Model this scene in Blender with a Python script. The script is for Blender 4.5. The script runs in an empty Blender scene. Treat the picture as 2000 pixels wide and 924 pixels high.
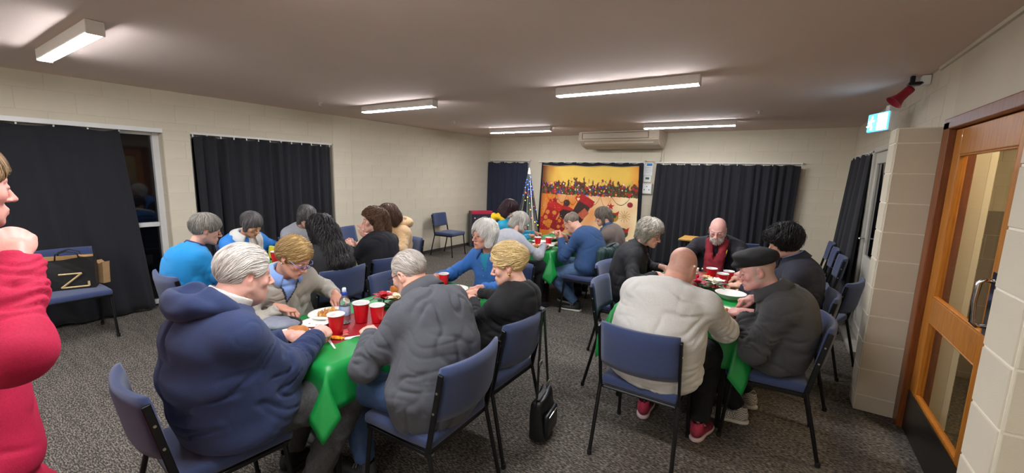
import bpy, bmesh, math, random
import numpy as np
from mathutils import Vector, Matrix

S = bpy.context.scene
COL = S.collection
random.seed(7)
RNG = np.random.default_rng(11)

# ------------------------------------------------------------------ camera, light level
CAM_H = 1.65
YAW, PITCH, ROLL = 0.573144870, 0.150711413, 0.0265429697
cam = bpy.data.cameras.new('camera')
cam.sensor_fit = 'HORIZONTAL'
cam.sensor_width = 36.0
cam.lens = 36.0 * 810.285756 / 2000.0
cam.clip_start, cam.clip_end = 0.05, 60
camo = bpy.data.objects.new('camera', cam)
COL.objects.link(camo)
_r = Vector((math.cos(YAW), math.sin(YAW), 0))
_f = Vector((-math.sin(YAW), math.cos(YAW), 0))
_u = Vector((0, 0, 1))
_f2 = _f * math.cos(PITCH) - _u * math.sin(PITCH)
_u2 = _u * math.cos(PITCH) + _f * math.sin(PITCH)
_r3 = _r * math.cos(ROLL) + _u2 * math.sin(ROLL)
_u3 = -_r * math.sin(ROLL) + _u2 * math.cos(ROLL)
_m = Matrix((_r3, _u3, -_f2)).transposed().to_4x4()
_m.translation = (0, 0, CAM_H)
camo.matrix_world = _m
S.camera = camo

w = bpy.data.worlds.new('night_world')
S.world = w
w.use_nodes = True
w.node_tree.nodes['Background'].inputs[0].default_value = (0.01, 0.012, 0.02, 1)
w.node_tree.nodes['Background'].inputs[1].default_value = 1.0
S.view_settings.view_transform = 'Standard'
S.view_settings.look = 'None'
S.view_settings.gamma = 1
S.view_settings.use_curve_mapping = False
S.view_settings.exposure = 0.44
LAMP = 112.0          # emission strength of the ceiling battens
CORRIDOR_LAMP = 60.0

# ------------------------------------------------------------------ materials
def srgb(c):
    c = [x / 255.0 for x in c]
    return tuple(x / 12.92 if x <= .04045 else ((x + .055) / 1.055) ** 2.4 for x in c) + (1.0,)

MATS = {}
def mat(name, rgb=(200, 200, 200), rough=.6, metal=0., noise=0., nscale=40., bump=0., bscale=200., col2=None, emis=None, estr=0.,
        attr=False, trans=0., sheen=0., coat=0., aniso=None, spec=.5, kind='noise', subs=0.):
    """procedural principled material; noise mixes rgb -> col2, bump gives fine relief"""
    if name in MATS: return MATS[name]
    m = bpy.data.materials.new(name); m.use_nodes = True
    nt = m.node_tree; N = nt.nodes; L = nt.links
    b = N['Principled BSDF']
    base = srgb(rgb)
    b.inputs['Base Color'].default_value = base
    b.inputs['Roughness'].default_value = rough
    b.inputs['Metallic'].default_value = metal
    b.inputs['Specular IOR Level'].default_value = spec
    if trans: b.inputs['Transmission Weight'].default_value = trans
    if sheen:
        b.inputs['Sheen Weight'].default_value = sheen; b.inputs['Sheen Roughness'].default_value = .5
    if coat: b.inputs['Coat Weight'].default_value = coat
    if subs:
        b.inputs['Subsurface Weight'].default_value = subs
        b.inputs['Subsurface Radius'].default_value = (.012, .005, .003)
    if emis:
        b.inputs['Emission Color'].default_value = srgb(emis); b.inputs['Emission Strength'].default_value = estr
    tc = N.new('ShaderNodeTexCoord')
    vec = tc.outputs['Object']
    if aniso:
        mp = N.new('ShaderNodeMapping'); mp.inputs['Scale'].default_value = aniso
        L.new(vec, mp.inputs[0]); vec = mp.outputs[0]
    src = None
    if attr:
        a = N.new('ShaderNodeVertexColor'); a.layer_name = 'col'; src = a.outputs[0]
        L.new(src, b.inputs['Base Color'])
    if noise or col2:
        t = N.new('ShaderNodeTexVoronoi' if kind == 'voronoi' else 'ShaderNodeTexNoise')
        t.inputs['Scale'].default_value = nscale
        if kind != 'voronoi': t.inputs['Detail'].default_value = 4
        L.new(vec, t.inputs['Vector'])
        r = N.new('ShaderNodeValToRGB'); r.color_ramp.elements[0].position = .35; r.color_ramp.elements[1].position = .65
        fac = t.outputs['Fac'] if kind != 'voronoi' else t.outputs['Distance']
        L.new(fac, r.inputs[0])
        mx = N.new('ShaderNodeMix'); mx.data_type = 'RGBA'
        if attr:
            mx.blend_type = 'MULTIPLY'; mx.inputs[0].default_value = 1
            r.color_ramp.elements[0].color = (1 - noise,) * 3 + (1,); r.color_ramp.elements[1].color = (1, 1, 1, 1)
            L.new(src, mx.inputs[6]); L.new(r.outputs[0], mx.inputs[7])
        else:
            c2 = srgb(col2) if col2 else tuple(min(1, x * (1 - noise)) for x in base[:3]) + (1,)
            mx.inputs[6].default_value = c2; mx.inputs[7].default_value = base
            L.new(r.outputs[0], mx.inputs[0])
        L.new(mx.outputs[2], b.inputs['Base Color'])
    if bump:
        t2 = N.new('ShaderNodeTexNoise'); t2.inputs['Scale'].default_value = bscale; t2.inputs['Detail'].default_value = 3
        L.new(vec, t2.inputs['Vector'])
        bp = N.new('ShaderNodeBump'); bp.inputs['Strength'].default_value = bump; bp.inputs['Distance'].default_value = .004
        L.new(t2.outputs['Fac'], bp.inputs['Height']); L.new(bp.outputs[0], b.inputs['Normal'])
    MATS[name] = m
    return m

# ------------------------------------------------------------------ objects and meshes
def tag(o, label=None, cat=None, group=None, kind=None):
    if label: o['label'] = label
    if cat: o['category'] = cat
    if group: o['group'] = group
    if kind: o['kind'] = kind
    return o

def empty(name, label, cat, loc=(0, 0, 0), rz=0., group=None):
    o = bpy.data.objects.new(name, None); COL.objects.link(o)
    o.empty_display_size = .05
    o.location = loc; o.rotation_euler = (0, 0, rz)
    return tag(o, label, cat, group)

def link(name, me, m=None, parent=None, loc=None, rot=None, smooth=False):
    o = bpy.data.objects.new(name, me); COL.objects.link(o)
    if m is not None and len(me.materials) == 0: me.materials.append(m)
    if parent is not None: o.parent = parent
    if loc is not None: o.location = loc
    if rot is not None: o.rotation_euler = rot
    if smooth: me.polygons.foreach_set('use_smooth', np.ones(len(me.polygons), bool))
    return o

def bm_obj(name, bm, m=None, parent=None, loc=None, rot=None, smooth=False):
    me = bpy.data.meshes.new(name)
    bm.normal_update(); bm.to_mesh(me); bm.free()
    return link(name, me, m, parent, loc, rot, smooth)

def np_mesh(name, verts, faces, smooth=True, col=None):
    """faces: (N,4) int array, -1 in the last column for triangles"""
    verts = np.asarray(verts, np.float32); faces = np.asarray(faces, np.int32)
    if faces.ndim == 1: faces = faces.reshape(-1, 4)
    me = bpy.data.meshes.new(name)
    if faces.shape[1] == 3: faces = np.concatenate([faces, -np.ones((len(faces), 1), np.int32)], 1)
    quad = faces[:, 3] >= 0
    tot = np.where(quad, 4, 3).astype(np.int32)
    loops = faces[faces >= 0] if not quad.all() else faces.reshape(-1)
    start = np.concatenate([[0], np.cumsum(tot)[:-1]]).astype(np.int32)
    me.vertices.add(len(verts)); me.vertices.foreach_set('co', verts.reshape(-1))
    me.loops.add(len(loops)); me.loops.foreach_set('vertex_index', loops.astype(np.int32))
    me.polygons.add(len(faces)); me.polygons.foreach_set('loop_start', start); me.polygons.foreach_set('loop_total', tot)
    me.update(calc_edges=True)
    me.polygons.foreach_set('use_smooth', np.full(len(faces), bool(smooth)))
    if col is not None:
        a = me.color_attributes.new('col', 'FLOAT_COLOR', 'POINT')
        c = np.ones((len(verts), 4), np.float32); c[:, :3] = col
        a.data.foreach_set('color', c.reshape(-1))
    return me

def add_box(bm, c, s, rot=None, bevel=0.0, seg=1):
    r = bmesh.ops.create_cube(bm, size=1)
    vs = r['verts']
    for v in vs: v.co = Vector((v.co.x * s[0], v.co.y * s[1], v.co.z * s[2]))
    if bevel:
        es = list({e for v in vs for e in v.link_edges})
        rr = bmesh.ops.bevel(bm, geom=es, offset=bevel, segments=seg, profile=.5, affect='EDGES')
        vs = list({v for f in rr['faces'] for v in f.verts} | {v for v in vs if v.is_valid})
    M = Matrix.Translation(c)
    if rot is not None: M = M @ rot.to_4x4()
    for v in vs: v.co = M @ v.co
    return vs

def add_bar(bm, a, b, r, seg=8, r2=None, cap=True):
    a = Vector(a); b = Vector(b); d = b - a
    q = Vector((0, 0, 1)).rotation_difference(d.normalized())
    M = Matrix.Translation((a + b) / 2) @ q.to_matrix().to_4x4()
    bmesh.ops.create_cone(bm, cap_ends=cap, segments=seg, radius1=r, radius2=r if r2 is None else r2, depth=d.length, matrix=M)

def add_path(bm, pts, r, seg=6):
    """round tube along a polyline with mitred joints"""
    pts = [Vector(p) for p in pts]; rings = []
    n = len(pts); rr = r if isinstance(r, (list, tuple)) else [r] * n
    up = None
    for i, p in enumerate(pts):
        t = (pts[min(i + 1, n - 1)] - pts[max(i - 1, 0)]).normalized()
        if up is None:
            up = t.orthogonal().normalized()
        else:
            up = (up - t * up.dot(t)).normalized()
        sd = t.cross(up)
        rings.append([bm.verts.new(p + (up * math.cos(2 * math.pi * k / seg) + sd * math.sin(2 * math.pi * k / seg)) * rr[i]) for k in range(seg)])
    for i in range(n - 1):
        for k in range(seg):
            bm.faces.new((rings[i][k], rings[i][(k + 1) % seg], rings[i + 1][(k + 1) % seg], rings[i + 1][k]))
    bm.faces.new(list(reversed(rings[0]))); bm.faces.new(rings[-1])

def add_lathe(bm, prof, seg=20, center=(0, 0, 0), close=False):
    cx, cy, cz = center; rings = []
    for r, z in prof:
        if r < 1e-5: rings.append([bm.verts.new((cx, cy, cz + z))])
        else: rings.append([bm.verts.new((cx + r * math.cos(2 * math.pi * k / seg), cy + r * math.sin(2 * math.pi * k / seg), cz + z)) for k in range(seg)])
    for A, B in zip(rings[:-1], rings[1:]):
        for k in range(seg):
            k2 = (k + 1) % seg
            if len(A) == 1 and len(B) == 1: continue
            if len(A) == 1: bm.faces.new((A[0], B[k2], B[k]))
            elif len(B) == 1: bm.faces.new((A[k], A[k2], B[0]))
            else: bm.faces.new((A[k], A[k2], B[k2], B[k]))

def add_prism(bm, outline, y0, y1, plane='xz'):
    """extrude a 2D outline; plane xz extrudes along y, xy along z, yz along x"""
    def P(a, b, t):
        return {'xz': (a, t, b), 'xy': (a, b, t), 'yz': (t, a, b)}[plane]
    A = [bm.verts.new(P(a, b, y0)) for a, b in outline]; B = [bm.verts.new(P(a, b, y1)) for a, b in outline]
    n = len(A)
    try:
        bm.faces.new(A); bm.faces.new(list(reversed(B)))
    except ValueError: pass
    for i in range(n): bm.faces.new((A[i], B[i], B[(i + 1) % n], A[(i + 1) % n]))
    bmesh.ops.recalc_face_normals(bm, faces=bm.faces)

def add_sphere(bm, c, r, u=10, v=7, sc=(1, 1, 1)):
    M = Matrix.Translation(c) @ Matrix.Diagonal((r * sc[0], r * sc[1], r * sc[2], 1))
    bmesh.ops.create_uvsphere(bm, u_segments=u, v_segments=v, radius=1, matrix=M)

def copy_tree(o, parent=None):
    c = o.copy(); COL.objects.link(c)
    if parent is not None: c.parent = parent
    for ch in list(o.children): copy_tree(ch, c)
    return c

# ------------------------------------------------------------------ vector noise
_perm = np.random.default_rng(5).permutation(256).astype(np.int64)
_perm = np.concatenate([_perm, _perm, _perm])
_grad = np.random.default_rng(6).normal(size=(256, 3)); _grad /= np.linalg.norm(_grad, axis=1)[:, None]
def pnoise(p):
    p = np.asarray(p, float); i = np.floor(p).astype(np.int64); f = p - i; i &= 255
    u = f * f * f * (f * (f * 6 - 15) + 10)
    out = 0
    for dx in (0, 1):
        wx = u[:, 0] if dx else 1 - u[:, 0]
        for dy in (0, 1):
            wy = u[:, 1] if dy else 1 - u[:, 1]
            for dz in (0, 1):
                wz = u[:, 2] if dz else 1 - u[:, 2]
                h = _perm[_perm[_perm[(i[:, 0] + dx) & 255] + ((i[:, 1] + dy) & 255)] + ((i[:, 2] + dz) & 255)]
                g = _grad[h]
                out = out + wx * wy * wz * (g[:, 0] * (f[:, 0] - dx) + g[:, 1] * (f[:, 1] - dy) + g[:, 2] * (f[:, 2] - dz))
    return out * 1.5
# ------------------------------------------------------------------ the room
XL, XR, YF, YB, ZC = -5.94, 0.85, 8.15, -2.2, 2.47
LINT = 2.03
M_block = mat('painted_block', (212, 202, 180), .75, noise=.05, nscale=3, bump=.25, bscale=260)
M_mortar = mat('painted_joint', (212, 202, 181), .8, bump=.2, bscale=150)
M_beam = mat('painted_beam', (208, 198, 178), .75, noise=.05, nscale=2, bump=.15, bscale=120)
M_ceil = mat('ceiling_paint', (218, 198, 186), .85, noise=.03, nscale=1.5, bump=.15, bscale=90)
M_white = mat('white_gloss_paint', (225, 224, 220), .35, noise=.04, nscale=8)
M_black = mat('black_steel', (16, 16, 18), .4, metal=.2, noise=.2, nscale=30)
M_navy = mat('navy_upholstery', (52, 66, 106), .9, col2=(44, 57, 94), noise=.2, nscale=320, bump=.5, bscale=900, sheen=.25)

def carpet_mat():
    m = bpy.data.materials.new('charcoal_carpet'); m.use_nodes = True
    N = m.node_tree.nodes; L = m.node_tree.links; b = N['Principled BSDF']
    tc = N.new('ShaderNodeTexCoord')
    def nz(scale, sc, det=3, rough=.6):
        mp = N.new('ShaderNodeMapping'); mp.inputs['Scale'].default_value = sc
        mp.inputs['Rotation'].default_value = (0, 0, .04)
        L.new(tc.outputs['Object'], mp.inputs[0])
        t = N.new('ShaderNodeTexNoise'); t.inputs['Scale'].default_value = scale; t.inputs['Detail'].default_value = det
        t.inputs['Roughness'].default_value = rough
        L.new(mp.outputs[0], t.inputs['Vector']); return t.outputs['Fac']
    dash = nz(1, (46, 150, 1), 2, .5)
    bands = nz(1, (2.5, 24, 1), 2)
    fine = nz(1, (300, 300, 300), 2)
    a = N.new('ShaderNodeMath'); a.operation = 'MULTIPLY_ADD'; L.new(bands, a.inputs[0]); a.inputs[1].default_value = .16; L.new(dash, a.inputs[2])
    r = N.new('ShaderNodeValToRGB'); e = r.color_ramp.elements
    e[0].position = .50; e[0].color = srgb((66, 62, 58)); e[1].position = .74; e[1].color = srgb((150, 141, 129))
    x = r.color_ramp.elements.new(.58); x.color = srgb((98, 92, 86))
    L.new(a.outputs[0], r.inputs[0])
    mx = N.new('ShaderNodeMix'); mx.data_type = 'RGBA'; mx.blend_type = 'MULTIPLY'; mx.inputs[0].default_value = .55
    rf = N.new('ShaderNodeValToRGB'); rf.color_ramp.elements[0].position = .3; rf.color_ramp.elements[1].position = .7
    rf.color_ramp.elements[0].color = (.35, .35, .35, 1)
    L.new(fine, rf.inputs[0]); L.new(r.outputs[0], mx.inputs[6]); L.new(rf.outputs[0], mx.inputs[7])
    L.new(mx.outputs[2], b.inputs['Base Color'])
    b.inputs['Roughness'].default_value = .95; b.inputs['Specular IOR Level'].default_value = .2
    bp = N.new('ShaderNodeBump'); bp.inputs['Strength'].default_value = .8; bp.inputs['Distance'].default_value = .006
    L.new(a.outputs[0], bp.inputs['Height']); L.new(bp.outputs[0], b.inputs['Normal'])
    return m
M_carpet = carpet_mat()

def slab(name, lo, hi, m, parent=None, kind='structure', bevel=0):
    bm = bmesh.new()
    c = [(a + b) / 2 for a, b in zip(lo, hi)]; s = [b - a for a, b in zip(lo, hi)]
    add_box(bm, (0, 0, 0), s, bevel=bevel)
    o = bm_obj(name, bm, m, parent, c)
    if parent is None and kind: o['kind'] = kind
    return o

floor = slab('floor', (XL - .5, YB - .2, -.1), (3.2, YF + .2, 0), M_carpet)
ceiling = slab('ceiling', (XL - .5, YB - .2, ZC), (3.2, YF + .2, ZC + .1), M_ceil)

M_joint = mat('pale_joint', (232, 226, 208), .8, bump=.2, bscale=150)
BLK = {}
def block_mesh(lw, lh, d):
    """a block standing proud of the joint plane: bevelled front face, outward = -y of its own frame"""
    k = (round(lw, 3), round(lh, 3), round(d, 3))
    if k in BLK: return BLK[k]
    b = .0018
    hw, hh = lw / 2, lh / 2
    v = [(-hw, 0, -hh), (hw, 0, -hh), (hw, 0, hh), (-hw, 0, hh)]
    v += [(-hw + .001, -d + b * .6, -hh + .001), (hw - .001, -d + b * .6, -hh + .001), (hw - .001, -d + b * .6, hh - .001), (-hw + .001, -d + b * .6, hh - .001)]
    v += [(-hw + b, -d, -hh + b), (hw - b, -d, -hh + b), (hw - b, -d, hh - b), (-hw + b, -d, hh - b)]
    f = []
    for o in (0, 4):
        for i in range(4): f.append((o + i, o + (i + 1) % 4, o + 4 + (i + 1) % 4, o + 4 + i))
    f.append((8, 9, 10, 11))
    me = bpy.data.meshes.new('block'); me.from_pydata(v, [], f); me.update()
    me.materials.append(M_block)
    BLK[k] = me
    return me

def lay_blocks(parent, origin, ang, length, z0, z1, phase=.118, holes=(), depth=.0025, joint=.003, first=0, bond=True):
    """running bond 400 x 200 blocks on a wall plane. origin: start of the wall line at floor; ang: direction of +u; outward normal = u rotated -90 deg"""
    ux, uy = math.cos(ang), math.sin(ang)
    z = phase - .2; row = first
    while z < z1 - .01:
        a, b = max(z, z0), min(z + .2, z1)
        row += 1
        if b - a > .02:
            off = 0 if (row % 2 or not bond) else .2
            u = -off
            while u < length - .01:
                spans = [(max(u, 0), min(u + .4, length))]
                for (h0, h1, k0, k1) in holes:
                    if min(b, k1) - max(a, k0) > .02:
                        ns = []
                        for s, e in spans:
                            if h1 <= s or h0 >= e: ns.append((s, e)); continue
                            if s < h0: ns.append((s, h0))
                            if e > h1: ns.append((h1, e))
                        spans = ns
                for s, e in spans:
                    if e - s > .03:
                        me = block_mesh(e - s - joint, b - a - joint, depth)
                        o = bpy.data.objects.new('block', me); COL.objects.link(o); o.parent = parent
                        uc = (s + e) / 2
                        o.location = (origin[0] + ux * uc - parent.location.x, origin[1] + uy * uc - parent.location.y, (a + b) / 2 - parent.location.z)
                        o.rotation_euler = (0, 0, ang)
                u += .4
        z += .2

# far wall (outward normal -Y: u along +X)
wall_far = slab('wall_far', (XL - .3, YF, 0), (XR + .2, YF + .2, ZC), M_mortar)
lay_blocks(wall_far, (XL, YF), 0, XR - XL, 0, ZC)

# left wall: beam over the windows, piers, and the solid far stretch (outward normal +X: u along +Y)
W1 = (-1.2, 1.86); W2 = (2.12, 3.98)
wall_left = slab('wall_left', (XL - .3, 4.0, 0), (XL, YF, ZC), M_mortar)
lay_blocks(wall_left, (XL, 4.32), math.pi / 2, YF - 4.32, 0, ZC)
wall_left_beam = slab('wall_left_beam', (XL - .3, YB, LINT), (XL - .004, 4.0, ZC), M_mortar)
lay_blocks(wall_left_beam, (XL - .004, YB), math.pi / 2, 4.0 - YB, LINT, ZC)
for nm, y0, y1 in (('wall_left_pier', 1.86, 2.12), ('wall_left_post', 3.98, 4.30)):
    p = slab(nm, (XL - .3, y0, 0), (XL + .03, y1, LINT), M_mortar)
    lay_blocks(p, (XL + .03, y0), math.pi / 2, y1 - y0, 0, LINT)
    lay_blocks(p, (XL - .25, y0), 0, .27, 0, LINT)
p = slab('wall_left_end', (XL - .3, YB, 0), (XL, W1[0], LINT), M_mortar)
lay_blocks(p, (XL, YB), math.pi / 2, W1[0] - YB, 0, LINT)
M_glass_night = mat('night_window_glass', (10, 11, 15), .04, spec=.6)
def window(name, y0, y1, rails):
    x = XL - .14
    bm = bmesh.new()
    t = .06
    for (a, b) in ((y0, y0 + t), (y1 - t, y1)): add_box(bm, (x, (a + b) / 2, LINT / 2), (.08, b - a, LINT - .002), bevel=.004)
    for (a, b) in ((0.02, .07), (LINT - .06, LINT - .001)): add_box(bm, (x, (y0 + y1) / 2, (a + b) / 2), (.075, y1 - y0 - 2 * t - .002, b - a), bevel=.004)
    o = bm_obj(name, bm, M_white); o['kind'] = 'structure'
    for z in rails:
        b2 = bmesh.new(); add_box(b2, (x, (y0 + y1) / 2, z), (.07, y1 - y0 - 2 * t - .004, .05), bevel=.004); bm_obj('window_rail', b2, M_white, o)
    nm = 2
    for i in range(1, nm):
        yy = y0 + (y1 - y0) * i / nm
        b2 = bmesh.new(); add_box(b2, (x, yy, LINT / 2 + .01), (.06, .05, LINT - .14), bevel=.004); bm_obj('window_mullion', b2, M_white, o)
    b2 = bmesh.new(); add_box(b2, (x - .02, (y0 + y1) / 2, LINT / 2), (.006, y1 - y0 - .1, LINT - .1)); bm_obj('glass', b2, M_glass_night, o)
    return o
window('window_1', W1[0], W1[1], (.96,))
window('window_2', W2[0], W2[1], (.96,))
slab('wall_left_outer', (XL - .5, YB, 0), (XL - .42, 4.2, ZC), mat('outer_dark', (12, 12, 14), .9, noise=.2))
slab('trim_window_1', (XL - .006, -1.2, 2.0), (XL + .03, 1.86, 2.045), M_white)

# right wall with its stubs and two doors
wall_right = slab('wall_right', (XR, 3.78, 0), (XR + .2, YF, ZC), M_mortar)
lay_blocks(wall_right, (XR, YF), -math.pi / 2, YF - 6.02, 0, ZC)
lay_blocks(wall_right, (XR, 6.02), -math.pi / 2, 1.0, LINT, ZC)
lay_blocks(wall_right, (XR, 5.02), -math.pi / 2, 1.02, 0, ZC, holes=((.98, 1.3, 0, 2.02),))
wall_right_beam = slab('wall_right_beam', (XR, -2.2, LINT + .01), (XR + .2, 3.78, ZC), M_beam)
wall_right_near = slab('wall_right_near', (XR, -2.2, 0), (XR + .2, 2.55, LINT + .01), M_mortar)
stub = slab('wall_right_stub', (.600, 3.785, 0), (XR + .002, 3.99, 2.018), M_joint)
lay_blocks(stub, (.6, 3.785), 0, XR - .6, 0, 2.016, depth=.005, joint=.009, bond=False)
lay_blocks(stub, (.6, 3.99), -math.pi / 2, .205, 0, 2.016, depth=.005, joint=.009, bond=False)
stub2 = slab('wall_right_corner', (.625, 1.78, 0), (XR + .002, 2.0, ZC), M_joint)
lay_blocks(stub2, (.625, 1.78), 0, XR - .625, 0, ZC, depth=.005, joint=.009)
lay_blocks(stub2, (.625, 2.0), -math.pi / 2, .22, 0, ZC, depth=.005, joint=.009, bond=False)
wall_back = slab('wall_back', (XL - .3, YB - .2, 0), (XR + .2, YB, ZC), M_block)
slab('trim_ceiling', (XR - .014, 4.3, ZC - .022), (XR, -.5, ZC), M_beam) if False else None
slab('trim_right', (XR - .018, 1.0, ZC - .024), (XR - .001, 4.2, ZC - .001), M_beam)
slab('baseboard_left', (XL + .008, 4.3, 0), (XL + .02, YF, .06), mat('dark_skirting', (70, 64, 60), .6, noise=.1))
slab('baseboard_far', (XL + .02, YF - .02, 0), (XR, YF - .008, .06), MATS['dark_skirting'])

# timber door with its frame, glass and pull handle (to the right of the stub)
M_wood = mat('varnished_timber', (198, 128, 46), .38, col2=(176, 106, 34), nscale=6, aniso=(14, 14, 1.2), bump=.08, bscale=60, coat=.2)
M_wood_dk = mat('stained_door_frame', (138, 76, 32), .4, col2=(116, 60, 24), nscale=6, aniso=(14, 14, 1.2), bump=.08, bscale=60, coat=.15)
M_pane = None
def pane_mat():
    m = bpy.data.materials.new('clear_pane'); m.use_nodes = True
    N = m.node_tree.nodes; L = m.node_tree.links
    for n in list(N):
        if n.type != 'OUTPUT_MATERIAL': N.remove(n)
    out = [n for n in N if n.type == 'OUTPUT_MATERIAL'][0]
    t = N.new('ShaderNodeBsdfTransparent'); t.inputs[0].default_value = (.93, .95, .94, 1)
    g = N.new('ShaderNodeBsdfGlossy'); g.inputs['Roughness'].default_value = .03
    mx = N.new('ShaderNodeMixShader'); mx.inputs[0].default_value = .07
    L.new(t.outputs[0], mx.inputs[1]); L.new(g.outputs[0], mx.inputs[2]); L.new(mx.outputs[0], out.inputs[0])
    return m
M_pane = pane_mat()
M_chrome = mat('chrome', (200, 200, 200), .12, metal=1., noise=.05)
M_kick = mat('dark_kick_plate', (34, 30, 28), .35, noise=.2, nscale=5)
DY0, DY1 = 2.625, 3.66          # door leaf
dx = .872
bm = bmesh.new()
fx0, fx1 = .815, .96
for a, b in ((DY1 + .008, 3.778), (DY0 - .075, DY0 - .008)): add_box(bm, ((fx0 + fx1) / 2, (a + b) / 2, 1.02), (fx1 - fx0, b - a, 2.04), bevel=.006, seg=2)
add_box(bm, ((fx0 + fx1) / 2, (DY0 + DY1) / 2 + .02, 2.025), (fx1 - fx0, DY1 - DY0 + .20, .07), bevel=.006, seg=2)
add_box(bm, (fx1 - .02, (DY0 + DY1) / 2, 1.98), (.03, DY1 - DY0 + .02, .03))
door_frame = bm_obj('trim_door_frame', bm, M_wood_dk); door_frame['kind'] = 'structure'
door = empty('door_1', None, None, (dx, (DY0 + DY1) / 2, 0)); door['kind'] = 'structure'
hy = (DY1 - DY0) / 2
def dpart(name, y0, y1, z0, z1, th=.042, m=M_wood, bev=.006):
    bm = bmesh.new(); add_box(bm, (0, (y0 + y1) / 2, (z0 + z1) / 2), (th, y1 - y0, z1 - z0), bevel=bev, seg=2)
    return bm_obj(name, bm, m, door)
dpart('stile', hy - .115, hy, .01, 1.985); dpart('stile', -hy, -hy + .165, .01, 1.985)
dpart('top_rail', -hy + .166, hy - .116, 1.83, 1.985); dpart('middle_rail', -hy + .166, hy - .116, .80, .955); dpart('bottom_rail', -hy + .166, hy - .116, .01, .295, .038)
for z0, z1 in ((.295, .80), (.955, 1.83)):
    bm = bmesh.new()
    t = .010
    for (a, b, c, d) in ((-hy + .165, -hy + .175, z0, z1), (hy - .125, hy - .115, z0, z1), (-hy + .175, hy - .125, z0, z0 + t), (-hy + .175, hy - .125, z1 - t, z1)):
        add_box(bm, (-.008, (a + b) / 2, (c + d) / 2), (.024, b - a, d - c), bevel=.003)
    bm_obj('glazing_bead', bm, M_wood, door)
    bm = bmesh.new(); add_box(bm, (0, .025, (z0 + z1) / 2), (.005, 2 * hy - .285, z1 - z0 - .01)); bm_obj('glass', bm, M_pane, door)
bm = bmesh.new(); add_box(bm, (-.026, 0, .15), (.006, 2 * hy - .01, .275), bevel=.002); bm_obj('kick_plate', bm, M_kick, door)
bm = bmesh.new()
add_path(bm, [(-.02, -hy + .115, 1.22), (-.055, -hy + .115, 1.225), (-.070, -hy + .1155, 1.21), (-.073, -hy + .125, 1.12), (-.070, -hy + .1155, 1.02), (-.055, -hy + .115, 1.005), (-.02, -hy + .115, 1.01)], .011, 10)
bm_obj('pull_handle', bm, M_chrome, door, smooth=True)
bm = bmesh.new(); add_box(bm, (-.024, -hy + .115, 1.115), (.004, .05, .30), bevel=.002); bm_obj('handle_plate', bm, M_chrome, door)

# corridor behind the timber door
wall_corridor = slab('wall_corridor', (2.3, 1.4, 0), (2.45, 6.4, ZC), M_mortar)
lay_blocks(wall_corridor, (2.3, 6.4), -math.pi / 2, 3.6, 0, ZC)
M_shadow_block = mat('shadow_toned_block', (138, 126, 112), .75, noise=.06, nscale=3, bump=.25, bscale=260)  # shadow on the lower corridor end wall, put into the block colour
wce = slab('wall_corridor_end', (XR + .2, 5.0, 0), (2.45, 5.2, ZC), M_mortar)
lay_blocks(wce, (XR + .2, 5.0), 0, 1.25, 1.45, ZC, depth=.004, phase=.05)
n0 = len(wce.children)
_keep = dict(BLK); BLK.clear(); _mb = M_block; M_block = M_shadow_block
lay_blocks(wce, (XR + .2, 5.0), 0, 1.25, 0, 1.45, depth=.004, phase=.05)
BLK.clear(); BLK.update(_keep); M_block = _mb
wcs = slab('wall_corridor_side', (XR + .201, 3.78, 0), (XR + .23, 5.0, ZC), M_joint)
lay_blocks(wcs, (XR + .23, 3.78), math.pi / 2, 1.22, 0, ZC, depth=.004, joint=.007)
slab('wall_corridor_near', (XR + .2, 1.3, 0), (2.45, 1.4, ZC), M_block)
# white glazed exit door in the right wall
M_cream = mat('cream_door_paint', (206, 202, 190), .4, noise=.05, nscale=6)
bm = bmesh.new()
for a, b in ((5.02, 5.10), (5.94, 6.02)): add_box(bm, (.815, (a + b) / 2, 1.0), (.07, b - a, 2.0), bevel=.005)
add_box(bm, (.815, 5.52, 2.0), (.07, 1.0, .06), bevel=.005)
ef = bm_obj('trim_exit_frame', bm, M_cream); ef['kind'] = 'structure'
door = empty('door_2', None, None, (.822, 5.52, 0)); door['kind'] = 'structure'
hy2 = .415
def epart(name, y0, y1, z0, z1, th=.04, m=None):
    bm = bmesh.new(); add_box(bm, (0, (y0 + y1) / 2, (z0 + z1) / 2), (th, y1 - y0, z1 - z0), bevel=.004)
    return bm_obj(name, bm, m or M_cream, door)
epart('stile', -hy2, -hy2 + .11, .01, 1.965); epart('stile', hy2 - .11, hy2, .01, 1.965)
epart('rail', -hy2 + .11, hy2 - .11, 1.85, 1.965); epart('rail', -hy2 + .11, hy2 - .11, .78, .88); epart('rail', -hy2 + .11, hy2 - .11, .01, .14)
epart('glass', -hy2 + .11, hy2 - .11, .88, 1.85, .006, M_glass_night); epart('panel', -hy2 + .11, hy2 - .11, .14, .78, .015)
bm = bmesh.new(); add_path(bm, [(-.02, .35, 1.05), (-.07, .35, 1.05), (-.075, .33, 1.05), (-.075, .25, 1.05)], .009, 8); bm_obj('lever_handle', bm, M_chrome, door, smooth=True)
slab('trim_exit_threshold', (.70, 5.0, 0), (.85, 6.04, .035), mat('concrete_sill', (150, 144, 134), .8, noise=.15))

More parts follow.
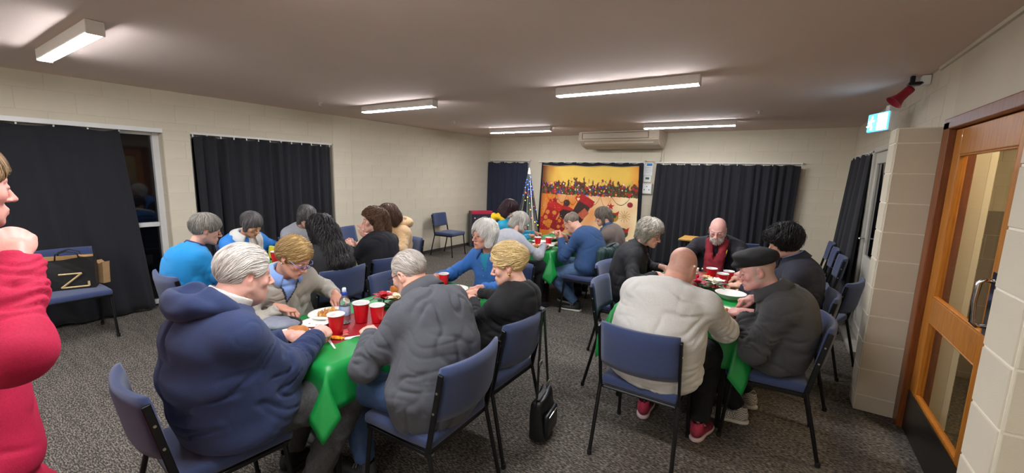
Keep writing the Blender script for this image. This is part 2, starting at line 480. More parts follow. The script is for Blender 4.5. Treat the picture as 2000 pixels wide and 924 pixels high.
# ------------------------------------------------------------------ ceiling battens
M_lamp_body = mat('lamp_body_white', (222, 214, 206), .5, noise=.03)
M_lamp = mat('lamp_diffuser', (255, 255, 255), .5, emis=(247, 249, 255), estr=LAMP, noise=.01)
def batten(x, y, label):
    t = empty('ceiling_light', label, 'ceiling light', (x, y, ZC), 0, 'ceiling battens')
    bm = bmesh.new(); add_box(bm, (0, 0, -.0375), (1.26, .082, .073), bevel=.004); bm_obj('housing', bm, M_lamp_body, t)
    bm = bmesh.new(); add_prism(bm, [(-.036, -.0745), (.036, -.0745), (.031, -.083), (-.031, -.083)], -.625, .625, 'yz')
    bm_obj('diffuser', bm, M_lamp, t)
    for s in (-1, 1):
        bm = bmesh.new(); add_box(bm, (s * .633, 0, -.043), (.010, .086, .082), bevel=.003); bm_obj('end_cap', bm, M_lamp_body, t)
    return t
batten(-4.1, .82, 'long white ceiling light nearest the dark curtain at the left of the picture')
batten(-4.1, 3.66, 'white ceiling light above the table of six in the left back corner')
batten(-1.28, 3.71, 'longest looking white ceiling light, over the gap between front tables')
batten(-4.1, 6.52, 'far white ceiling light left of the air conditioner')
batten(-1.28, 6.68, 'far white ceiling light right in front of the air conditioner')
batten(-1.28, .82, 'white ceiling light overhead, in front of the near tables')
batten(-4.1, -1.3, 'white ceiling light behind the viewer, left row')
batten(-1.28, -1.3, 'white ceiling light behind the viewer, right row')
t = empty('corridor_light', 'white light on the corridor ceiling behind the timber door', 'ceiling light', (1.5, 3.2, ZC))
bm = bmesh.new(); add_box(bm, (0, 0, -.02), (.3, .3, .038), bevel=.004); bm_obj('housing', bm, M_lamp_body, t)
bm = bmesh.new(); add_box(bm, (0, 0, -.05), (.26, .26, .02), bevel=.004); bm_obj('diffuser', bm, mat('corridor_diffuser', (255, 255, 255), .5, emis=(255, 228, 180), estr=CORRIDOR_LAMP, noise=.01), t)
# ------------------------------------------------------------------ curtains, tapestry, wall fittings
M_curt = mat('black_curtain', (20, 20, 28), .85, noise=.15, nscale=60, bump=.3, bscale=700, sheen=.1)
M_curt2 = mat('navy_black_curtain', (27, 34, 56), .85, noise=.15, nscale=60, bump=.3, bscale=700, sheen=.1)
M_rail = mat('white_rail', (222, 220, 214), .4, noise=.03)
def curtain(name, label, a, b, z0, z1, seed, folds, m=M_curt, depth=.045, flare=0., taper=(0, 0), back=False, sc=.018, group=None, droop=True):
    """cloth between floor points a and b (top line); depth of folds towards the room (left-hand normal of a->b is the wall side)"""
    a = np.array(a, float); b = np.array(b, float); Lh = np.linalg.norm(b - a); u = (b - a) / Lh; n = np.array([u[1], -u[0]])
    rg = np.random.default_rng(seed)
    nu, nv = int(max(40, folds * 9)), 26
    s = np.linspace(0, 1, nu + 1); v = np.linspace(0, 1, nv + 1)
    ph = np.cumsum(rg.uniform(.5, 1.5, folds * 2 + 2)); ph = (ph - ph[0]) / (ph[-1] - ph[0]) * folds * 2 * np.pi
    Sg, Vg = np.meshgrid(s, v)
    fa = np.interp(s, np.linspace(0, 1, len(ph)), ph)
    drift = rg.normal(0, .5, 3)
    wav = np.sin(fa[None, :] + drift[0] * Vg * 1.2) + .35 * np.sin(2.3 * fa[None, :] + 1 + drift[1] * Vg * 2)
    amp = depth * (.45 + .55 * Vg) * (1 + .4 * np.sin(3 * fa[None, :] / folds + drift[2]))
    along = Sg * Lh + np.where(Sg < .5, taper[0] * (1 - 2 * Sg), taper[1] * (2 * Sg - 1)) * Vg
    out = .05 + amp * wav * .5 + flare * Vg
    zt = z1 - (sc * (1 + np.sin(fa * .5 + seed)) * (rg.uniform(.4, 1.6, 1)) if droop else 0)
    z = z0 + (zt[None, :] - z0) * (1 - Vg)
    z = z + (Vg == 1) * .01 * np.sin(fa)[None, :]
    P = np.stack([a[0] + u[0] * along + n[0] * out, a[1] + u[1] * along + n[1] * out, z], -1).reshape(-1, 3)
    Q = P - np.array([n[0], n[1], 0]) * .006
    w_ = nu + 1
    i, j = np.meshgrid(np.arange(nu), np.arange(nv)); c = (j * w_ + i).reshape(-1)
    F = np.stack([c, c + w_, c + w_ + 1, c + 1], 1); K = len(P)
    G = np.stack([c, c + 1, c + w_ + 1, c + w_], 1) + K
    rim = []
    top = np.arange(w_); bot = nv * w_ + np.arange(w_); l = np.arange(nv + 1) * w_; r = l + nu
    for q, flip in ((top, 0), (bot, 1), (l, 1), (r, 0)):
        A_, B_ = q[:-1], q[1:]
        rim.append(np.stack([A_, B_, B_ + K, A_ + K] if not flip else [B_, A_, A_ + K, B_ + K], 1))
    off = P.mean(0); off[2] = z0
    me = np_mesh(name, np.concatenate([P, Q]) - off, np.concatenate([F, G] + rim))
    o = link(name, me, m, None, off)
    # curtain hooks along the heading
    tag(o, label, 'curtain', group)
    bm = bmesh.new()
    for k in range(int(folds) + 1):
        t_ = k / folds; p = a + u * Lh * t_ + n * .045
        add_box(bm, (p[0] - off[0], p[1] - off[1], z1 - .005 - off[2]), (.012, .012, .03))
    h = bm_obj('hook_row', bm, M_rail, o); h['kind'] = 'stuff'
    return o
def rail(a, b, z, label, d=.03):
    a = Vector((a[0], a[1], z)); b = Vector((b[0], b[1], z)); bm = bmesh.new()
    c = (a + b) / 2; dd = b - a
    add_box(bm, (0, 0, 0), (dd.length, d, .026), bevel=.003)
    o = bm_obj('curtain_rail', bm, M_rail, None, c, (0, 0, math.atan2(dd.y, dd.x)))
    tag(o, label, 'curtain rail')
    for s in (-1, 1):
        bm = bmesh.new(); add_box(bm, (s * (dd.length / 2 - .004), 0, 0), (.012, d + .006, .032), bevel=.003); bm_obj('end_stop', bm, M_rail, o)
    return o
# left wall (normal of a->b with a->b along +Y is +X)
curtain('curtain', 'wide black curtain behind the person in the red jacket', (XL - .05, -1.1), (XL - .05, 1.50), .03, 2.0, 1, 11, depth=.05, flare=.06, taper=(0, .14))
curtain('curtain', 'black curtain on the left wall between the two cream block piers', (XL - .03, 2.15), (XL - .03, 3.93), .05, 2.0, 2, 12, depth=.085, flare=.03, taper=(.02, -.02))
rail((XL + .0, 2.1), (XL + .0, 3.97), 2.022, 'white rail above the curtain between the two piers', .02)
# far wall (normal of a->b must be -Y: a->b along +X)
curtain('curtain', 'narrow navy curtain in the far left corner behind the cone tree', (XL + .03, YF - .06), (-4.82, YF - .06), .03, 1.91, 3, 7, M_curt2, depth=.05, taper=(-.03, .02))
rail((-5.9, YF - .03), (-4.8, YF - .03), 1.945, 'short white rail over the narrow navy curtain')
curtain('curtain', 'left half of the wide black curtains at the far right window', (-2.02, YF - .08), (-.92, YF - .08), .03, 1.90, 4, 9, depth=.085, flare=.03, taper=(-.08, 0))
curtain('curtain', 'right half of the wide black curtains at the far right window', (-.95, YF - .08), (.20, YF - .08), .03, 1.90, 5, 9, depth=.085, flare=.03, taper=(0, -.06))
rail((-2.08, YF - .03), (.22, YF - .03), 1.925, 'long white rail above the wide black curtains on the far wall')
rail((-4.58, YF - .035), (-2.3, YF - .035), 1.925, 'white rail holding the printed stocking hanging')
curtain('curtain', 'black curtain behind the printed stocking hanging', (-4.46, YF - .06), (-2.26, YF - .06), (.15), 1.915, 6, 16, depth=.03, taper=(-.07, .02))
# right wall (normal -X: a->b along -Y)
curtain('curtain', 'black curtain on the right wall beside the white glazed exit door', (XR - .03, 7.55), (XR - .03, 6.02), .06, 1.98, 8, 7, depth=.09, flare=.10, taper=(.25, .22))
rail((XR - .03, 7.6), (XR - .03, 6.0), 2.0, 'white rail above the curtain by the exit door')

# printed hanging: cloth with flat print in its own colours
def tapestry():
    nx, nz = 330, 264
    u, v = np.meshgrid(np.linspace(0, 1, nx + 1), np.linspace(0, 1, nz + 1))   # v = 0 at top
    X = u * 2.06; Y = v * 1.62
    col = np.zeros(u.shape + (3,))
    L3 = lambda c: np.array(srgb(c)[:3])
    top = L3((240, 196, 84)); cream = L3((246, 220, 170)); ora = L3((224, 128, 34)); red = L3((176, 26, 26)); dk = L3((60, 34, 30)); brn = L3((120, 62, 26)); wht = L3((250, 232, 200)); gold = L3((190, 140, 40)); grn = L3((50, 90, 40))
    mixr = lambda a, b, t: a + (b - a) * np.clip(t, 0, 1)[..., None]
    q = np.stack([X.reshape(-1), Y.reshape(-1), 0 * X.reshape(-1)], 1)
    n1 = pnoise(q * 3).reshape(X.shape); n2 = pnoise(q * 22 + 3).reshape(X.shape); n3 = pnoise(q * 60 + 9).reshape(X.shape)
    col[:] = mixr(ora, cream, (u - .1) * 1.1 + (v - .6) * .3 + n1 * .5)
    up = v < .30
    topc = mixr(ora, top, np.clip(1.9 - abs(u - .50) * 3.6 + n1 * .5 + (v < .2) * .1, 0, 1)); topc = mixr(brn, topc, np.clip(u * 7, 0, 1))
    col = np.where(up[..., None], topc, col)
    ed = np.clip(u * 14, 0, 1); col = mixr(brn * .8, col, ed + v * .8)
    # mantel band with garland
    n4 = pnoise(q * np.array([17, 9, 1]) + 5).reshape(X.shape); gl = .225 + .05 * n1 + .10 * n4; gh = .372 + .014 * n2
    band = (v > gl - .05 * np.clip(n3 + n2, 0, 1)) & (v < gh)
    n5 = pnoise(q * np.array([15, 12, 1]) + 7).reshape(X.shape); gc = mixr(dk * .6, brn * .7, .5 + n2); gc = mixr(gc, grn, np.clip(n4 * 2.6, 0, 1)); gc = mixr(gc, red, np.clip(-n5 * 2.6 - .3, 0, 1)); gc = mixr(gc, L3((60, 70, 150)), np.clip(n5 * 3 - 1.1, 0, 1)); gc = mixr(gc, gold, np.clip(n3 * 2 - .7, 0, 1))
    col = np.where(band[..., None], gc, col)
    rg = np.random.default_rng(3)
    def disc(cx, cy, r, c, soft=.004):
        nonlocal col
        d = np.hypot(X - cx, Y - cy)
        col = mixr(col, np.broadcast_to(c, col.shape), (r - d) / soft)
    bul = [(255, 60, 40), (60, 90, 255), (255, 190, 40), (60, 220, 90), (255, 240, 220), (255, 90, 150)]
    for _ in range(130):
        disc(rg.uniform(.05, 2.02), 1.62 * rg.uniform(.2, .38), rg.uniform(.008, .022), L3(bul[rg.integers(6)]), .012)
    def poly(pts, c):
        nonlocal col
        pts = np.array(pts); ins = np.zeros(X.shape, bool); j = len(pts) - 1
        for i in range(len(pts)):
            xi, yi = pts[i]; xj, yj = pts[j]
            cond = ((yi > Y) != (yj > Y)) & (X < (xj - xi) * (Y - yi) / (yj - yi + 1e-9) + xi)
            ins ^= cond; j = i
        col = np.where(ins[..., None], c * (1 + .25 * n2[..., None]), col)
        return ins
    # hanging line with loops
    xs = [.12, .36, .60, .86, 1.06, 1.32, 1.56, 1.92]; ys = [.64, .70, .76, .66, .80, .62, .74, .78]
    for k in range(len(xs) - 1):
        t = np.clip((X - xs[k]) / (xs[k + 1] - xs[k]), 0, 1); yc = .60 + .26 * 4 * t * (1 - t) * (.6 + .1 * (k % 3))
        on = (abs(Y - yc) < .007) & (X > xs[k]) & (X < xs[k + 1]); col = np.where(on[..., None], brn * .8, col)
    # stockings
    def stocking(x, y, s, ang, c1, c2, c3):
        ca, sa = math.cos(ang), math.sin(ang)
        def T(p): return [(x + s * (a * ca - b * sa), y + s * (a * sa + b * ca)) for a, b in p]
        body = T([(-.13, .0), (.13, .0), (.13, .42), (.10, .52), (-.02, .58), (-.30, .60), (-.36, .52), (-.32, .44), (-.13, .36)])
        poly(body, c1); poly(T([(-.15, -.02), (.15, -.02), (.15, .12), (-.15, .12)]), c2)
        poly(T([(-.30, .60), (-.36, .52), (-.32, .44), (-.22, .42), (-.20, .60)]), c3)
        for _ in range(6):
            a, b = rg.uniform(-.08, .08), rg.uniform(.16, .5); p = T([(a, b)])[0]; disc(p[0], p[1], .022 * s * 2, c3, .01)
    stocking(.36, .80, 1.15, .44, red, L3((200, 40, 30)), L3((224, 140, 60)))
    stocking(.66, .88, 1.0, .42, L3((150, 24, 26)), red, ora)
    stocking(1.06, .66, 1.1, .50, dk, red, dk * .7)
    poly([(.86, 1.0), (1.0, .86), (1.1, .96), (.97, 1.1)], L3((190, 90, 60)))
    # baubles, star, bells
    def bauble(x, y, r, c):
        disc(x, y, r, c, .006); disc(x - r * .3, y - r * .3, r * .3, np.minimum(1, c * 2.2 + .05), .02)
    bauble(.60, .78, .075, dk * 1.2); bauble(1.14, .78, .055, red * .8); bauble(1.92, .74, .055, L3((150, 30, 40))); 
    def star(x, y, r, c): poly([(x + (r if k % 2 == 0 else r * .42) * math.sin(k * math.pi / 5), y - (r if k % 2 == 0 else r * .42) * math.cos(k * math.pi / 5)) for k in range(10)], c)
    star(.33, .73, .075, red * .8); star(1.55, .79, .075, red); star(1.27, .93, .04, red)
    def heart(x, y, r, c): poly([(x, y + r), (x - r, y - .1 * r), (x - .9 * r, y - .7 * r), (x - .4 * r, y - .9 * r), (x, y - .45 * r), (x + .4 * r, y - .9 * r), (x + .9 * r, y - .7 * r), (x + r, y - .1 * r)], c)
    heart(.86, .68, .07, red); heart(.86, .685, .035, cream)
    def bell(x, y):
        disc(x, y, .095, gold * .8, .006); disc(x, y - .03, .06, grn * .6, .02); poly([(x - .1, y - .13), (x, y - .07), (x + .1, y - .13), (x + .08, y - .03), (x, y - .06), (x - .08, y - .03)], red)
    bell(1.62, 1.0); disc(1.80, 1.30, .105, grn * .7, .006); poly([(1.70, 1.20), (1.80, 1.26), (1.92, 1.18), (1.90, 1.28), (1.80, 1.30), (1.70, 1.28)], red)
    for k in range(12):
        a = k * math.pi / 6
        for r in np.linspace(.02, .11, 7): disc(1.82 + r * math.cos(a), .97 + r * math.sin(a), .009, gold * .7, .006)
    for _ in range(60): disc(rg.uniform(.02, .5), rg.uniform(.6, 1.55), .009, wht, .012)
    sag = .018 * np.sin(u * np.pi * 3.2) * (v < .05)
    out = .012 * np.sin(u * 17 + 2 * v) * (.4 + v) + .008 * np.sin(u * 41 + v * 6) + .006 * n1
    ptop = np.clip(1 - v * 9, 0, 1)
    px_ = -1.03 + X + (v * -.04) * (1 - 2 * u)
    P = np.stack([px_, -out, 1.62 - Y - ptop * .018 * (1 - np.cos(u * 6 * np.pi)) * .5], -1).reshape(-1, 3)
    w_ = nx + 1; i, j = np.meshgrid(np.arange(nx), np.arange(nz)); c = (j * w_ + i).reshape(-1)
    F = np.stack([c, c + w_, c + w_ + 1, c + 1], 1)
    me = np_mesh('printed_hanging', P, F, True, col.reshape(-1, 3))
    o = link('printed_hanging', me, mat('printed_polyester', (255, 255, 255), .7, attr=True, noise=.06, nscale=120), None, (-3.36, YF - .175, .225))
    m = o.modifiers.new('thickness', 'SOLIDIFY'); m.thickness = .004; m.offset = -1
    tag(o, 'orange printed cloth of stockings and garland hung on the far wall', 'wall hanging')
    # binding tape along the top
    bm = bmesh.new(); add_path(bm, [(-1.03 + 2.06 * t, -.012, 1.622 - .018 * (1 - math.cos(t * 6 * math.pi)) * .5) for t in np.linspace(0, 1, 40)], .006, 5)
    bm_obj('top_hem', bm, mat('grey_hem', (176, 160, 140), .8, noise=.1), o)
tapestry()

# air conditioner, under-ceiling cassette
M_ac = mat('ac_plastic', (196, 180, 160), .5, noise=.03)
ac = empty('air_conditioner', 'beige under-ceiling air conditioner over the printed hanging', 'air conditioner', (-2.64, YF - .28, ZC))
bm = bmesh.new(); add_prism(bm, [(-.36, -.002), (.265, -.002), (.265, -.10), (.15, -.27), (.02, -.31), (-.22, -.25), (-.36, -.16)], -.75, .75, 'yz')
bmesh.ops.bevel(bm, geom=list(bm.edges), offset=.012, segments=2, affect='EDGES'); bm_obj('housing', bm, M_ac, ac)
bm = bmesh.new(); add_box(bm, (-.05, -.36, -.085), (1.22, .012, .095), bevel=.003); bm_obj('intake_panel', bm, M_ac, ac)
bm = bmesh.new()
for (c, s) in (((-.05, -.362, -.032), (1.25, .01, .006)), ((-.05, -.362, -.138), (1.25, .01, .006)), ((-.672, -.362, -.085), (.006, .01, .11)), ((.572, -.362, -.085), (.006, .01, .11))): add_box(bm, c, s)
bm_obj('panel_gap', bm, mat('dark_gap', (60, 50, 46), .8, noise=.1), ac)
bm = bmesh.new(); add_box(bm, (0, -.29, -.205), (1.3, .012, .05), Matrix.Rotation(.55, 3, 'X'), bevel=.003); bm_obj('louvre', bm, M_ac, ac)

# thermostat, notice, socket and conduit right of the hanging
def wallbox(name, label, cat, x, z, s, m, parts=()):
    o = empty(name, label, cat, (x, YF - .008, z))
    bm = bmesh.new(); add_box(bm, (0, -s[1] / 2, 0), s, bevel=.006, seg=2); bm_obj('casing', bm, m, o)
    for nm, c, ss, mm in parts:
        bm = bmesh.new(); add_box(bm, c, ss, bevel=.001); bm_obj(nm, bm, mm, o)
    return o
M_grey = mat('grey_plastic', (190, 186, 174), .5, noise=.03); M_dark = mat('dark_plastic', (40, 40, 42), .5, noise=.1)
M_paper = mat('white_paper', (226, 228, 226), .8, noise=.03); M_blueink = mat('blue_print', (60, 130, 190), .8, noise=.1); M_lcd = mat('lcd_green', (70, 90, 70), .3, noise=.05)
wallbox('notice', 'white paper notice with a blue heading on the far wall', 'notice', -2.20, 1.80, (.17, .004, .24), M_paper,
        [('heading', (.02, -.005, .085), (.10, .002, .045), M_blueink)] + [('text_line', (.0, -.005, .03 - k * .03), (.12 - .02 * (k % 2), .002, .006), M_grey) for k in range(4)])
wallbox('thermostat', 'white wall controller with a small green screen', 'thermostat', -2.20, 1.615, (.14, .02, .12), M_white, [('screen', (.0, -.021, .01), (.07, .003, .04), M_lcd)])
so = wallbox('power_socket', 'grey switched socket box under the wall controller', 'socket', -2.19, 1.43, (.19, .045, .20), M_grey, [('face_plate', (0, -.048, 0), (.165, .006, .175), M_white), ('pin_hole', (-.045, -.052, -.02), (.018, .004, .018), M_dark), ('pin_hole', (.045, -.052, -.02), (.018, .004, .018), M_dark), ('pin_hole', (0, -.052, .04), (.02, .004, .014), M_dark)])
bm = bmesh.new()
for a, b in (((-1.985, 2.40), (-1.985, 1.95)), ((-1.985, 1.95), (-2.25, 1.95)), ((-2.25, 1.95), (-2.25, 1.9)), ((-1.94, 2.3), (-1.94, 1.50)), ((-1.94, 1.50), (-2.10, 1.50))):
    c = ((a[0] + b[0]) / 2 + 2.0, -.01, (a[1] + b[1]) / 2 - 1.9); add_box(bm, c, (abs(a[0] - b[0]) + .022, .018, abs(a[1] - b[1]) + .02))
o = bm_obj('cable_trunking', bm, M_beam, None, (-2.0, YF - .008, 1.9)); tag(o, 'cream cable trunking running down from the air conditioner', 'trunking')

# exit sign, red horn, call point on the right wall
t = empty('exit_sign', 'lit blue and white exit sign hanging from the right wall', 'exit sign', (.675, 4.95, 2.185), -1.2)
bm = bmesh.new(); add_box(bm, (0, 0, 0), (.30, .07, .17), bevel=.012, seg=2); bm_obj('casing', bm, M_white, t)
bm = bmesh.new(); add_box(bm, (0, -.038, 0), (.28, .008, .155), bevel=.004); bm_obj('lit_panel', bm, mat('exit_cyan', (40, 160, 220), .4, emis=(60, 190, 255), estr=2.6, noise=.02), t)
M_exw = mat('exit_white', (230, 245, 255), .4, emis=(215, 240, 255), estr=4.5, noise=.02)
bm = bmesh.new(); add_box(bm, (.065, -.0435, 0), (.13, .003, .14), bevel=.002); bm_obj('doorway_symbol', bm, M_exw, t)
bm = bmesh.new()
add_sphere(bm, (-.075, -.044, .048), .013, 8, 6, (1, .25, 1)); add_path(bm, [(-.08, -.044, .03), (-.09, -.044, -.012)], .010, 5); add_path(bm, [(-.09, -.044, -.012), (-.065, -.044, -.035), (-.075, -.044, -.062)], .007, 5)
add_path(bm, [(-.09, -.044, -.012), (-.115, -.044, -.03), (-.135, -.044, -.028)], .007, 5); add_path(bm, [(-.08, -.044, .026), (-.055, -.044, .012), (-.04, -.044, .02)], .006, 5); add_path(bm, [(-.08, -.044, .026), (-.108, -.044, .018), (-.115, -.044, -.004)], .006, 5)
bm_obj('running_figure', bm, M_exw, t)
bm = bmesh.new(); add_box(bm, (.02, .035, .11), (.05, .05, .06), bevel=.004); add_box(bm, (.02, .08, .13), (.03, .12, .02)); bm_obj('bracket', bm, M_rail, t)
bm = bmesh.new(); add_sphere(bm, (.13, -.044, -.072), .005); bm_obj('charge_light', bm, mat('red_led', (255, 40, 30), .4, emis=(255, 40, 30), estr=4, noise=.01), t)
t = empty('alarm_horn', 'dark red fire alarm horn under the ceiling above the exit sign', 'alarm horn', (.745, 4.46, 2.41))
bm = bmesh.new(); add_lathe(bm, [(.0, .0), (.045, .0), (.05, .03), (.048, .08), (.055, .14), (.075, .19), (.095, .215), (.09, .215), (.05, .15), (0, .12)], 20)
h = bm_obj('horn', bm, mat('horn_red', (150, 22, 42), .45, noise=.1), t, (.0, .0, -.03), (0, math.radians(222), .2), smooth=True).scale = (.66, .66, .66)
bm = bmesh.new(); add_box(bm, (.02, 0, .0), (.09, .07, .022), bevel=.005); add_box(bm, (-.0, 0, .03), (.03, .03, .055), bevel=.004); bm_obj('bracket', bm, M_black, t)
bm = bmesh.new(); add_box(bm, (.075, 0, .02), (.05, .07, .07), bevel=.004); bm_obj('base_plate', bm, M_rail, t)
t = empty('call_point', 'red manual fire call point beside the exit door', 'call point', (.79, 5.04, 1.31))
bm = bmesh.new(); add_box(bm, (0, 0, 0), (.05, .10, .13), bevel=.008, seg=2); bm_obj('casing', bm, mat('call_point_red', (200, 24, 48), .4, noise=.05), t)
bm = bmesh.new(); add_box(bm, (-.026, 0, 0), (.004, .05, .05), bevel=.001); bm_obj('press_plate', bm, M_paper, t)
for x, y, lb in ((-.34, 5.9, 'small white ceiling sprinkler to the right of the far lights'), (-4.6, 5.3, 'small white ceiling sprinkler above the far left corner'), (-5.0, 3.2, 'small ceiling sprinkler over the left back table')):
    bm = bmesh.new(); add_lathe(bm, [(0, 0), (.035, 0), (.035, -.008), (.012, -.012), (.012, -.035), (.022, -.038), (.022, -.042), (0, -.042)], 14)
    tag(bm_obj('sprinkler', bm, M_grey, None, (x, y, ZC)), lb, 'sprinkler')
# ------------------------------------------------------------------ chairs
M_bolt = mat('bolt_steel', (190, 186, 170), .3, metal=.9, noise=.1)
M_rubber = mat('black_rubber', (14, 14, 14), .7, noise=.1)
def seat_mesh():
    bm = bmesh.new()
    add_box(bm, (0, 0, 0), (.45, .43, .055), bevel=.018, seg=3)
    bmesh.ops.subdivide_edges(bm, edges=[e for e in bm.edges if e.calc_length() > .2], cuts=6, use_grid_fill=True)
    for v in bm.verts:
        x, y = v.co.x / .225, v.co.y / .215
        if v.co.z > 0: v.co.z += .008 * max(0, 1 - x * x) * max(0, 1 - y * y)
        v.co.z -= .012 * max(0, y - .7)
        v.co.x *= 1 - .04 * max(0, -y)
    return bm
def back_mesh():
    """curved pad, concave to the front (+y)"""
    bm = bmesh.new(); nx, nz = 14, 6
    W, Hh, T = .215, .135, .021
    def P(i, j, side):
        x = -1 + 2 * i / nx; z = -1 + 2 * j / nz
        ex = min(1, (1 - abs(x)) * 6 + .35); ez = min(1, (1 - abs(z)) * 3.2 + .35)
        t = T * math.sqrt(ex) * math.sqrt(ez)
        return Vector((W * x, -.045 * (1 - x * x) + side * t, Hh * z * (1 - .04 * x * x)))
    F = [[bm.verts.new(P(i, j, 1)) for j in range(nz + 1)] for i in range(nx + 1)]
    B = [[bm.verts.new(P(i, j, -1)) for j in range(nz + 1)] for i in range(nx + 1)]
    for i in range(nx):
        for j in range(nz):
            bm.faces.new((F[i][j], F[i][j + 1], F[i + 1][j + 1], F[i + 1][j])); bm.faces.new((B[i][j], B[i + 1][j], B[i + 1][j + 1], B[i][j + 1]))
    for i in range(nx):
        bm.faces.new((F[i][0], F[i + 1][0], B[i + 1][0], B[i][0])); bm.faces.new((F[i][nz], B[i][nz], B[i + 1][nz], F[i + 1][nz]))
    for j in range(nz):
        bm.faces.new((F[0][j], B[0][j], B[0][j + 1], F[0][j + 1])); bm.faces.new((F[nx][j], F[nx][j + 1], B[nx][j + 1], B[nx][j]))
    bmesh.ops.recalc_face_normals(bm, faces=bm.faces)
    return bm
def make_chair():
    t = empty('stacking_chair', 'x', 'chair')
    bm_obj('seat', seat_mesh(), M_navy, t, (0, .01, .445), smooth=True)
    bm = bmesh.new(); add_box(bm, (0, 0, 0), (.43, .41, .014), bevel=.004); bm_obj('seat_pan', bm, M_black, t, (0, .01, .411))
    bm_obj('backrest', back_mesh(), M_navy, t, (0, -.245, .70), (math.radians(9), 0, 0), smooth=True)
    for s in (-1, 1):
        bm = bmesh.new(); add_bar(bm, (s * .212, .185, .42), (s * .226, .225, .012), .011, 8); bm_obj('leg', bm, M_black, t, smooth=False)
        bm = bmesh.new(); add_bar(bm, (s * .222, -.195, .44), (s * .232, -.295, .012), .0115, 8); bm_obj('leg', bm, M_black, t)
        bm = bmesh.new(); add_box(bm, (s * .2235, -.232, .60), (.013, .028, .42), Matrix.Rotation(math.radians(11), 3, 'X'), bevel=.003); u_ = bm_obj('upright', bm, M_black, t)
        for z in (.62, .72):
            bm = bmesh.new(); add_bar(bm, (s * .229, -.216 - (z - .52) * .19, z), (s * .233, -.216 - (z - .52) * .19, z), .0055, 8); bm_obj('bolt', bm, M_bolt, u_)
        bm = bmesh.new(); add_box(bm, (s * .215, 0, .405), (.02, .40, .02), bevel=.003); bm_obj('side_rail', bm, M_black, t)
        for y, x in ((.226, .226), (-.296, .232)):
            bm = bmesh.new(); add_bar(bm, (s * x, y, 0), (s * x, y, .03), .0145, 8); bm_obj('foot_cap', bm, M_rubber, t)
    bm = bmesh.new(); add_bar(bm, (-.215, -.19, .40), (.215, -.19, .40), .009, 6); bm_obj('cross_rail', bm, M_black, t)
    return t
_ch0 = make_chair(); _ch_used = [False]
def chair(x, y, face, label, group=None):
    """face: direction the sitter looks, degrees (0 = +Y, 90 = -X, -90 = +X)"""
    c = copy_tree(_ch0) if _ch_used[0] else _ch0
    _ch_used[0] = True
    c.location = (x, y, 0); c.rotation_euler = (0, 0, math.radians(face)); c['label'] = label
    if group: c['group'] = group
    return c
G = 'navy stacking chairs'
chair(-2.01, .73, -4, 'navy chair under the man in the blue hooded fleece', G)
chair(-1.40, 1.43, 92, 'navy chair with the man in the grey jacket, nearest the viewer', G)
chair(-1.46, 2.01, 90, 'navy chair with a black handbag hanging on its back', G)
chair(-2.74, 1.46, -90, 'navy chair under the woman in the light grey sweater', G)
chair(-2.36, 2.24, -92, 'empty navy chair pushed in beside the woman in the light grey sweater', G)
chair(-2.06, 2.97, 182, 'navy chair under the white haired woman in the blue cardigan', G)
chair(-3.88, 1.42, 0, 'navy chair under the woman in the bright blue top', G)
chair(-4.66, 2.12, -90, 'navy chair under the woman in the blue and white jacket', G)
chair(-4.72, 2.80, -90, 'navy chair under the half hidden grey haired person at the left back table', G)
chair(-3.30, 2.10, 90, 'navy chair under the person with long black wavy hair', G)
chair(-3.36, 2.66, 90, 'navy chair under the curly haired person in the black coat', G)
chair(-3.90, 3.40, 180, 'navy chair under the person in the tan fleecy hooded coat', G)
chair(-4.98, 3.76, -70, 'empty navy chair standing at the left wall beyond the left back table', G)
chair(-5.50, 6.22, -84, 'empty navy chair alone against the cream left wall', G)
chair(-5.44, .92, -90, 'navy chair holding the black shopping bag by the wide curtain', G)
chair(-2.63, 4.02, -6, 'navy chair under the woman in the pale grey cardigan', G)
chair(-3.26, 4.88, -62, 'navy chair under the person in the yellow hooded jacket', G)
chair(-1.90, 4.63, 90, 'navy chair with a dark green jacket over its back', G)
chair(-1.88, 5.36, 92, 'navy chair under the woman in the taupe cardigan and blue scarf', G)
chair(-.58, 2.47, 0, 'navy chair under the bald man in the pale grey sweatshirt', G)
chair(.03, 3.06, 92, 'navy chair under the man in the black beret', G)
chair(.12, 3.84, 90, 'navy chair under the dark haired person behind the beret', G)
chair(-.50, 4.98, 180, 'navy chair under the white bearded man in the red scarf', G)
chair(-1.11, 3.80, -90, 'navy chair under the grey curly haired woman in black', G)
chair(-.90, 3.17, -86, 'empty navy chair beside the pale grey sweatshirt, tucked under the right table', G)
chair(.34, 4.56, 70, 'empty navy chair turned edge-on in front of the white exit door', G)
chair(.36, 5.85, 90, 'empty navy chair, nearest of the three lined up by the right wall curtain', G)
chair(.36, 6.50, 90, 'empty navy chair, middle of the three lined up by the right wall curtain', G)
chair(.36, 7.10, 90, 'empty navy chair, farthest of the three lined up by the right wall curtain', G)
chair(-.40, 6.45, 0, 'empty navy chair behind the shoulder of the white bearded man', G)

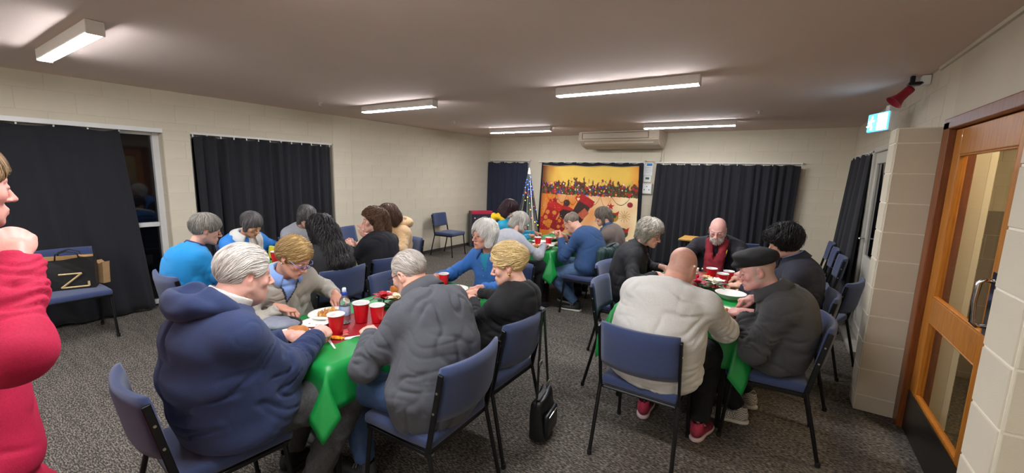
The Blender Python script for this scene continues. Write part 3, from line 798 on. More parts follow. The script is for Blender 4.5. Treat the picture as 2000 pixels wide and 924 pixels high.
# ------------------------------------------------------------------ tables and plastic cloths
M_green = mat('green_plastic_cloth', (22, 146, 66), .42, noise=.06, nscale=5, bump=.05, bscale=30)
M_tabletop = mat('table_board', (190, 170, 140), .6, noise=.1, nscale=6)
def frame_table(name, label, cx, cy, ang, L_, W_, zt, m=M_tabletop):
    """long side along the table's own y"""
    t = empty(name, label, 'table', (cx, cy, 0), ang)
    bm = bmesh.new(); add_box(bm, (0, 0, zt - .0145), (W_, L_, .025), bevel=.004); bm_obj('tabletop', bm, m, t)
    for sx in (-1, 1):
        for sy in (-1, 1):
            bm = bmesh.new(); add_box(bm, (sx * (W_ / 2 - .05), sy * (L_ / 2 - .07), (zt - .03) / 2), (.032, .032, zt - .03), bevel=.003); bm_obj('leg', bm, M_black, t)
    for sy in (-1, 1):
        bm = bmesh.new(); add_box(bm, (0, sy * (L_ / 2 - .07), zt - .05), (W_ - .14, .025, .04), bevel=.003); bm_obj('apron', bm, M_black, t)
    return t
def cloth(label, cx, cy, ang, L_, W_, zt, drop, seed, drops=None, corner=1.0):
    """thin plastic sheet: flat on the top, hanging on all four sides with its corners in points"""
    rg = np.random.default_rng(seed)
    dW, dE, dS, dN = drops or (drop,) * 4
    n = .028
    xs = np.concatenate([np.linspace(-W_ / 2 - dW, -W_ / 2, max(4, int(dW / n)), endpoint=False), np.linspace(-W_ / 2, W_ / 2, 22), np.linspace(W_ / 2, W_ / 2 + dE, max(4, int(dE / n)) + 1)[1:]])
    ys = np.concatenate([np.linspace(-L_ / 2 - dS, -L_ / 2, max(4, int(dS / n)), endpoint=False), np.linspace(-L_ / 2, L_ / 2, 44), np.linspace(L_ / 2, L_ / 2 + dN, max(4, int(dN / n)) + 1)[1:]])
    X, Y = np.meshgrid(xs, ys)
    ox = np.sign(X) * np.maximum(abs(X) - W_ / 2, 0); oy = np.sign(Y) * np.maximum(abs(Y) - L_ / 2, 0)
    bx, by = X - ox, Y - oy
    ax, ay = abs(ox), abs(oy)
    h = np.hypot(ax, ay)
    wv = .02 * np.sin(bx * 13 + seed) + .016 * np.sin(by * 11 + seed * 2) + .01 * np.sin((bx + by) * 31)
    both = np.minimum(ax, ay); mx_ = np.maximum(ax, ay)
    Z = -np.where(both > 0, mx_ + both * .50 * corner, h)
    out = .008 + (.05 + wv) * np.clip(h / .25, 0, 1) * .8
    # on a corner the two faces fold towards the diagonal
    out = np.where(both > 0, .008 + .045 * np.clip(h / .25, 0, 1), out)
    dx = np.where(ax > 0, np.sign(ox) * out, 0); dy = np.where(ay > 0, np.sign(oy) * out, 0)
    fl = both > 0                                    # the loose corner hangs as a kite facing out along the diagonal
    dx = dx + np.where(fl, np.sign(ox) * (.16 * both + .30 * (ax - ay)), 0); dy = dy + np.where(fl, np.sign(oy) * (.16 * both - .30 * (ax - ay)), 0)
    flat = h == 0
    q = np.stack([X.reshape(-1) * 4, Y.reshape(-1) * 4, np.full(X.size, seed * 3.1)], 1)
    Zb = np.where(flat, .0008 * pnoise(q * 2).reshape(X.shape), Z) 
    P = np.stack([bx + dx, by + dy, zt + .004 + Zb], -1).reshape(-1, 3)
    nx = len(xs) - 1; ny = len(ys) - 1; w_ = nx + 1
    i, j = np.meshgrid(np.arange(nx), np.arange(ny)); c = (j * w_ + i).reshape(-1)
    me = np_mesh('tablecloth', P, np.stack([c, c + 1, c + w_ + 1, c + w_], 1))
    o = link('tablecloth', me, M_green, None, (cx, cy, 0), (0, 0, ang))
    m = o.modifiers.new('thickness', 'SOLIDIFY'); m.thickness = .0025; m.offset = 1
    return tag(o, label, 'tablecloth', 'green plastic tablecloths')
def runner_mat():
    m = mat('red_glitter_runner', (160, 20, 34), .5, noise=.2, nscale=60)
    nt = m.node_tree; N = nt.nodes; L = nt.links; b = N['Principled BSDF']
    v = N.new('ShaderNodeTexVoronoi'); v.inputs['Scale'].default_value = 110
    tc = [n for n in N if n.type == 'TEX_COORD'][0]; L.new(tc.outputs['Object'], v.inputs['Vector'])
    r = N.new('ShaderNodeValToRGB'); r.color_ramp.elements[0].position = .10; r.color_ramp.elements[1].position = .16
    r.color_ramp.elements[0].color = (1, 1, 1, 1); r.color_ramp.elements[1].color = (0, 0, 0, 1); L.new(v.outputs['Distance'], r.inputs[0])
    mx = N.new('ShaderNodeMix'); mx.data_type = 'RGBA'; L.new(r.outputs[0], mx.inputs[0])
    old = b.inputs['Base Color'].links[0].from_socket
    L.new(old, mx.inputs[6]); mx.inputs[7].default_value = srgb((250, 210, 190)); L.new(mx.outputs[2], b.inputs['Base Color'])
    return m
M_runner = runner_mat()
def runner(label, cx, cy, ang, L_, W_, zt, drop=.12):
    ys = np.concatenate([[-L_ / 2 - .012, -L_ / 2 - .01, -L_ / 2], np.linspace(-L_ / 2, L_ / 2, 30)[1:-1], [L_ / 2, L_ / 2 + .01, L_ / 2 + .012]])
    xs = np.linspace(-W_ / 2, W_ / 2, 8); X, Y = np.meshgrid(xs, ys)
    Z = np.zeros_like(X) + zt + .0075
    if drop:
        Z[0] -= drop; Z[1] -= .02; Z[-1] -= drop; Z[-2] -= .02
        Y[0] -= .012; Y[-1] += .012
    P = np.stack([X, Y, Z], -1).reshape(-1, 3); nx, ny = len(xs) - 1, len(ys) - 1
    i, j = np.meshgrid(np.arange(nx), np.arange(ny)); c = (j * (nx + 1) + i).reshape(-1)
    o = link('table_runner', np_mesh('table_runner', P, np.stack([c, c + 1, c + nx + 2, c + nx + 1], 1)), M_runner, None, (cx, cy, 0), (0, 0, ang))
    o.modifiers.new('thickness', 'SOLIDIFY').thickness = .0015
    return tag(o, label, 'table runner', 'red glitter table runners')
ZT = .72
T1 = (-2.085, 1.83, 0, 1.52, .76); T2 = (-3.86, 2.46, 0, 1.5, .74); T3 = (-2.66, 5.22, -.02, 1.56, .74); T4 = (-.550, 3.66, 0, 1.6, .78)
frame_table('trestle_table', 'black legged table under the cloth at the near left', *T1, ZT)
frame_table('trestle_table', 'black legged table under the cloth at the left back', *T2, ZT)
frame_table('trestle_table', 'black legged table under the cloth in front of the printed hanging', *T3, ZT)
frame_table('trestle_table', 'black legged table under the cloth at the right', *T4, ZT)
cloth('green plastic tablecloth on the near left table, corner hanging in a point', *T1, ZT, .25, 1, (.2, .2, .2, .2), 1.1)
cloth('green plastic tablecloth on the left back table', *T2, ZT, .22, 2)
cloth('green plastic tablecloth on the table before the printed hanging', *T3, ZT, .27, 3, (.26, .26, .30, .2), .7)
cloth('green plastic tablecloth on the right table with the bearded man', *T4, ZT, .25, 4, (.24, .22, .26, .2), 1.1)
runner('red glitter runner along the near left table', -2.085, 1.90, 0, 1.26, .34, ZT, 0)
runner('red glitter runner along the left back table', -3.86, 2.46, 0, 1.40, .30, ZT, 0)
runner('red glitter runner on the table before the printed hanging', T3[0], T3[1], T3[2], 1.3, .30, ZT, 0)
runner('red glitter runner along the right table', -.535, 3.72, 0, 1.4, .32, ZT, 0)
frame_table('desk', 'small light wood desk behind the white bearded man', -1.02, 6.85, 0, .5, .48, .74, mat('pale_wood', (196, 150, 76), .45, col2=(180, 132, 60), noise=.2, nscale=8, aniso=(3, 22, 10)))
# ------------------------------------------------------------------ smooth solids on a grid (for bodies, clothes, hair)
class Field:
    def __init__(s, lo, hi, h):
        s.lo = np.array(lo, float); s.h = h
        s.n = np.maximum(4, np.ceil((np.array(hi, float) - s.lo) / h).astype(int) + 1)
        s.v = np.full(s.n, .5, np.float32)
    def _blk(s, lo, hi):
        a = np.clip(np.floor((np.array(lo) - s.lo) / s.h).astype(int), 0, s.n); b = np.clip(np.ceil((np.array(hi) - s.lo) / s.h).astype(int) + 1, 0, s.n)
        if (b <= a).any(): return None, None
        sl = tuple(slice(i, j) for i, j in zip(a, b))
        g = [(s.lo[k] + s.h * np.arange(a[k], b[k])).astype(np.float32) for k in range(3)]
        return sl, (g[0][:, None, None], g[1][None, :, None], g[2][None, None, :])
    def _mix(s, sl, d, k, mode):
        v = s.v[sl]
        if mode == 'add':
            if k > 0:
                h = np.maximum(k - np.abs(v - d), 0) / k; s.v[sl] = np.minimum(v, d) - h * h * k * .25
            else: s.v[sl] = np.minimum(v, d)
        else:
            e = -d
            if k > 0:
                h = np.maximum(k - np.abs(v - e), 0) / k; s.v[sl] = np.maximum(v, e) + h * h * k * .25
            else: s.v[sl] = np.maximum(v, e)
    def cap(s, a, b, ra, rb=None, k=.02, mode='add', cut=None, pad=.05):
        """tapered capsule; cut: keep only the part before the flat end b (cut = extra length)"""
        a = np.array(a, float); b = np.array(b, float); rb = ra if rb is None else rb
        m = max(ra, rb) + k + pad
        sl, g = s._blk(np.minimum(a, b) - m, np.maximum(a, b) + m)
        if sl is None: return
        ba = b - a; L2 = max(ba @ ba, 1e-9)
        pa = [g[i] - a[i] for i in range(3)]
        raw = (pa[0] * ba[0] + pa[1] * ba[1] + pa[2] * ba[2]) / L2
        t = np.clip(raw, 0, 1)
        d = np.sqrt((pa[0] - t * ba[0]) ** 2 + (pa[1] - t * ba[1]) ** 2 + (pa[2] - t * ba[2]) ** 2) - (ra + (rb - ra) * t)
        if cut is not None: d = np.maximum(d, (raw - 1) * math.sqrt(L2) - cut)
        s._mix(sl, d, k, mode)
    def ell(s, c, r, R=None, k=.02, mode='add', pad=.05):
        c = np.array(c, float); r = np.array(r, float) * np.ones(3); m = r.max() + k + pad
        sl, g = s._blk(c - m, c + m)
        if sl is None: return
        q = [g[i] - c[i] for i in range(3)]
        if R is not None: q = [R[0, i] * q[0] + R[1, i] * q[1] + R[2, i] * q[2] for i in range(3)]
        k0 = np.sqrt((q[0] / r[0]) ** 2 + (q[1] / r[1]) ** 2 + (q[2] / r[2]) ** 2)
        k1 = np.sqrt((q[0] / r[0] ** 2) ** 2 + (q[1] / r[1] ** 2) ** 2 + (q[2] / r[2] ** 2) ** 2) + 1e-6
        s._mix(sl, np.where(k0 < .05, -r.min(), k0 * (k0 - 1) / k1), k, mode)
    def half(s, p, n, k=.006, mode='sub'):
        """remove the side the normal points to"""
        n = np.array(n, float); n /= np.linalg.norm(n)
        sl, g = s._blk(s.lo, s.lo + s.h * s.n)
        d = -((g[0] - p[0]) * n[0] + (g[1] - p[1]) * n[1] + (g[2] - p[2]) * n[2])
        s._mix(sl, d, k, 'sub')
    def sample(s, P):
        q = (np.asarray(P, float) - s.lo) / s.h; q = np.clip(q, 0, s.n - 1.001); i = q.astype(int); f = q - i; o = 0
        for a in (0, 1):
            for b in (0, 1):
                for c in (0, 1):
                    o = o + (f[:, 0] if a else 1 - f[:, 0]) * (f[:, 1] if b else 1 - f[:, 1]) * (f[:, 2] if c else 1 - f[:, 2]) * s.v[i[:, 0] + a, i[:, 1] + b, i[:, 2] + c]
        return o
    def grad(s, P):
        e = s.h * .7; g = np.stack([s.sample(P + np.eye(3)[k] * e) - s.sample(P - np.eye(3)[k] * e) for k in range(3)], 1)
        return g / (np.linalg.norm(g, axis=1)[:, None] + 1e-9)
    def mesh(s):
        """surface nets: verts, quads"""
        v = s.v; ins = v < 0
        c = sum(ins[a:ins.shape[0] - 1 + a, b:ins.shape[1] - 1 + b, d:ins.shape[2] - 1 + d].astype(np.int8) for a in (0, 1) for b in (0, 1) for d in (0, 1))
        act = (c > 0) & (c < 8); ids = np.argwhere(act)
        if len(ids) == 0: return np.zeros((0, 3)), np.zeros((0, 4), int)
        vid = -np.ones(act.shape, np.int64); vid[act] = np.arange(len(ids))
        acc = np.zeros((len(ids), 3)); cnt = np.zeros(len(ids))
        cor = np.array([(a, b, d) for a in (0, 1) for b in (0, 1) for d in (0, 1)])
        val = [v[ids[:, 0] + q[0], ids[:, 1] + q[1], ids[:, 2] + q[2]] for q in cor]
        for i in range(8):
            for j in range(i + 1, 8):
                if np.abs(cor[i] - cor[j]).sum() != 1: continue
                x = (val[i] < 0) != (val[j] < 0)
                t = np.where(x, val[i] / (val[i] - val[j] + 1e-12), 0)
                acc += np.where(x[:, None], cor[i] + (cor[j] - cor[i]) * t[:, None], 0); cnt += x
        V = s.lo + s.h * (ids + acc / cnt[:, None])
        Fs = []
        for ax in range(3):
            o1, o2 = [(1, 2), (2, 0), (0, 1)][ax]
            sl0 = [slice(None)] * 3; sl1 = [slice(None)] * 3
            sl0[ax] = slice(0, -1); sl1[ax] = slice(1, None)
            A, B = ins[tuple(sl0)], ins[tuple(sl1)]
            e = np.argwhere(A != B)
            ok = (e[:, o1] > 0) & (e[:, o2] > 0) & (e[:, o1] < vid.shape[o1]) & (e[:, o2] < vid.shape[o2])
            e = e[ok]
            if not len(e): continue
            def at(d1, d2):
                q = e.copy(); q[:, o1] -= d1; q[:, o2] -= d2
                return vid[q[:, 0], q[:, 1], q[:, 2]]
            q = np.stack([at(0, 0), at(1, 0), at(1, 1), at(0, 1)], 1)
            fl = A[e[:, 0], e[:, 1], e[:, 2]]
            q[~fl] = q[~fl][:, ::-1]
            Fs.append(q)
        F = np.concatenate(Fs); F = F[(F >= 0).all(1)]
        return V, F

def relax(V, F, it=2, lam=.5):
    E = np.concatenate([F[:, [0, 1]], F[:, [1, 2]], F[:, [2, 3]], F[:, [3, 0]]]); n = len(V)
    for _ in range(it):
        acc = np.stack([np.bincount(E[:, 0], V[E[:, 1], k], n) + np.bincount(E[:, 1], V[E[:, 0], k], n) for k in range(3)], 1)
        cn = np.bincount(E[:, 0], minlength=n) + np.bincount(E[:, 1], minlength=n)
        V = V + lam * (acc / np.maximum(cn, 1)[:, None] - V)
    return V

def vnormals(V, F):
    n = np.cross(V[F[:, 2]] - V[F[:, 0]], V[F[:, 3]] - V[F[:, 1]]); N = np.zeros_like(V)
    for k in range(4):
        for a in range(3): N[:, a] += np.bincount(F[:, k], n[:, a], len(V))
    return N / (np.linalg.norm(N, axis=1)[:, None] + 1e-12)

def tubes(C, W, Nn, th=.4, sides=4):
    """C (n,k,3) centre lines, W (n,k) half widths, Nn (n,k,3) surface normals -> verts, quads"""
    n, k, _ = C.shape
    T = np.gradient(C, axis=1); T /= np.linalg.norm(T, axis=2)[..., None] + 1e-9
    B = np.cross(T, Nn); B /= np.linalg.norm(B, axis=2)[..., None] + 1e-9
    A = np.cross(B, T)
    an = np.arange(sides) * 2 * np.pi / sides
    V = C[:, :, None] + W[..., None, None] * (B[:, :, None] * np.cos(an)[None, None, :, None] + th * A[:, :, None] * np.sin(an)[None, None, :, None])
    idx = np.arange(n * k * sides).reshape(n, k, sides)
    a = idx[:, :-1]; b = idx[:, 1:]
    F = np.stack([a, np.roll(a, -1, 2), np.roll(b, -1, 2), b], -1).reshape(-1, 4)
    return V.reshape(-1, 3), F

def nrm(v): v = np.array(v, float); return v / (np.linalg.norm(v) + 1e-12)
def rotz(a): c, s = math.cos(a), math.sin(a); return np.array([[c, -s, 0], [s, c, 0], [0, 0, 1.]])
def rotx(a): c, s = math.cos(a), math.sin(a); return np.array([[1., 0, 0], [0, c, -s], [0, s, c]])
def roty(a): c, s = math.cos(a), math.sin(a); return np.array([[c, 0, s], [0, 1., 0], [-s, 0, c]])

# ------------------------------------------------------------------ hands (five separate fingers), wrist at origin, fingers to +y, back of the hand +z, thumb towards -x (right hand)
_hand_cache = {}
POSES = {
    'grip': dict(f=[(48, 62, 35), (55, 72, 40), (62, 78, 42), (68, 80, 42)], t=[(-.026, .018, -.010), (-.043, .045, -.028), (-.036, .070, -.043), (-.020, .088, -.048)]),
    'pinch': dict(f=[(38, 48, 20), (46, 52, 24), (58, 62, 30), (66, 66, 34)], t=[(-.026, .018, -.010), (-.044, .048, -.026), (-.040, .074, -.042), (-.032, .094, -.052)]),
    'relax': dict(f=[(16, 24, 14), (18, 28, 16), (22, 30, 18), (24, 32, 18)], t=[(-.026, .018, -.008), (-.048, .044, -.016), (-.055, .070, -.022), (-.054, .094, -.026)]),
    'cup': dict(f=[(30, 40, 22), (34, 42, 24), (38, 44, 26), (40, 46, 26)], t=[(-.026, .018, -.010), (-.046, .042, -.032), (-.048, .064, -.052), (-.040, .084, -.066)]),
    'fist': dict(f=[(70, 85, 50), (72, 88, 50), (74, 88, 50), (76, 88, 50)], t=[(-.026, .018, -.010), (-.042, .045, -.030), (-.030, .066, -.048), (-.008, .074, -.056)]),
}
def hand(pose, side, s=1.0, h=.0034):
    key = (pose, side)
    if key not in _hand_cache:
        P = POSES[pose]
        F = Field((-.085, -.05, -.11), (.075, .21, .05), h)
        F.cap((0, -.045, -.001), (0, .02, 0), .026, .027, .01)
        F.ell((0.002, .05, -.004), (.040, .048, .0155), k=.012)
        F.cap((-.022, .03, -.008), (-.03, .05, -.012), .017, .013, .014)
        base = [(-.030, .086), (-.0095, .092), (.0115, .088), (.031, .078)]
        ln = [(.043, .026, .021), (.047, .030, .022), (.043, .027, .021), (.034, .020, .018)]; rad = [.0092, .0096, .0090, .0080]
        for (bx_, by_), l3, r, cu, sp in zip(base, ln, rad, P['f'], (.06, .0, -.05, -.11)):
            p = np.array([bx_, by_ - .012, -.003]); a = 0
            F.cap(np.array([bx_ * .7, .045, -.002]), p, .0095, r * 1.08, .008)
            for q, (l, c) in enumerate(zip(l3, cu)):
                a += math.radians(c); d = np.array([-math.sin(sp) * math.cos(a), math.cos(a), -math.sin(a)])
                e = p + d * l; F.cap(p, e, r * (1.03 - .08 * q), r * (.96 - .1 * q), .003 if q else .005, pad=.02); p = e
        t = P['t']
        for q in range(3): F.cap(t[q], t[q + 1], (.0145, .0112, .0102)[q], (.0115, .0104, .0086)[q], .006 if q == 0 else .003, pad=.02)
        V, Q = F.mesh(); V = relax(V, Q, 1, .4)
        if side == 'L': V = V * np.array([-1, 1, 1]); Q = Q[:, ::-1]
        _hand_cache[key] = (V, Q)
    V, Q = _hand_cache[key]
    return V * s, Q

# ------------------------------------------------------------------ heads
def L3(c): return np.array(srgb(c)[:3])
def head_mesh(o, nb, h=.0042):
    """o: options; nb: base of the neck in head space. head space: origin between the ears, +y face, +z up"""
    fem = o.get('fem', 0); fat = o.get('fat', 0); nose = o.get('nose', 1.); rn = o.get('neck', .050 if fem else .058)
    lo = np.minimum((-.115, -.13, -.16), nb - .08); hi = np.maximum((.115, .155, .135), nb + .08)
    F = Field(lo, hi, h)
    F.ell((0, -.014, .036), (.0735, .094, .080), k=0)
    F.ell((0, .028, -.025), (.058 + .006 * fat, .060, .082), k=.04)
    F.ell((0, .050, -.080), (.036 + .008 * fat, .036, .030), k=.035)
    for s in (-1, 1):
        F.cap((s * .054, -.004, -.055), (s * .022, .062, -.094), .019 + .006 * fat, .014, .03)
        F.ell((s * .042, .062, -.026), (.020 + .004 * fat, .018, .020), k=.022)
        F.cap((s * .012, .083, .020), (s * .040, .070, .022), .009, .009, .014)
    F.ell((0, .082, -.105), (.018, .016, .014), k=.020)                       # chin
    for s in (-1, 1):                                                       # eye sockets, lidded eyes
        F.ell((s * .031, .103, .001), (.017, .017, .0105), k=.010, mode='sub')
        F.ell((s * .031, .0775, -.001), (.0145, .0135, .0125), k=.003)
    F.cap((0, .086, .012), (0, .106 + .006 * nose, -.030), .0075, .0098 * nose, .010)   # nose
    F.ell((0, .107 + .006 * nose, -.034), (.0115 * nose, .011, .0095), k=.006)
    for s in (-1, 1): F.ell((s * .0125 * nose, .098, -.038), (.0085, .010, .0075), k=.006)
    F.ell((0, .083, -.070), (.026, .018, .018), k=.014)                        # mouth mound
    F.cap((-.019, .0935, -.0655), (.019, .0935, -.0655), .0050, .0050, .006)
    F.cap((-.016, .0930, -.0765), (.016, .0930, -.0765), .0058, .0058, .006)
    F.cap((-.021, .1015, -.0708), (.021, .1015, -.0708), .0028 + o.get('mouth', 0), None, .003, 'sub')
    for s in (-1, 1):                                                       # ears
        R = rotz(s * -.35) @ rotx(-.2)
        F.ell((s * .0755, -.012, -.004), (.0085, .019, .031), R, k=.008)
        F.ell((s * .084, -.006, .000), (.007, .010, .017), R, k=.004, mode='sub')
        F.ell((s * .073, -.004, -.030), (.007, .010, .010), R, k=.008)
    d = nrm(np.array([0, -.022, -.05]) - nb)
    F.cap(nb - d * .06, (0, -.026, -.045), rn * 1.12, rn, .03)
    if fat: F.ell((0, .035, -.105), (.040, .04, .025 + .01 * fat), k=.04)
    V, Q = F.mesh(); V = relax(V, Q, 1, .35)
    # colours: skin with redder nose, cheeks, ears; lips, brows, lash line, stubble
    sk = L3(o.get('skin', (226, 178, 158))); C = np.tile(sk, (len(V), 1))
    def blob(c, r, col, amt):
        nonlocal C
        d_ = np.linalg.norm((V - np.array(c)) / np.array(r), axis=1); w_ = (np.clip(1.3 - d_, 0, 1) * amt)[:, None]; C = C * (1 - w_) + np.array(col) * w_
    rosy = sk * np.array([1.02, .80, .78])
    for s in (-1, 1):
        blob((s * .042, .075, -.030), (.028, .03, .024), rosy, o.get('rosy', .5)); blob((s * .08, -.01, -.005), (.02, .03, .035), rosy, .5)
        blob((s * .031, .09, .004), (.02, .02, .011), sk * .86, .5)
    blob((0, .112, -.033), (.02, .02, .016), rosy, .6); blob((0, .09, -.10), (.05, .04, .02), rosy, .15)
    lip = L3(o.get('lip', (176, 96, 90))); m = (V[:, 1] > .07)
    lz = np.clip(1 - np.abs(V[:, 2] + .0708) / .0115, 0, 1) * np.clip(1.25 - np.abs(V[:, 0]) / .023, 0, 1) * m
    C = C * (1 - .75 * np.clip(lz * 2, 0, 1)[:, None]) + lip * .75 * np.clip(lz * 2, 0, 1)[:, None]
    ml = np.clip(1.3 - np.abs(V[:, 2] + .0708) / .0024, 0, 1) * (np.abs(V[:, 0]) < .022) * m; C = C * (1 - .6 * ml[:, None]) + L3((70, 30, 30)) * .6 * ml[:, None]
    bw = L3(o.get('brow', (120, 100, 84)))
    for s in (-1, 1):
        bx = np.abs(V[:, 0] * s - .032); zc = .0225 - 4.5 * (V[:, 0] * s - .030) ** 2 * 8
        w_ = np.clip(1.4 - np.abs(V[:, 2] - zc) / .0045, 0, 1) * (bx < .022) * m * o.get('browamt', .7); C = C * (1 - w_[:, None]) + bw * w_[:, None]
        lid = -.0035 if not o.get('open') else 0
        w_ = np.clip(1.4 - np.abs(V[:, 2] - lid + 10 * (V[:, 0] * s - .031) ** 2) / .0028, 0, 1) * (np.abs(V[:, 0] * s - .031) < .0155) * (V[:, 1] > .075) * .85
        if o.get('open'): w_ = np.clip(1.6 - np.hypot((V[:, 0] * s - .031) / .0125, V[:, 2] / .0055), 0, 1) * (V[:, 1] > .08) * .9
        C = C * (1 - w_[:, None]) + L3((40, 26, 24)) * w_[:, None]
    st = o.get('stubble')
    if st is not None:
        col, z0, amt = st                                      # short hair on a shaved head, above the ears and round the back
        w_ = np.clip((-V[:, 1] + .035) / .02, 0, 1) * np.clip((V[:, 2] + .075) / .02, 0, 1) * np.clip((z0 - V[:, 2]) / .03, 0, 1) * (np.abs(V[:, 0]) < .0765) * amt
        C = C * (1 - w_[:, None]) + L3(col) * w_[:, None]
    n = pnoise(V * 55)[:, None]; C = np.clip(C * (1 + .08 * n), 0, 1)
    return V, Q, C

# ------------------------------------------------------------------ hair
def hair_mesh(st, h=.0048):
    """cap surface plus tapered locks traced along it; returns verts, quads, colours in head space"""
    t = st.get('t', .012); rg = np.random.default_rng(st.get('seed', 1))
    lo = np.array(st.get('lo', (-.13, -.15, -.14))); hi = np.array(st.get('hi', (.13, .13, .16)))
    F = Field(lo, hi, h)
    F.ell((0, -.016, .038), (.0735 + t, .094 + t, .080 + t * 1.15), k=0)
    for e in st.get('ells', ()): F.ell(e[0], e[1], k=e[2] if len(e) > 2 else .03)
    for e in st.get('caps', ()): F.cap(e[0], e[1], e[2], e[3], k=e[4] if len(e) > 4 else .03)
    fc, fr = st.get('face', ((0, .100, -.045), (.100, .072, .105)))
    F.ell(fc, fr, k=.012, mode='sub')
    F.ell((0, .02, -.12), (.060, .075, .095), k=.012, mode='sub')                # under the jaw
    for e in st.get('cuts', ()): F.ell(e[0], e[1], k=.012, mode='sub')
    for p, n in st.get('planes', (((0, -.08, -.062), (0, .55, -1)),)): F.half(p, n, .012)
    if st.get('ears', True):
        for s in (-1, 1): F.ell((s * .080, -.008, -.014), (.03, .024, .036), k=.01, mode='sub')
    V, Q = F.mesh()
    if len(V) == 0: return V, Q, V
    V = relax(V, Q, 1, .4)
    N = vnormals(V, Q)
    c1, c2 = L3(st['c1']), L3(st['c2'])
    fl = st.get('flow', 'down'); crown = np.array(st.get('crown', (0, -.05, .115)))
    def flow(P):
        d = P - crown
        if fl == 'down': f = nrm_rows(d * np.array([1, 1, .4])) + np.array([0, 0, -.9])
        elif fl == 'back': f = np.tile(np.array([0, -1., -.25]), (len(P), 1)) + np.array([0, 0, -1.]) * np.clip(-P[:, 1:2] / .06, 0, 1)
        elif fl == 'up': f = nrm_rows(np.array(st['knot']) - P)
        elif fl == 'side': f = np.stack([np.sign(P[:, 0] - .02) * 1.2, -.5 + 0 * P[:, 0], -.8 + 0 * P[:, 0]], 1)
        else: f = nrm_rows(d)
        return f
    # fine grooves along the flow on the cap
    fd = flow(V); fd = fd - N * (fd * N).sum(1)[:, None]; fd = nrm_rows(fd); sd = np.cross(fd, N)
    g = pnoise(np.stack([(V * sd).sum(1) * 130, (V * fd).sum(1) * 14, V[:, 2] * 10], 1))
    V = V + N * (g * st.get('groove', .0022) * .7)[:, None]
    mixv = np.clip(.45 + .6 * g + .3 * pnoise(V * 30), 0, 1)[:, None]
    C = c1 * (1 - mixv) + c2 * mixv
    nl = int(st.get('locks', 260) * st.get('dense', 2.6))
    if nl:
        K = st.get('k', 9); step = st.get('len', .07) / K
        w_ = np.ones(len(V)); zmin = st.get('lockmin')
        sel = rg.choice(len(V), nl, replace=len(V) < nl); P = V[sel].copy(); pts = []; nn = []
        ph = rg.uniform(0, 6.28, nl); fr_ = rg.uniform(.7, 1.3, nl) * st.get('curlf', 2.2); ca = st.get('curl', 0.) * rg.uniform(.5, 1.3, nl)
        lift = st.get('lift', .002) * .6 * rg.uniform(.2, 1.6, nl); jit = rg.normal(0, st.get('jit', .18), (nl, 3))
        ls = rg.uniform(.55, 1.15, nl)
        for q in range(K):
            G = F.grad(P); dd = F.sample(P); P = P - G * (dd * .8)[:, None]
            f = flow(P) + jit; f = f - G * (f * G).sum(1)[:, None]; f = nrm_rows(f); sdv = np.cross(f, G)
            a = q / K
            off = G * (lift * (.3 + a) * 1.4 + ca * .5 * (1 + np.cos(fr_ * a * 6.28 + ph)))[:, None] + sdv * (ca * np.sin(fr_ * a * 6.28 + ph))[:, None]
            pts.append(P + off); nn.append(G)
            P = P + f * (step * ls)[:, None]
        Cn = np.stack(pts, 1); Nn = np.stack(nn, 1)
        prof = np.sin(np.linspace(.25, 1, K) * np.pi) ** .6 + .08
        W = st.get('w', .0045) * .46 * rg.uniform(.6, 1.4, (nl, 1)) * prof[None, :]
        TV, TF = tubes(Cn, W, Nn, st.get('flat', .45), 3)
        m_ = rg.uniform(.05, .85, nl); tc = c1 * (1 - m_[:, None]) + c2 * m_[:, None]
        tc = np.repeat(tc, K * 3, 0) * (1 + .1 * rg.normal(0, 1, nl).repeat(K * 3))[:, None]
        Q = np.concatenate([Q, TF + len(V)]); V = np.concatenate([V, TV]); C = np.concatenate([C, np.clip(tc, 0, 1)])
    return V, Q, np.clip(C, 0, 1)
def nrm_rows(a): return a / (np.linalg.norm(a, axis=1)[:, None] + 1e-9)

M_skin = mat('skin', (255, 255, 255), .5, attr=True, noise=.06, nscale=180, bump=.12, bscale=420, subs=.12)
M_hair = mat('hair', (255, 255, 255), .48, attr=True, noise=.16, nscale=240, spec=.4)

def fabric(name, rgb, kind='fleece', col2=None):
    if kind == 'paint': return mat(name, (255, 255, 255), .9, attr=True, noise=.12, nscale=260, bump=.5, bscale=420, sheen=.05)
    if kind == 'fleece': return mat(name, rgb, .95, col2=col2, noise=.14, nscale=420, bump=.5, bscale=700, sheen=.08)
    if kind == 'knit': return mat(name, rgb, .9, col2=col2, noise=.12, nscale=260, bump=.55, bscale=420, sheen=.05)
    if kind == 'denim': return mat(name, rgb, .85, col2=col2, noise=.2, nscale=480, bump=.3, bscale=900)
    if kind == 'shell': return mat(name, rgb, .55, col2=col2, noise=.08, nscale=60, bump=.25, bscale=120)
    if kind == 'fur': return mat(name, rgb, .95, col2=col2, noise=.25, nscale=120, bump=1., bscale=260, sheen=.5)
    return mat(name, rgb, .8, col2=col2, noise=.1, nscale=200, bump=.3, bscale=600)

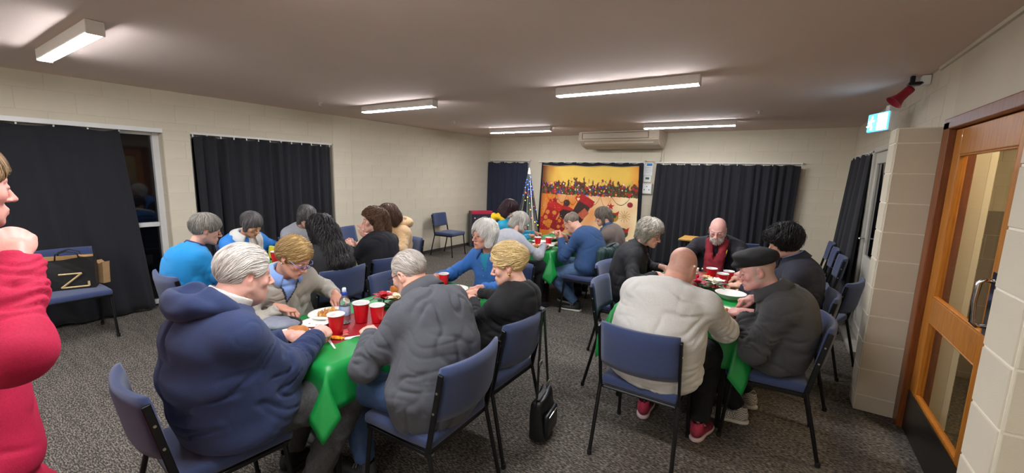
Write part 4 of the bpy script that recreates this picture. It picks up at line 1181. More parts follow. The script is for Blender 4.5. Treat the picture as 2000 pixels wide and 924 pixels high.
# ------------------------------------------------------------------ shoes
def shoe_parts(parent, R, pos, upper, sole, fem=False, style='sneaker'):
    """foot along local +y; pos = ankle; R 3x3"""
    F = Field((-.07, -.10, -.10), (.07, .24, .09), .0055)
    F.ell((0, -.012, -.045), (.036, .050, .045), k=0); F.ell((0, .07, -.060), (.040, .075, .034), k=.03); F.ell((0.004, .14, -.066), (.043, .062, .028), k=.03)
    F.cap((0, -.02, -.03), (0, -.012, .015), .036, .040, .02); F.cap((0, -.012, .0), (0, -.02, .05), .030, .034, .004, 'sub')
    F.half((0, 0, -.082), (0, 0, -1), .003)
    V, Q = F.mesh(); V = relax(V, Q, 1)
    G = Field((-.07, -.10, -.12), (.07, .24, -.05), .0055)
    G.ell((0, -.012, -.082), (.042, .058, .05), k=0); G.ell((0, .07, -.082), (.042, .085, .04), k=.03); G.ell((0.004, .14, -.082), (.048, .068, .03), k=.03)
    G.half((0, 0, -.073), (0, 0, 1), .003); G.half((0, 0, -.098), (0, 0, -1), .004)
    V2, Q2 = G.mesh()
    R = np.asarray(R); out = []
    me = np_mesh('shoe', V @ R.T, Q); s = link('shoe', me, upper, parent, pos)
    link('sole', np_mesh('sole', V2 @ R.T, Q2), sole, s)
    if style == 'sneaker':
        bm = bmesh.new()
        for k in range(5):
            y = .045 + .020 * k; z = -.012 - .0095 * k
            P_ = [R @ np.array(q) for q in ((-.026, y, z - .014), (-.012, y + .004, z), (.012, y - .004, z), (.026, y, z - .014))]
            add_path(bm, P_, .003, 5)
        bm_obj('laces', bm, sole, s)
    return s

def ik(a, t, l1, l2, pole):
    d = t - a; L = np.linalg.norm(d); L_ = min(max(L, abs(l1 - l2) + .01), (l1 + l2) * .998); u = d / (L + 1e-9)
    x = (l1 * l1 - l2 * l2 + L_ * L_) / (2 * L_); hgt = math.sqrt(max(l1 * l1 - x * x, 0))
    p = pole - u * (pole @ u); p = nrm(p)
    e = a + u * x + p * hgt
    return e, a + u * L_

HAND_POSE = {}     # (person key, side) -> world matrix of the hand, for the cutlery
def person(key, label, base, face, head, look=(0, 20, 0), fem=0, s=1., fat=0., hands=None, top=None, legs=None, shoes=None, hair=None, headopt=None,
           extras=(), hunch=.05, stand=False, feet=None, knees=.11, h=.010, hipz=.57, shoulder_yaw=0., pole=None, headscale=1., belly=0., neckup=0.0):
    fr = math.radians(face); Rw = rotz(fr); B = np.array([base[0], base[1], 0.])
    to = lambda P: Rw.T @ (np.array(P, float) - B)
    hip = np.array([0, 0., hipz]); Hc = to(head)
    Rh = rotz(math.radians(look[0])) @ rotx(-math.radians(look[1])) @ roty(math.radians(look[2])); hs = headscale * (.96 if fem else 1.0)
    N = Hc + Rh @ np.array([0, -.02, -.06]) * hs + np.array([0, -.045 - .3 * hunch, -.105 + neckup])
    N0 = N.copy()
    sd = nrm(N - hip); back = nrm(np.array([0, -1, 0]) + sd * sd[1])
    P1 = hip + (N - hip) * .35 + back * hunch * .9; P2 = hip + (N - hip) * .72 + back * hunch * 1.1
    spine = [hip, P1, P2, N]
    Rs = rotz(math.radians(shoulder_yaw)); right = Rs @ np.array([1., 0, 0])
    bw = (.148 if fem else .168) * s * (1 + .05 * fat)
    dn = nrm(P2 - N)
    S_ = {q: N + dn * .078 + right * sg * bw + Rs @ np.array([0, .015, 0]) for q, sg in (('R', 1), ('L', -1))}
    l1, l2 = .285 * s, .255 * s
    arms = {}
    hands = hands or {}
    for q, sg in (('R', 1), ('L', -1)):
        hd = hands.get(q, {})
        tgt = to(hd['at']) if 'at' in hd else np.array([sg * .20, .30, .62])
        pl = (Rw.T @ np.array(hd['pole'], float)) if 'pole' in hd else np.array([sg * .75, -.35, -.75])
        e, wv = ik(S_[q], tgt, l1, l2, pl); arms[q] = (S_[q], e, wv, hd)
    # legs
    thl, shl = .43 * s, .43 * s
    LG = {}
    for q, sg in (('R', 1), ('L', -1)):
        hj = hip + np.array([sg * .085, .0, -.01])
        if stand: ft = np.array([sg * .10, .0, .10]) if not feet else to(feet[q])
        else: ft = to(feet[q]) if feet and q in feet else np.array([sg * (knees + .02), .40, .10])
        k_, a_ = ik(hj, ft, thl, shl, np.array([sg * .15, .8, .9]) if not stand else np.array([0, 1., 0]))
        LG[q] = (hj, k_, a_)
    lo = np.array([-.62, -.50, -.02]); hi = np.array([.62, .85, 1.0])
    allp = np.array([N, Hc] + [a for v in arms.values() for a in v[:3]] + [a for v in LG.values() for a in v])
    lo = allp.min(0) - .24; hi = allp.max(0) + .24; lo[1] = min(lo[1], -.32); lo[0] = min(lo[0], -.32); hi[0] = max(hi[0], .32); hi[1] = max(hi[1], .3); lo[2] = max(lo[2], -.02)

    def torso(F, c, upto=1.0, loose=0.):
        f = 1 + .16 * fat
        ws = [(.0, .172, .120, .15), (.22, .160, .118, .15), (.45, .158, .118, .15), (.68, .166, .115, .14), (.86, .150, .088, .085)]
        for t_, w_, d_, h_ in ws:
            x = t_ * 3; i = min(int(x), 2); p = spine[i] + (spine[i + 1] - spine[i]) * (x - i)
            tg = nrm(spine[min(i + 1, 3)] - spine[i]); fw = nrm(np.array([0, 1., 0]) - tg * tg[1]); rt = np.cross(fw, tg); R = np.stack([rt, fw, tg], 1)
            if t_ > .4: R = Rs @ R
            bl = belly * math.exp(-((t_ - .2) / .25) ** 2)
            p = p + fw * bl * .6
            ff = f if t_ < .6 else 1 + .08 * fat
            F.ell(p, ((w_ * (.93 if fem else 1) * s * ff) + c + loose * (1 - t_), d_ * s * ff + c + bl * .7 + loose * (1 - t_) * .8, h_), R, k=.06)
            if fem and t_ == .68:
                for sg in (-1, 1): F.ell(p + fw * .085 + rt * sg * .075 - tg * .03, .062 + c, R, k=.05)
        for q in ('R', 'L'):
            F.cap(spine[2] + (N - spine[2]) * .7, S_[q], .060 + c * .7, .050 + c * .6, .07)
            F.cap(N + dn * .042, S_[q], .040 + c * .6, .046 + c * .6, .06)
    armr = (.043 if fem else .049) * (1 + .07 * fat)
    def sleeves(F, c, cutoff=None, loose=0., sidesel=('R', 'L')):
        for q in sidesel:
            a, e, wv, hd = arms[q]
            F.cap(a, e, armr + c * .55 + loose * .4, armr * .88 + c * .5 + loose * .6, .045)
            d = nrm(wv - e); end = wv - d * .012
            F.cap(e, end, armr * .88 + c * .5 + loose * .6, armr * .62 + c * .45 + loose * .4, .030, cut=0.0 if cutoff is None else cutoff)
    def leg_prims(F, c, cut=.0):
        f = 1 + .12 * fat
        F.ell(hip + np.array([0, -.01, -.0]), (.172 * s * f + c, .125 * s * f + c, .105 + c * .4), k=.0)
        for q in ('R', 'L'):
            hj, k_, a_ = LG[q]
            F.cap(hj, k_, .086 * f + c, .064 * f + c, .05); F.cap(k_, a_, .062 * f + c, .046 + c, .02, cut=cut)
    # ---- body: one surface, finer at head and hands
    F = Field(lo, hi, .0175)
    torso(F, -.03)
    for q in ('R', 'L'):
        a, e, wv, hd = arms[q]; F.cap(a, e, armr * .8, armr * .7, .03); F.cap(e, wv, armr * .7, .024, .02)
    leg_prims(F, -.032); 
    F.cap(N + dn * .04, N, .05, .05, .03)
    V, Q = F.mesh()
    ho = dict(headopt or {}); ho.setdefault('fem', fem)
    sk = L3(ho.get('skin', (226, 178, 158)))
    C = np.tile(sk, (len(V), 1))
    nbh = Rh.T @ (N0 - Hc) / hs
    hv, hq, hc = head_mesh(ho, nbh, ho.get('h', .0042))
    VV, QQ, CC = [V, hv * hs @ Rh.T + Hc], [Q, hq + len(V)], [C, hc]
    nv = len(V) + len(hv)
    for q in ('R', 'L'):
        a, e, wv, hd = arms[q]
        fd = Rw.T @ nrm(hd['dir']) if 'dir' in hd else nrm(nrm(wv - e) * .8 + np.array([0, .5, -.1]))
        pn = Rw.T @ nrm(hd.get('palm', (0, 0, -1)))
        z_ = -pn; x_ = np.cross(fd, z_); x_ = nrm(x_); z_ = np.cross(x_, fd)
        Rm = np.stack([x_, fd, z_], 1)
        hsz = (.94 if fem else 1.04) * s
        if hd.get('show', True):
            v_, q_ = hand(hd.get('pose', 'relax'), q, hsz)
            hcol = np.tile(sk * np.array([1.0, .93, .92]), (len(v_), 1)); kn = np.clip((v_[:, 1] - .06) / .05, 0, 1)[:, None]
            hcol = hcol * (1 - .15 * kn) + sk * np.array([1, .76, .74]) * .15 * kn
            VV.append(v_ @ Rm.T + wv); QQ.append(q_ + nv); CC.append(hcol); nv += len(v_)
        M = np.eye(4); M[:3, :3] = Rw @ Rm; M[:3, 3] = Rw @ wv + B
        HAND_POSE[(key, q)] = M
    me = np_mesh('person', np.concatenate(VV), np.concatenate(QQ), True, np.concatenate(CC))
    root = link('person', me, M_skin, None, B, (0, 0, fr))
    tag(root, label, 'person')
    # ---- clothes
    def folds(V, Fq, amt, vert=.6, seed=0.):
        Nn = vnormals(V, Fq); D = np.zeros(len(V)); best = np.full(len(V), 9.)
        for q in ('R', 'L'):
            a, e, wv, hd = arms[q]
            for (p0, p1, w0) in ((a, e, .8), (e, wv, 1.)):
                ax = nrm(p1 - p0); L_ = np.linalg.norm(p1 - p0); r_ = V - p0; t_ = np.clip((r_ @ ax) / L_, 0, 1); ds = np.linalg.norm(r_ - (t_ * L_)[:, None] * ax, axis=1)
                near = np.exp(-(np.linalg.norm(V - e, axis=1) / .13) ** 2) * 1.3 + .45
                n_ = pnoise(np.stack([t_ * L_ * 26 + seed + 2 * pnoise(V * 7), (V[:, 0] + V[:, 1]) * 5, V[:, 2] * 5 + seed], 1))
                val = (.22 - np.exp(-(n_ / .15) ** 2)) * near * w0 * np.clip(t_ * 3 - .1, 0, 1)
                m_ = ds < best; D = np.where(m_, val, D); best = np.where(m_, ds, best)
        tor = best > armr * 1.5
        wp = pnoise(V * 3.3 + seed) * 1.2
        nt_ = pnoise(np.stack([V[:, 0] * 4 + wp, V[:, 1] * 4 + seed, V[:, 2] * 12 + wp * 1.5 + V[:, 0] * 4], 1))
        nv_ = pnoise(np.stack([V[:, 0] * 11 + wp, V[:, 1] * 11 + seed * 2, V[:, 2] * 2.5 + wp], 1))
        mk = np.clip(pnoise(V * 4.1 + seed * 3) * 1.6 + .55, 0, 1); mk2 = np.clip(pnoise(V * 4.7 + seed * 5 + 9) * 1.6 + .55, 0, 1)
        dt = (1 - vert) * (.2 - np.exp(-(nt_ / .13) ** 2)) * mk + vert * (.2 - np.exp(-(nv_ / .14) ** 2)) * mk2 + .06 * wp
        sft = np.clip((best - armr * 1.25) / (armr * 1.3), 0, 1); sft = sft * sft * (3 - 2 * sft)
        D = D * (1 - sft) + dt * sft * 1.1
        return V + Nn * (D * amt)[:, None]
    top = top or {}
    c = top.get('c', .014)
    ht = top.get('h', h)
    F = Field(lo, hi, ht)
    torso(F, c, loose=top.get('loose', .0))
    if top.get('skirt'):
        f_ = 1 + .16 * fat; F.ell(hip + np.array([0, -.0, -.07]), (.165 * s * f_ + c + .02, .12 * s * f_ + c + .01, .12), k=.05)
    sleeves(F, c, loose=top.get('sl', .006))
    rn = (ho.get('neck', .050 if fem else .058)) * hs * 1.08
    nd = nrm((Hc + Rh @ np.array([0, -.026, -.045]) * hs) - N)
    ch = top.get('collar', .012)
    F.cap(N - nd * .03, N + nd * ch, rn + .030, rn + .016 + top.get('cw', 0), .035, cut=.004)
    if top.get('vneck'):
        F.cap(N + np.array([0, .03, .03]), N + np.array([0, .13, -.10]), .045, .012, .02, 'sub')
    if top.get('open'):      # unbuttoned front: a wedge taken out of the chest
        F.cap(N + np.array([0, .10, .05]), spine[1] + np.array([0, .30, 0]), .05, .075, .02, 'sub')
    F.cap(N - nd * .02, N + nd * .2, rn + .004, rn + .012 + top.get('cw', 0), .006, 'sub')
    hem = top.get('hem', hipz - .085)
    F.half((0, 0, hem), (0, 0, -1), .02)
    V, Q = F.mesh(); V = relax(V, Q, 2, .5)
    V = folds(V, Q, top.get('fold', .011), top.get('vert', .45), hash(key) % 97 * .37 if isinstance(key, int) else sum(map(ord, key)) * .37)
    col = None; m_top = top['mat']
    if 'paint' in top:       # two-colour garment: colour by place
        col = top['paint'](V, arms, N)
    link(top.get('name', 'sweater'), np_mesh('top', V, Q, True, col), m_top, root)
    # cuffs
    if top.get('cuff'):
        for q in ('R', 'L'):
            a, e, wv, hd = arms[q]; d = nrm(wv - e); G = Field(wv - .10, wv + .10, .006)
            G.cap(wv - d * .055, wv - d * .004, armr * .64 + c * .5 + .008, armr * .60 + c * .4, 0, cut=0.); G.half(wv - d * .055, -d, .004)
            v_, q_ = G.mesh(); link('cuff', np_mesh('cuff', v_, q_), top['cuff'], root)
    # trousers
    lg = legs or {}
    F = Field(lo, hi, lg.get('h', .013 if lg.get('seen') else .017))
    leg_prims(F, lg.get('c', .008), -.02)
    if stand: F.half((0, 0, hipz + .09), (0, 0, 1), .01)
    else: F.half((0, 0, hipz + .07), (0, 0, 1), .01)
    V, Q = F.mesh(); V = relax(V, Q, 1)
    if lg.get('seen'):
        Nn = vnormals(V, Q); wp = pnoise(V * 5)
        V = V + Nn * ((.3 - np.abs(pnoise(np.stack([V[:, 0] * 8, V[:, 1] * 13 + wp * 2, V[:, 2] * 13 + wp], 1))) * 1.5) * .009)[:, None]
    link('trousers', np_mesh('trousers', V, Q), lg.get('mat') or mat('dark_trousers', (26, 26, 32), .85, noise=.2, nscale=80, bump=.2), root)
    sh = shoes or {}
    for q, sg in (('R', 1), ('L', -1)):
        hj, k_, a_ = LG[q]; fdv = k_ - a_; fdv[2] = 0
        yaw_ = sh.get('yaw', {}).get(q, 0)
        Rf = rotz(math.radians(-sg * 8 + yaw_))
        p_ = a_.copy(); p_[2] = max(a_[2], .098)
        shoe_parts(root, Rf, p_, sh.get('upper') or mat('black_shoe', (24, 24, 26), .6, noise=.1), sh.get('sole') or mat('dark_sole', (40, 38, 38), .7, noise=.1), fem, sh.get('style', 'sneaker' if sh else 'plain'))
    ctx = dict(root=root, Rh=Rh, Hc=Hc, hs=hs, N=N, nd=nd, rn=rn, arms=arms, spine=spine, S=S_, LG=LG, hip=hip, to=to, fem=fem, c=c, right=right, lo=lo, hi=hi)
    if hair:
        if callable(hair): hair = hair(ctx)
        hv, hq, hc = hair_mesh(hair, hair.get('h', .0048))
        if len(hv): link('hair', np_mesh('hair', hv * hs @ Rh.T + Hc, hq, True, hc), M_hair, root)
    for fn in extras: fn(ctx)
    return root

# ------------------------------------------------------------------ things worn
def hp(ctx, p): return ctx['Rh'] @ np.array(p) * ctx['hs'] + ctx['Hc']
def glasses(m, lens=True, w=.024, hgt=.017, thick=.0014, temple=None):
    def fn(ctx):
        bm = bmesh.new(); T = lambda p: Vector(hp(ctx, p))
        for s in (-1, 1):
            ring = [(s * .032 + w * math.copysign(abs(math.cos(a)) ** .6, math.cos(a)), .112 - .16 * abs(s * .032 + w * math.cos(a)), -.002 + hgt * math.copysign(abs(math.sin(a)) ** .6, math.sin(a))) for a in np.linspace(0, 2 * np.pi, 21)]
            add_path(bm, [T(p) for p in ring], thick, 5)
        add_path(bm, [T((-.011, .112, .004)), T((0, .115, .006)), T((.011, .112, .004))], thick, 5)
        g = bm_obj('glasses', bm, m, ctx['root'], smooth=True)
        for s in (-1, 1):
            bm = bmesh.new(); add_path(bm, [T((s * .055, .104, .006)), T((s * .076, .085, .007)), T((s * .080, .03, .009)), T((s * .080, -.005, .010)), T((s * .077, -.03, -.008))], thick * 1.1, 5)
            bm_obj('temple_arm', bm, temple or m, g, smooth=True)
        if lens:
            for s in (-1, 1):
                bm = bmesh.new()
                ring = [(s * .032 + w * .96 * math.copysign(abs(math.cos(a)) ** .6, math.cos(a)), .1118 - .16 * abs(s * .032 + w * math.cos(a)), -.002 + hgt * .96 * math.copysign(abs(math.sin(a)) ** .6, math.sin(a))) for a in np.linspace(0, 2 * np.pi, 20, endpoint=False)]
                bm.faces.new([bm.verts.new(T(p)) for p in ring])
                bm_obj('lens', bm, M_pane, g)
    return fn
def blob_part(name, m, prims, h=.007, relaxn=2, noise=0., nfreq=30, cutplane=None):
    """extra garment piece from capsules/ellipsoids given by a function of the context"""
    def fn(ctx):
        L_ = prims(ctx); pts = []
        for p in L_:
            if p[0] == 'c': pts += [np.array(p[1]) - max(p[3], p[4]) - .03, np.array(p[1]) + max(p[3], p[4]) + .03, np.array(p[2]) - max(p[3], p[4]) - .03, np.array(p[2]) + max(p[3], p[4]) + .03]
            elif p[0] == 'e': pts += [np.array(p[1]) - np.max(p[2]) - .03, np.array(p[1]) + np.max(p[2]) + .03]
        pts = np.array(pts); F = Field(pts.min(0), pts.max(0), h)
        for p in L_:
            if p[0] == 'c': F.cap(p[1], p[2], p[3], p[4], p[5])
            elif p[0] == 'e': F.ell(p[1], p[2], p[4] if len(p) > 4 else None, k=p[3])
            elif p[0] == 'sc': F.cap(p[1], p[2], p[3], p[4], p[5], 'sub')
            elif p[0] == 'se': F.ell(p[1], p[2], p[4] if len(p) > 4 else None, k=p[3], mode='sub')
            elif p[0] == 'h': F.half(p[1], p[2], .008)
        V, Q = F.mesh()
        if not len(V): return
        V = relax(V, Q, relaxn)
        if noise:
            n_ = pnoise(V * nfreq); V = V + vnormals(V, Q) * (n_ * noise)[:, None]
        o = link(name, np_mesh(name, V, Q), m, ctx['root'])
        return o
    return fn

def fold_collar(name, m, r_in=.010, r_out=.052, top=.045, out=-.012, gap=28, point=.035, base=-.02, lean=.004, lift=.014):
    """turned-down collar: a strip round the neck, up the inside and folded over to the outside, pointed at the front"""
    def fn(c):
        N, nd, rn = c['N'], c['nd'], c['rn']
        fy = nrm(np.array([0, 1., 0]) - nd * nd[1]); rx = np.cross(fy, nd)
        an = np.radians(np.linspace(gap, 360 - gap, 33)); P = []
        for a in an:
            d = fy * math.cos(a) + rx * math.sin(a); fr = max(0, math.cos(a)) ** 2
            pts = [(rn + r_in, base), (rn + r_in + .002, top * .6), (rn + r_in + lean, top - .010 * fr), (rn + r_in + lean + .007, top - .003 - .012 * fr), (rn + (r_in + r_out) / 2 + .004, (top + out) / 2 - .012 * fr), (rn + r_out, out - point * fr)]
            P.append([N + d * r + nd * (z + lift) for r, z in pts])
        P = np.array(P); na, nk = P.shape[:2]; V = P.reshape(-1, 3)
        i, j = np.meshgrid(np.arange(na - 1), np.arange(nk - 1), indexing='ij'); q = (i * nk + j).reshape(-1)
        me = np_mesh(name, V, np.stack([q, q + 1, q + nk + 1, q + nk], 1)); o = link(name, me, m, c['root'])
        md = o.modifiers.new('thickness', 'SOLIDIFY'); md.thickness = .005; md.offset = 0
        return o
    return fn
def paint_v(main, inner, edge=None, depth=.17, width=.45, band=.012, top=.06):
    def fn(V, arms, N):
        c = np.tile(L3(main), (len(V), 1)); t = V[:, 2] - (N[2] - depth); ax = np.abs(V[:, 0] - N[0])
        f = (V[:, 1] > N[1] - .01) & (V[:, 2] < N[2] + top)
        if edge is not None: c[f & (ax < t * width + band)] = L3(edge)
        c[f & (ax < t * width)] = L3(inner)
        return c
    return fn
# ------------------------------------------------------------------ the people
M_glint = mat('dark_glasses_rim', (40, 36, 36), .3, noise=.1)
M_shirtblue = fabric('pale_blue_shirt', (136, 170, 232), 'plain')
E_ = lambda c, r, k=.02, R=None: ('e', np.array(c, float), np.array(r, float), k, R)
Cc = lambda a, b, ra, rb, k=.02: ('c', np.array(a, float), np.array(b, float), ra, rb, k)
def collar_part(name, m, w0=.030, w1=.020, h0=-.03, h1=.05, open_front=True, hh=.006, tilt=0.):
    """standing / folded collar round the neck"""
    def prims(c):
        N, nd, rn = c['N'], c['nd'], c['rn']
        L_ = [Cc(N + nd * h0, N + nd * h1, rn + w0, rn + w1, 0), ('sc', N + nd * (h0 - .05), N + nd * (h1 + .08), rn + w0 - .010, rn + w1 - .010, .004), ('h', N + nd * h1, nd), ('h', N + nd * h0, -nd)]
        if open_front: L_.append(('se', N + np.array([0, rn + .05, h1 + .01]), np.array([.035, .06, .09]), .01))
        return L_
    return blob_part(name, m, prims, hh, 1)
def hood_part(m, size=1.0, name='hood', drop=.0):
    """hood lying folded on the upper back, its rim running forward round the neck"""
    def prims(c):
        N, nd, rn = c['N'], c['nd'], c['rn']; b = nrm(np.array([0, -1., 0]) + nd * nd[1]); r = c['right']; s = size
        up = np.array([0, 0, 1.])
        ctr = N + b * .10 * s - up * (.0 + drop)
        L_ = [E_(ctr, (.145 * s, .11 * s, .05 * s), .02, np.stack([r, -b, np.cross(r, -b)], 1)), E_(ctr + b * .065 * s - up * .035, (.12 * s, .065 * s, .055 * s), .05)]
        ang = np.linspace(-2.5, 2.5, 15)
        ring = [N + (b * math.cos(a) * (rn + .045) + r * math.sin(a) * (rn + .040)) + up * (.040 * math.cos(a) + .012 - .07 * max(0, -math.cos(a))) - np.array([0, 0, drop * .35]) for a in ang]
        for p, q, a in zip(ring[:-1], ring[1:], ang): L_.append(Cc(p, q, .030 * s ** .5, .030 * s ** .5, .03))
        L_.append(('sc', N - nd * .10, N + nd * .16, rn + .008, rn + .014, .012))
        L_.append(('se', N + b * (rn + .055) * s ** .5 + up * .055, np.array([.075 * s, .05 * s, .05]), .025))
        return L_
    return blob_part(name, m, prims, .007, 2, .008, 15)
def dots(name, m, pts_fn, r=.006):
    def fn(c):
        bm = bmesh.new()
        for p in pts_fn(c): add_sphere(bm, p, r, 8, 6)
        bm_obj(name, bm, m, c['root'], smooth=True)
    return fn

# short combed white hair and bald patterns used by several people
H = dict
M_navyfl = fabric('navy_fleece', (46, 60, 98), 'fleece', (38, 50, 86))
M_cargo = mat('grey_cargo_cloth', (72, 72, 72), .85, col2=(58, 58, 58), noise=.2, nscale=90, bump=.3, bscale=300)
M_cream_lining = fabric('cream_lining', (226, 220, 208), 'plain')
person('p1', 'big white haired man in a navy hooded fleece and grey cargo trousers', (-1.98, .80), -4, (-1.95, .86, 1.18), (-2, 12, 0), s=1.06, fat=2.0, hunch=.05, belly=.06, neckup=.025,
    hands={'R': dict(at=(-1.93, 1.17, .80), dir=(-.45, .85, .05), palm=(-.5, 0, -.8), pose='pinch', pole=(.35, -.2, -1)), 'L': dict(at=(-2.10, 1.10, .78), dir=(.2, 1, -.1), pose='grip', pole=(-.3, -.3, -1))},
    top=dict(mat=M_navyfl, name='hooded_fleece', c=.03, loose=.03, sl=.014, h=.009, fold=.018, vert=.15, cuff=M_navyfl, collar=.01), legs=dict(mat=M_cargo, seen=1, c=.016),
    feet={'R': (-1.80, 1.02, .10), 'L': (-2.12, 1.10, .10)},
    headopt=dict(skin=(232, 178, 160), rosy=.75, fat=1.2, nose=1.25, brow=(220, 210, 200), h=.0038, neck=.064),
    hair=H(t=.016, c1=(238, 232, 224), c2=(212, 202, 190), flow='back', face=((0, .110, -.02), (.085, .085, .108)), locks=340, len=.11, w=.004, lift=.004, groove=.003, k=10, crown=(0, .08, .1), planes=(((0, -.09, -.058), (0, .45, -1)),), seed=2, jit=.14),
    extras=[hood_part(M_navyfl, 1.0, drop=.005), blob_part('shirt_collar', M_cream_lining, lambda c: [Cc(c['N'] + c['nd'] * .005, c['N'] + c['nd'] * .085, c['rn'] + .020, c['rn'] + .022, 0), ('sc', c['N'], c['N'] + c['nd'] * .17, c['rn'] + .006, c['rn'] + .010, .004), ('h', c['N'] + c['nd'] * .075, c['nd'])], .006, 1)])

M_greyknit = fabric('light_grey_knit', (176, 170, 158), 'knit')
M_purple = mat('purple_rim', (92, 84, 150), .3, noise=.1)
person('p2', 'woman with short blonde hair in a light grey jumper over a blue collar', (-2.76, 1.45), -90, (-2.475, 1.375, 1.11), (22, 36, 0), fem=1, fat=.9, hunch=.06,
    hands={'R': dict(at=(-2.50, 1.29, .80), dir=(.8, .45, -.15), palm=(0, -.2, -1), pose='pinch', pole=(-.4, -.9, -.6)), 'L': dict(at=(-2.50, 1.66, .80), dir=(.92, -.25, -.3), palm=(0, .1, -1), pose='pinch', pole=(-.3, .9, -.6))},
    top=dict(mat=fabric('grey_knit_over_shirt', (0, 0, 0), 'paint'), name='jumper', c=.018, sl=.012, h=.0068, fold=.013, vert=.4, collar=.0, paint=paint_v((188, 182, 170), (140, 172, 232), (40, 42, 60),   .15, .42)),
    headopt=dict(skin=(216, 162, 139), rosy=.7, nose=1.05, brow=(150, 120, 90), lip=(176, 88, 86)),
    hair=H(t=.017, c1=(206, 172, 112), c2=(138, 106, 66), flow='side', face=((0, .108, -.048), (.11, .072, .100)), locks=420, len=.09, w=.0042, lift=.006, groove=.0035, planes=(((0, -.08, -.075), (0, .5, -1)),), seed=4, jit=.18, ells=(((0, -.05, .02), (.082, .07, .085), .03),)),
    extras=[glasses(M_purple, w=.025, hgt=.017, thick=.0022, temple=mat('lilac_temple', (150, 150, 220), .3, noise=.1)), fold_collar('shirt_collar', M_shirtblue, .010, .056, .050, .006, 34, .030),
            dots('earrings', M_bolt, lambda c: [hp(c, (s * .078, -.006, -.042)) for s in (-1, 1)])])

M_charc = fabric('charcoal_fleece', (84, 86, 92), 'fleece', (72, 74, 80))
M_orange = mat('orange_lining', (196, 128, 78), .8, noise=.1)
M_jeans = fabric('blue_denim', (62, 88, 130), 'denim', (44, 64, 100))
M_gshoe = mat('grey_trainer', (58, 58, 62), .8, noise=.25, nscale=120); M_gsole = mat('pale_grey_sole', (150, 148, 146), .7, noise=.1)
person('p3', 'grey haired man in a charcoal fleece jacket with an orange collar lining', (-1.36, 1.43), 92, (-1.635, 1.525, 1.105), (4, 26, 0), s=1.03, fat=.9, hunch=.07, neckup=.035,
    hands={'L': dict(at=(-1.76, 1.37, .79), dir=(-.9, .35, .0), palm=(0, .2, -1), pose='fist', pole=(.1, -.8, -.75)), 'R': dict(at=(-1.78, 1.66, .79), dir=(-.9, -.3, -.1), pose='grip', pole=(.2, .9, -.5))},
    top=dict(mat=M_charc, name='fleece_jacket', c=.026, loose=.05, sl=.016, h=.009, fold=.016, vert=.75, collar=.035, cw=.006, hem=.43, skirt=1), legs=dict(mat=M_jeans, seen=1), shoes=dict(upper=M_gshoe, sole=M_gsole),
    feet={'L': (-1.72, 1.28, .10), 'R': (-1.62, 1.62, .10)},
    headopt=dict(skin=(226, 176, 155), rosy=.6, nose=1.15, brow=(190, 180, 170), h=.0038),
    hair=H(t=.008, c1=(206, 198, 186), c2=(158, 148, 138), flow='back', face=((0, .105, .01), (.085, .085, .095)), locks=300, len=.06, w=.003, lift=.002, groove=.0018, seed=6, jit=.25, planes=(((0, -.09, -.058), (0, .5, -1)),)),
    extras=[glasses(M_glint), fold_collar('collar', M_charc, .020, .060, .058, -.01, 24, .02, lift=.030), fold_collar('collar_lining', M_orange, .010, .0235, .062, .060, 24, .0, lean=.012, lift=.030)])

M_blackk = fabric('black_knit', (19, 19, 22), 'plain', (14, 14, 16))
person('p4', 'woman with a blonde swept-up hairdo and gold earring in a black top', (-1.42, 2.02), 90, (-1.365, 2.075, 1.095), (28, 16, 0), fem=1, s=.98, fat=.5, hunch=.03, neckup=.025,
    hands={'L': dict(at=(-1.68, 2.15, .80), dir=(-.9, .3, .1), palm=(.0, -.4, -.9), pose='relax', pole=(.3, -.8, -.6)), 'R': dict(at=(-1.78, 2.32, .79), dir=(-.9, -.2, 0), pose='relax', pole=(.2, .9, -.6))},
    top=dict(mat=M_blackk, name='black_top', c=.014, sl=.008, h=.0095, fold=.012, vert=.3, collar=.0),
    headopt=dict(skin=(226, 174, 151), rosy=.5, nose=.95, brow=(170, 130, 80), lip=(190, 80, 80)),
    hair=H(t=.020, c1=(246, 222, 164), c2=(206, 168, 106), flow='up', knot=(0, -.115, .035), face=((0, .108, -.045), (.11, .074, .108)), locks=420, len=.13, w=.0055, lift=.004, curl=.003, curlf=.8, groove=.005, k=11, seed=8, jit=.14, planes=(((0, -.08, -.055), (0, .5, -1)),),
        ells=(((0, -.10, .045), (.052, .045, .060), .03), ((.02, -.02, .115), (.055, .07, .032), .03), ((-.03, .02, .11), (.05, .05, .03), .03)), hi=(.13, .13, .17), lo=(-.13, -.17, -.14)),
    extras=[dots('earrings', mat('gold', (214, 170, 80), .25, metal=1, noise=.1), lambda c: [hp(c, (s * .079, -.006, -.045)) for s in (-1, 1)], .008), blob_part('blouse_edge', mat('cream_blouse', (224, 206, 190), .8, noise=.05), lambda c: [Cc(c['N'] + c['nd'] * .0, c['N'] + c['nd'] * .018, c['rn'] + .012, c['rn'] + .010, 0), ('sc', c['N'] - c['nd'] * .05, c['N'] + c['nd'] * .1, c['rn'] + .003, c['rn'] + .003, .002), ('h', c['N'] + c['nd'] * .016, c['nd'])], .005, 1)])

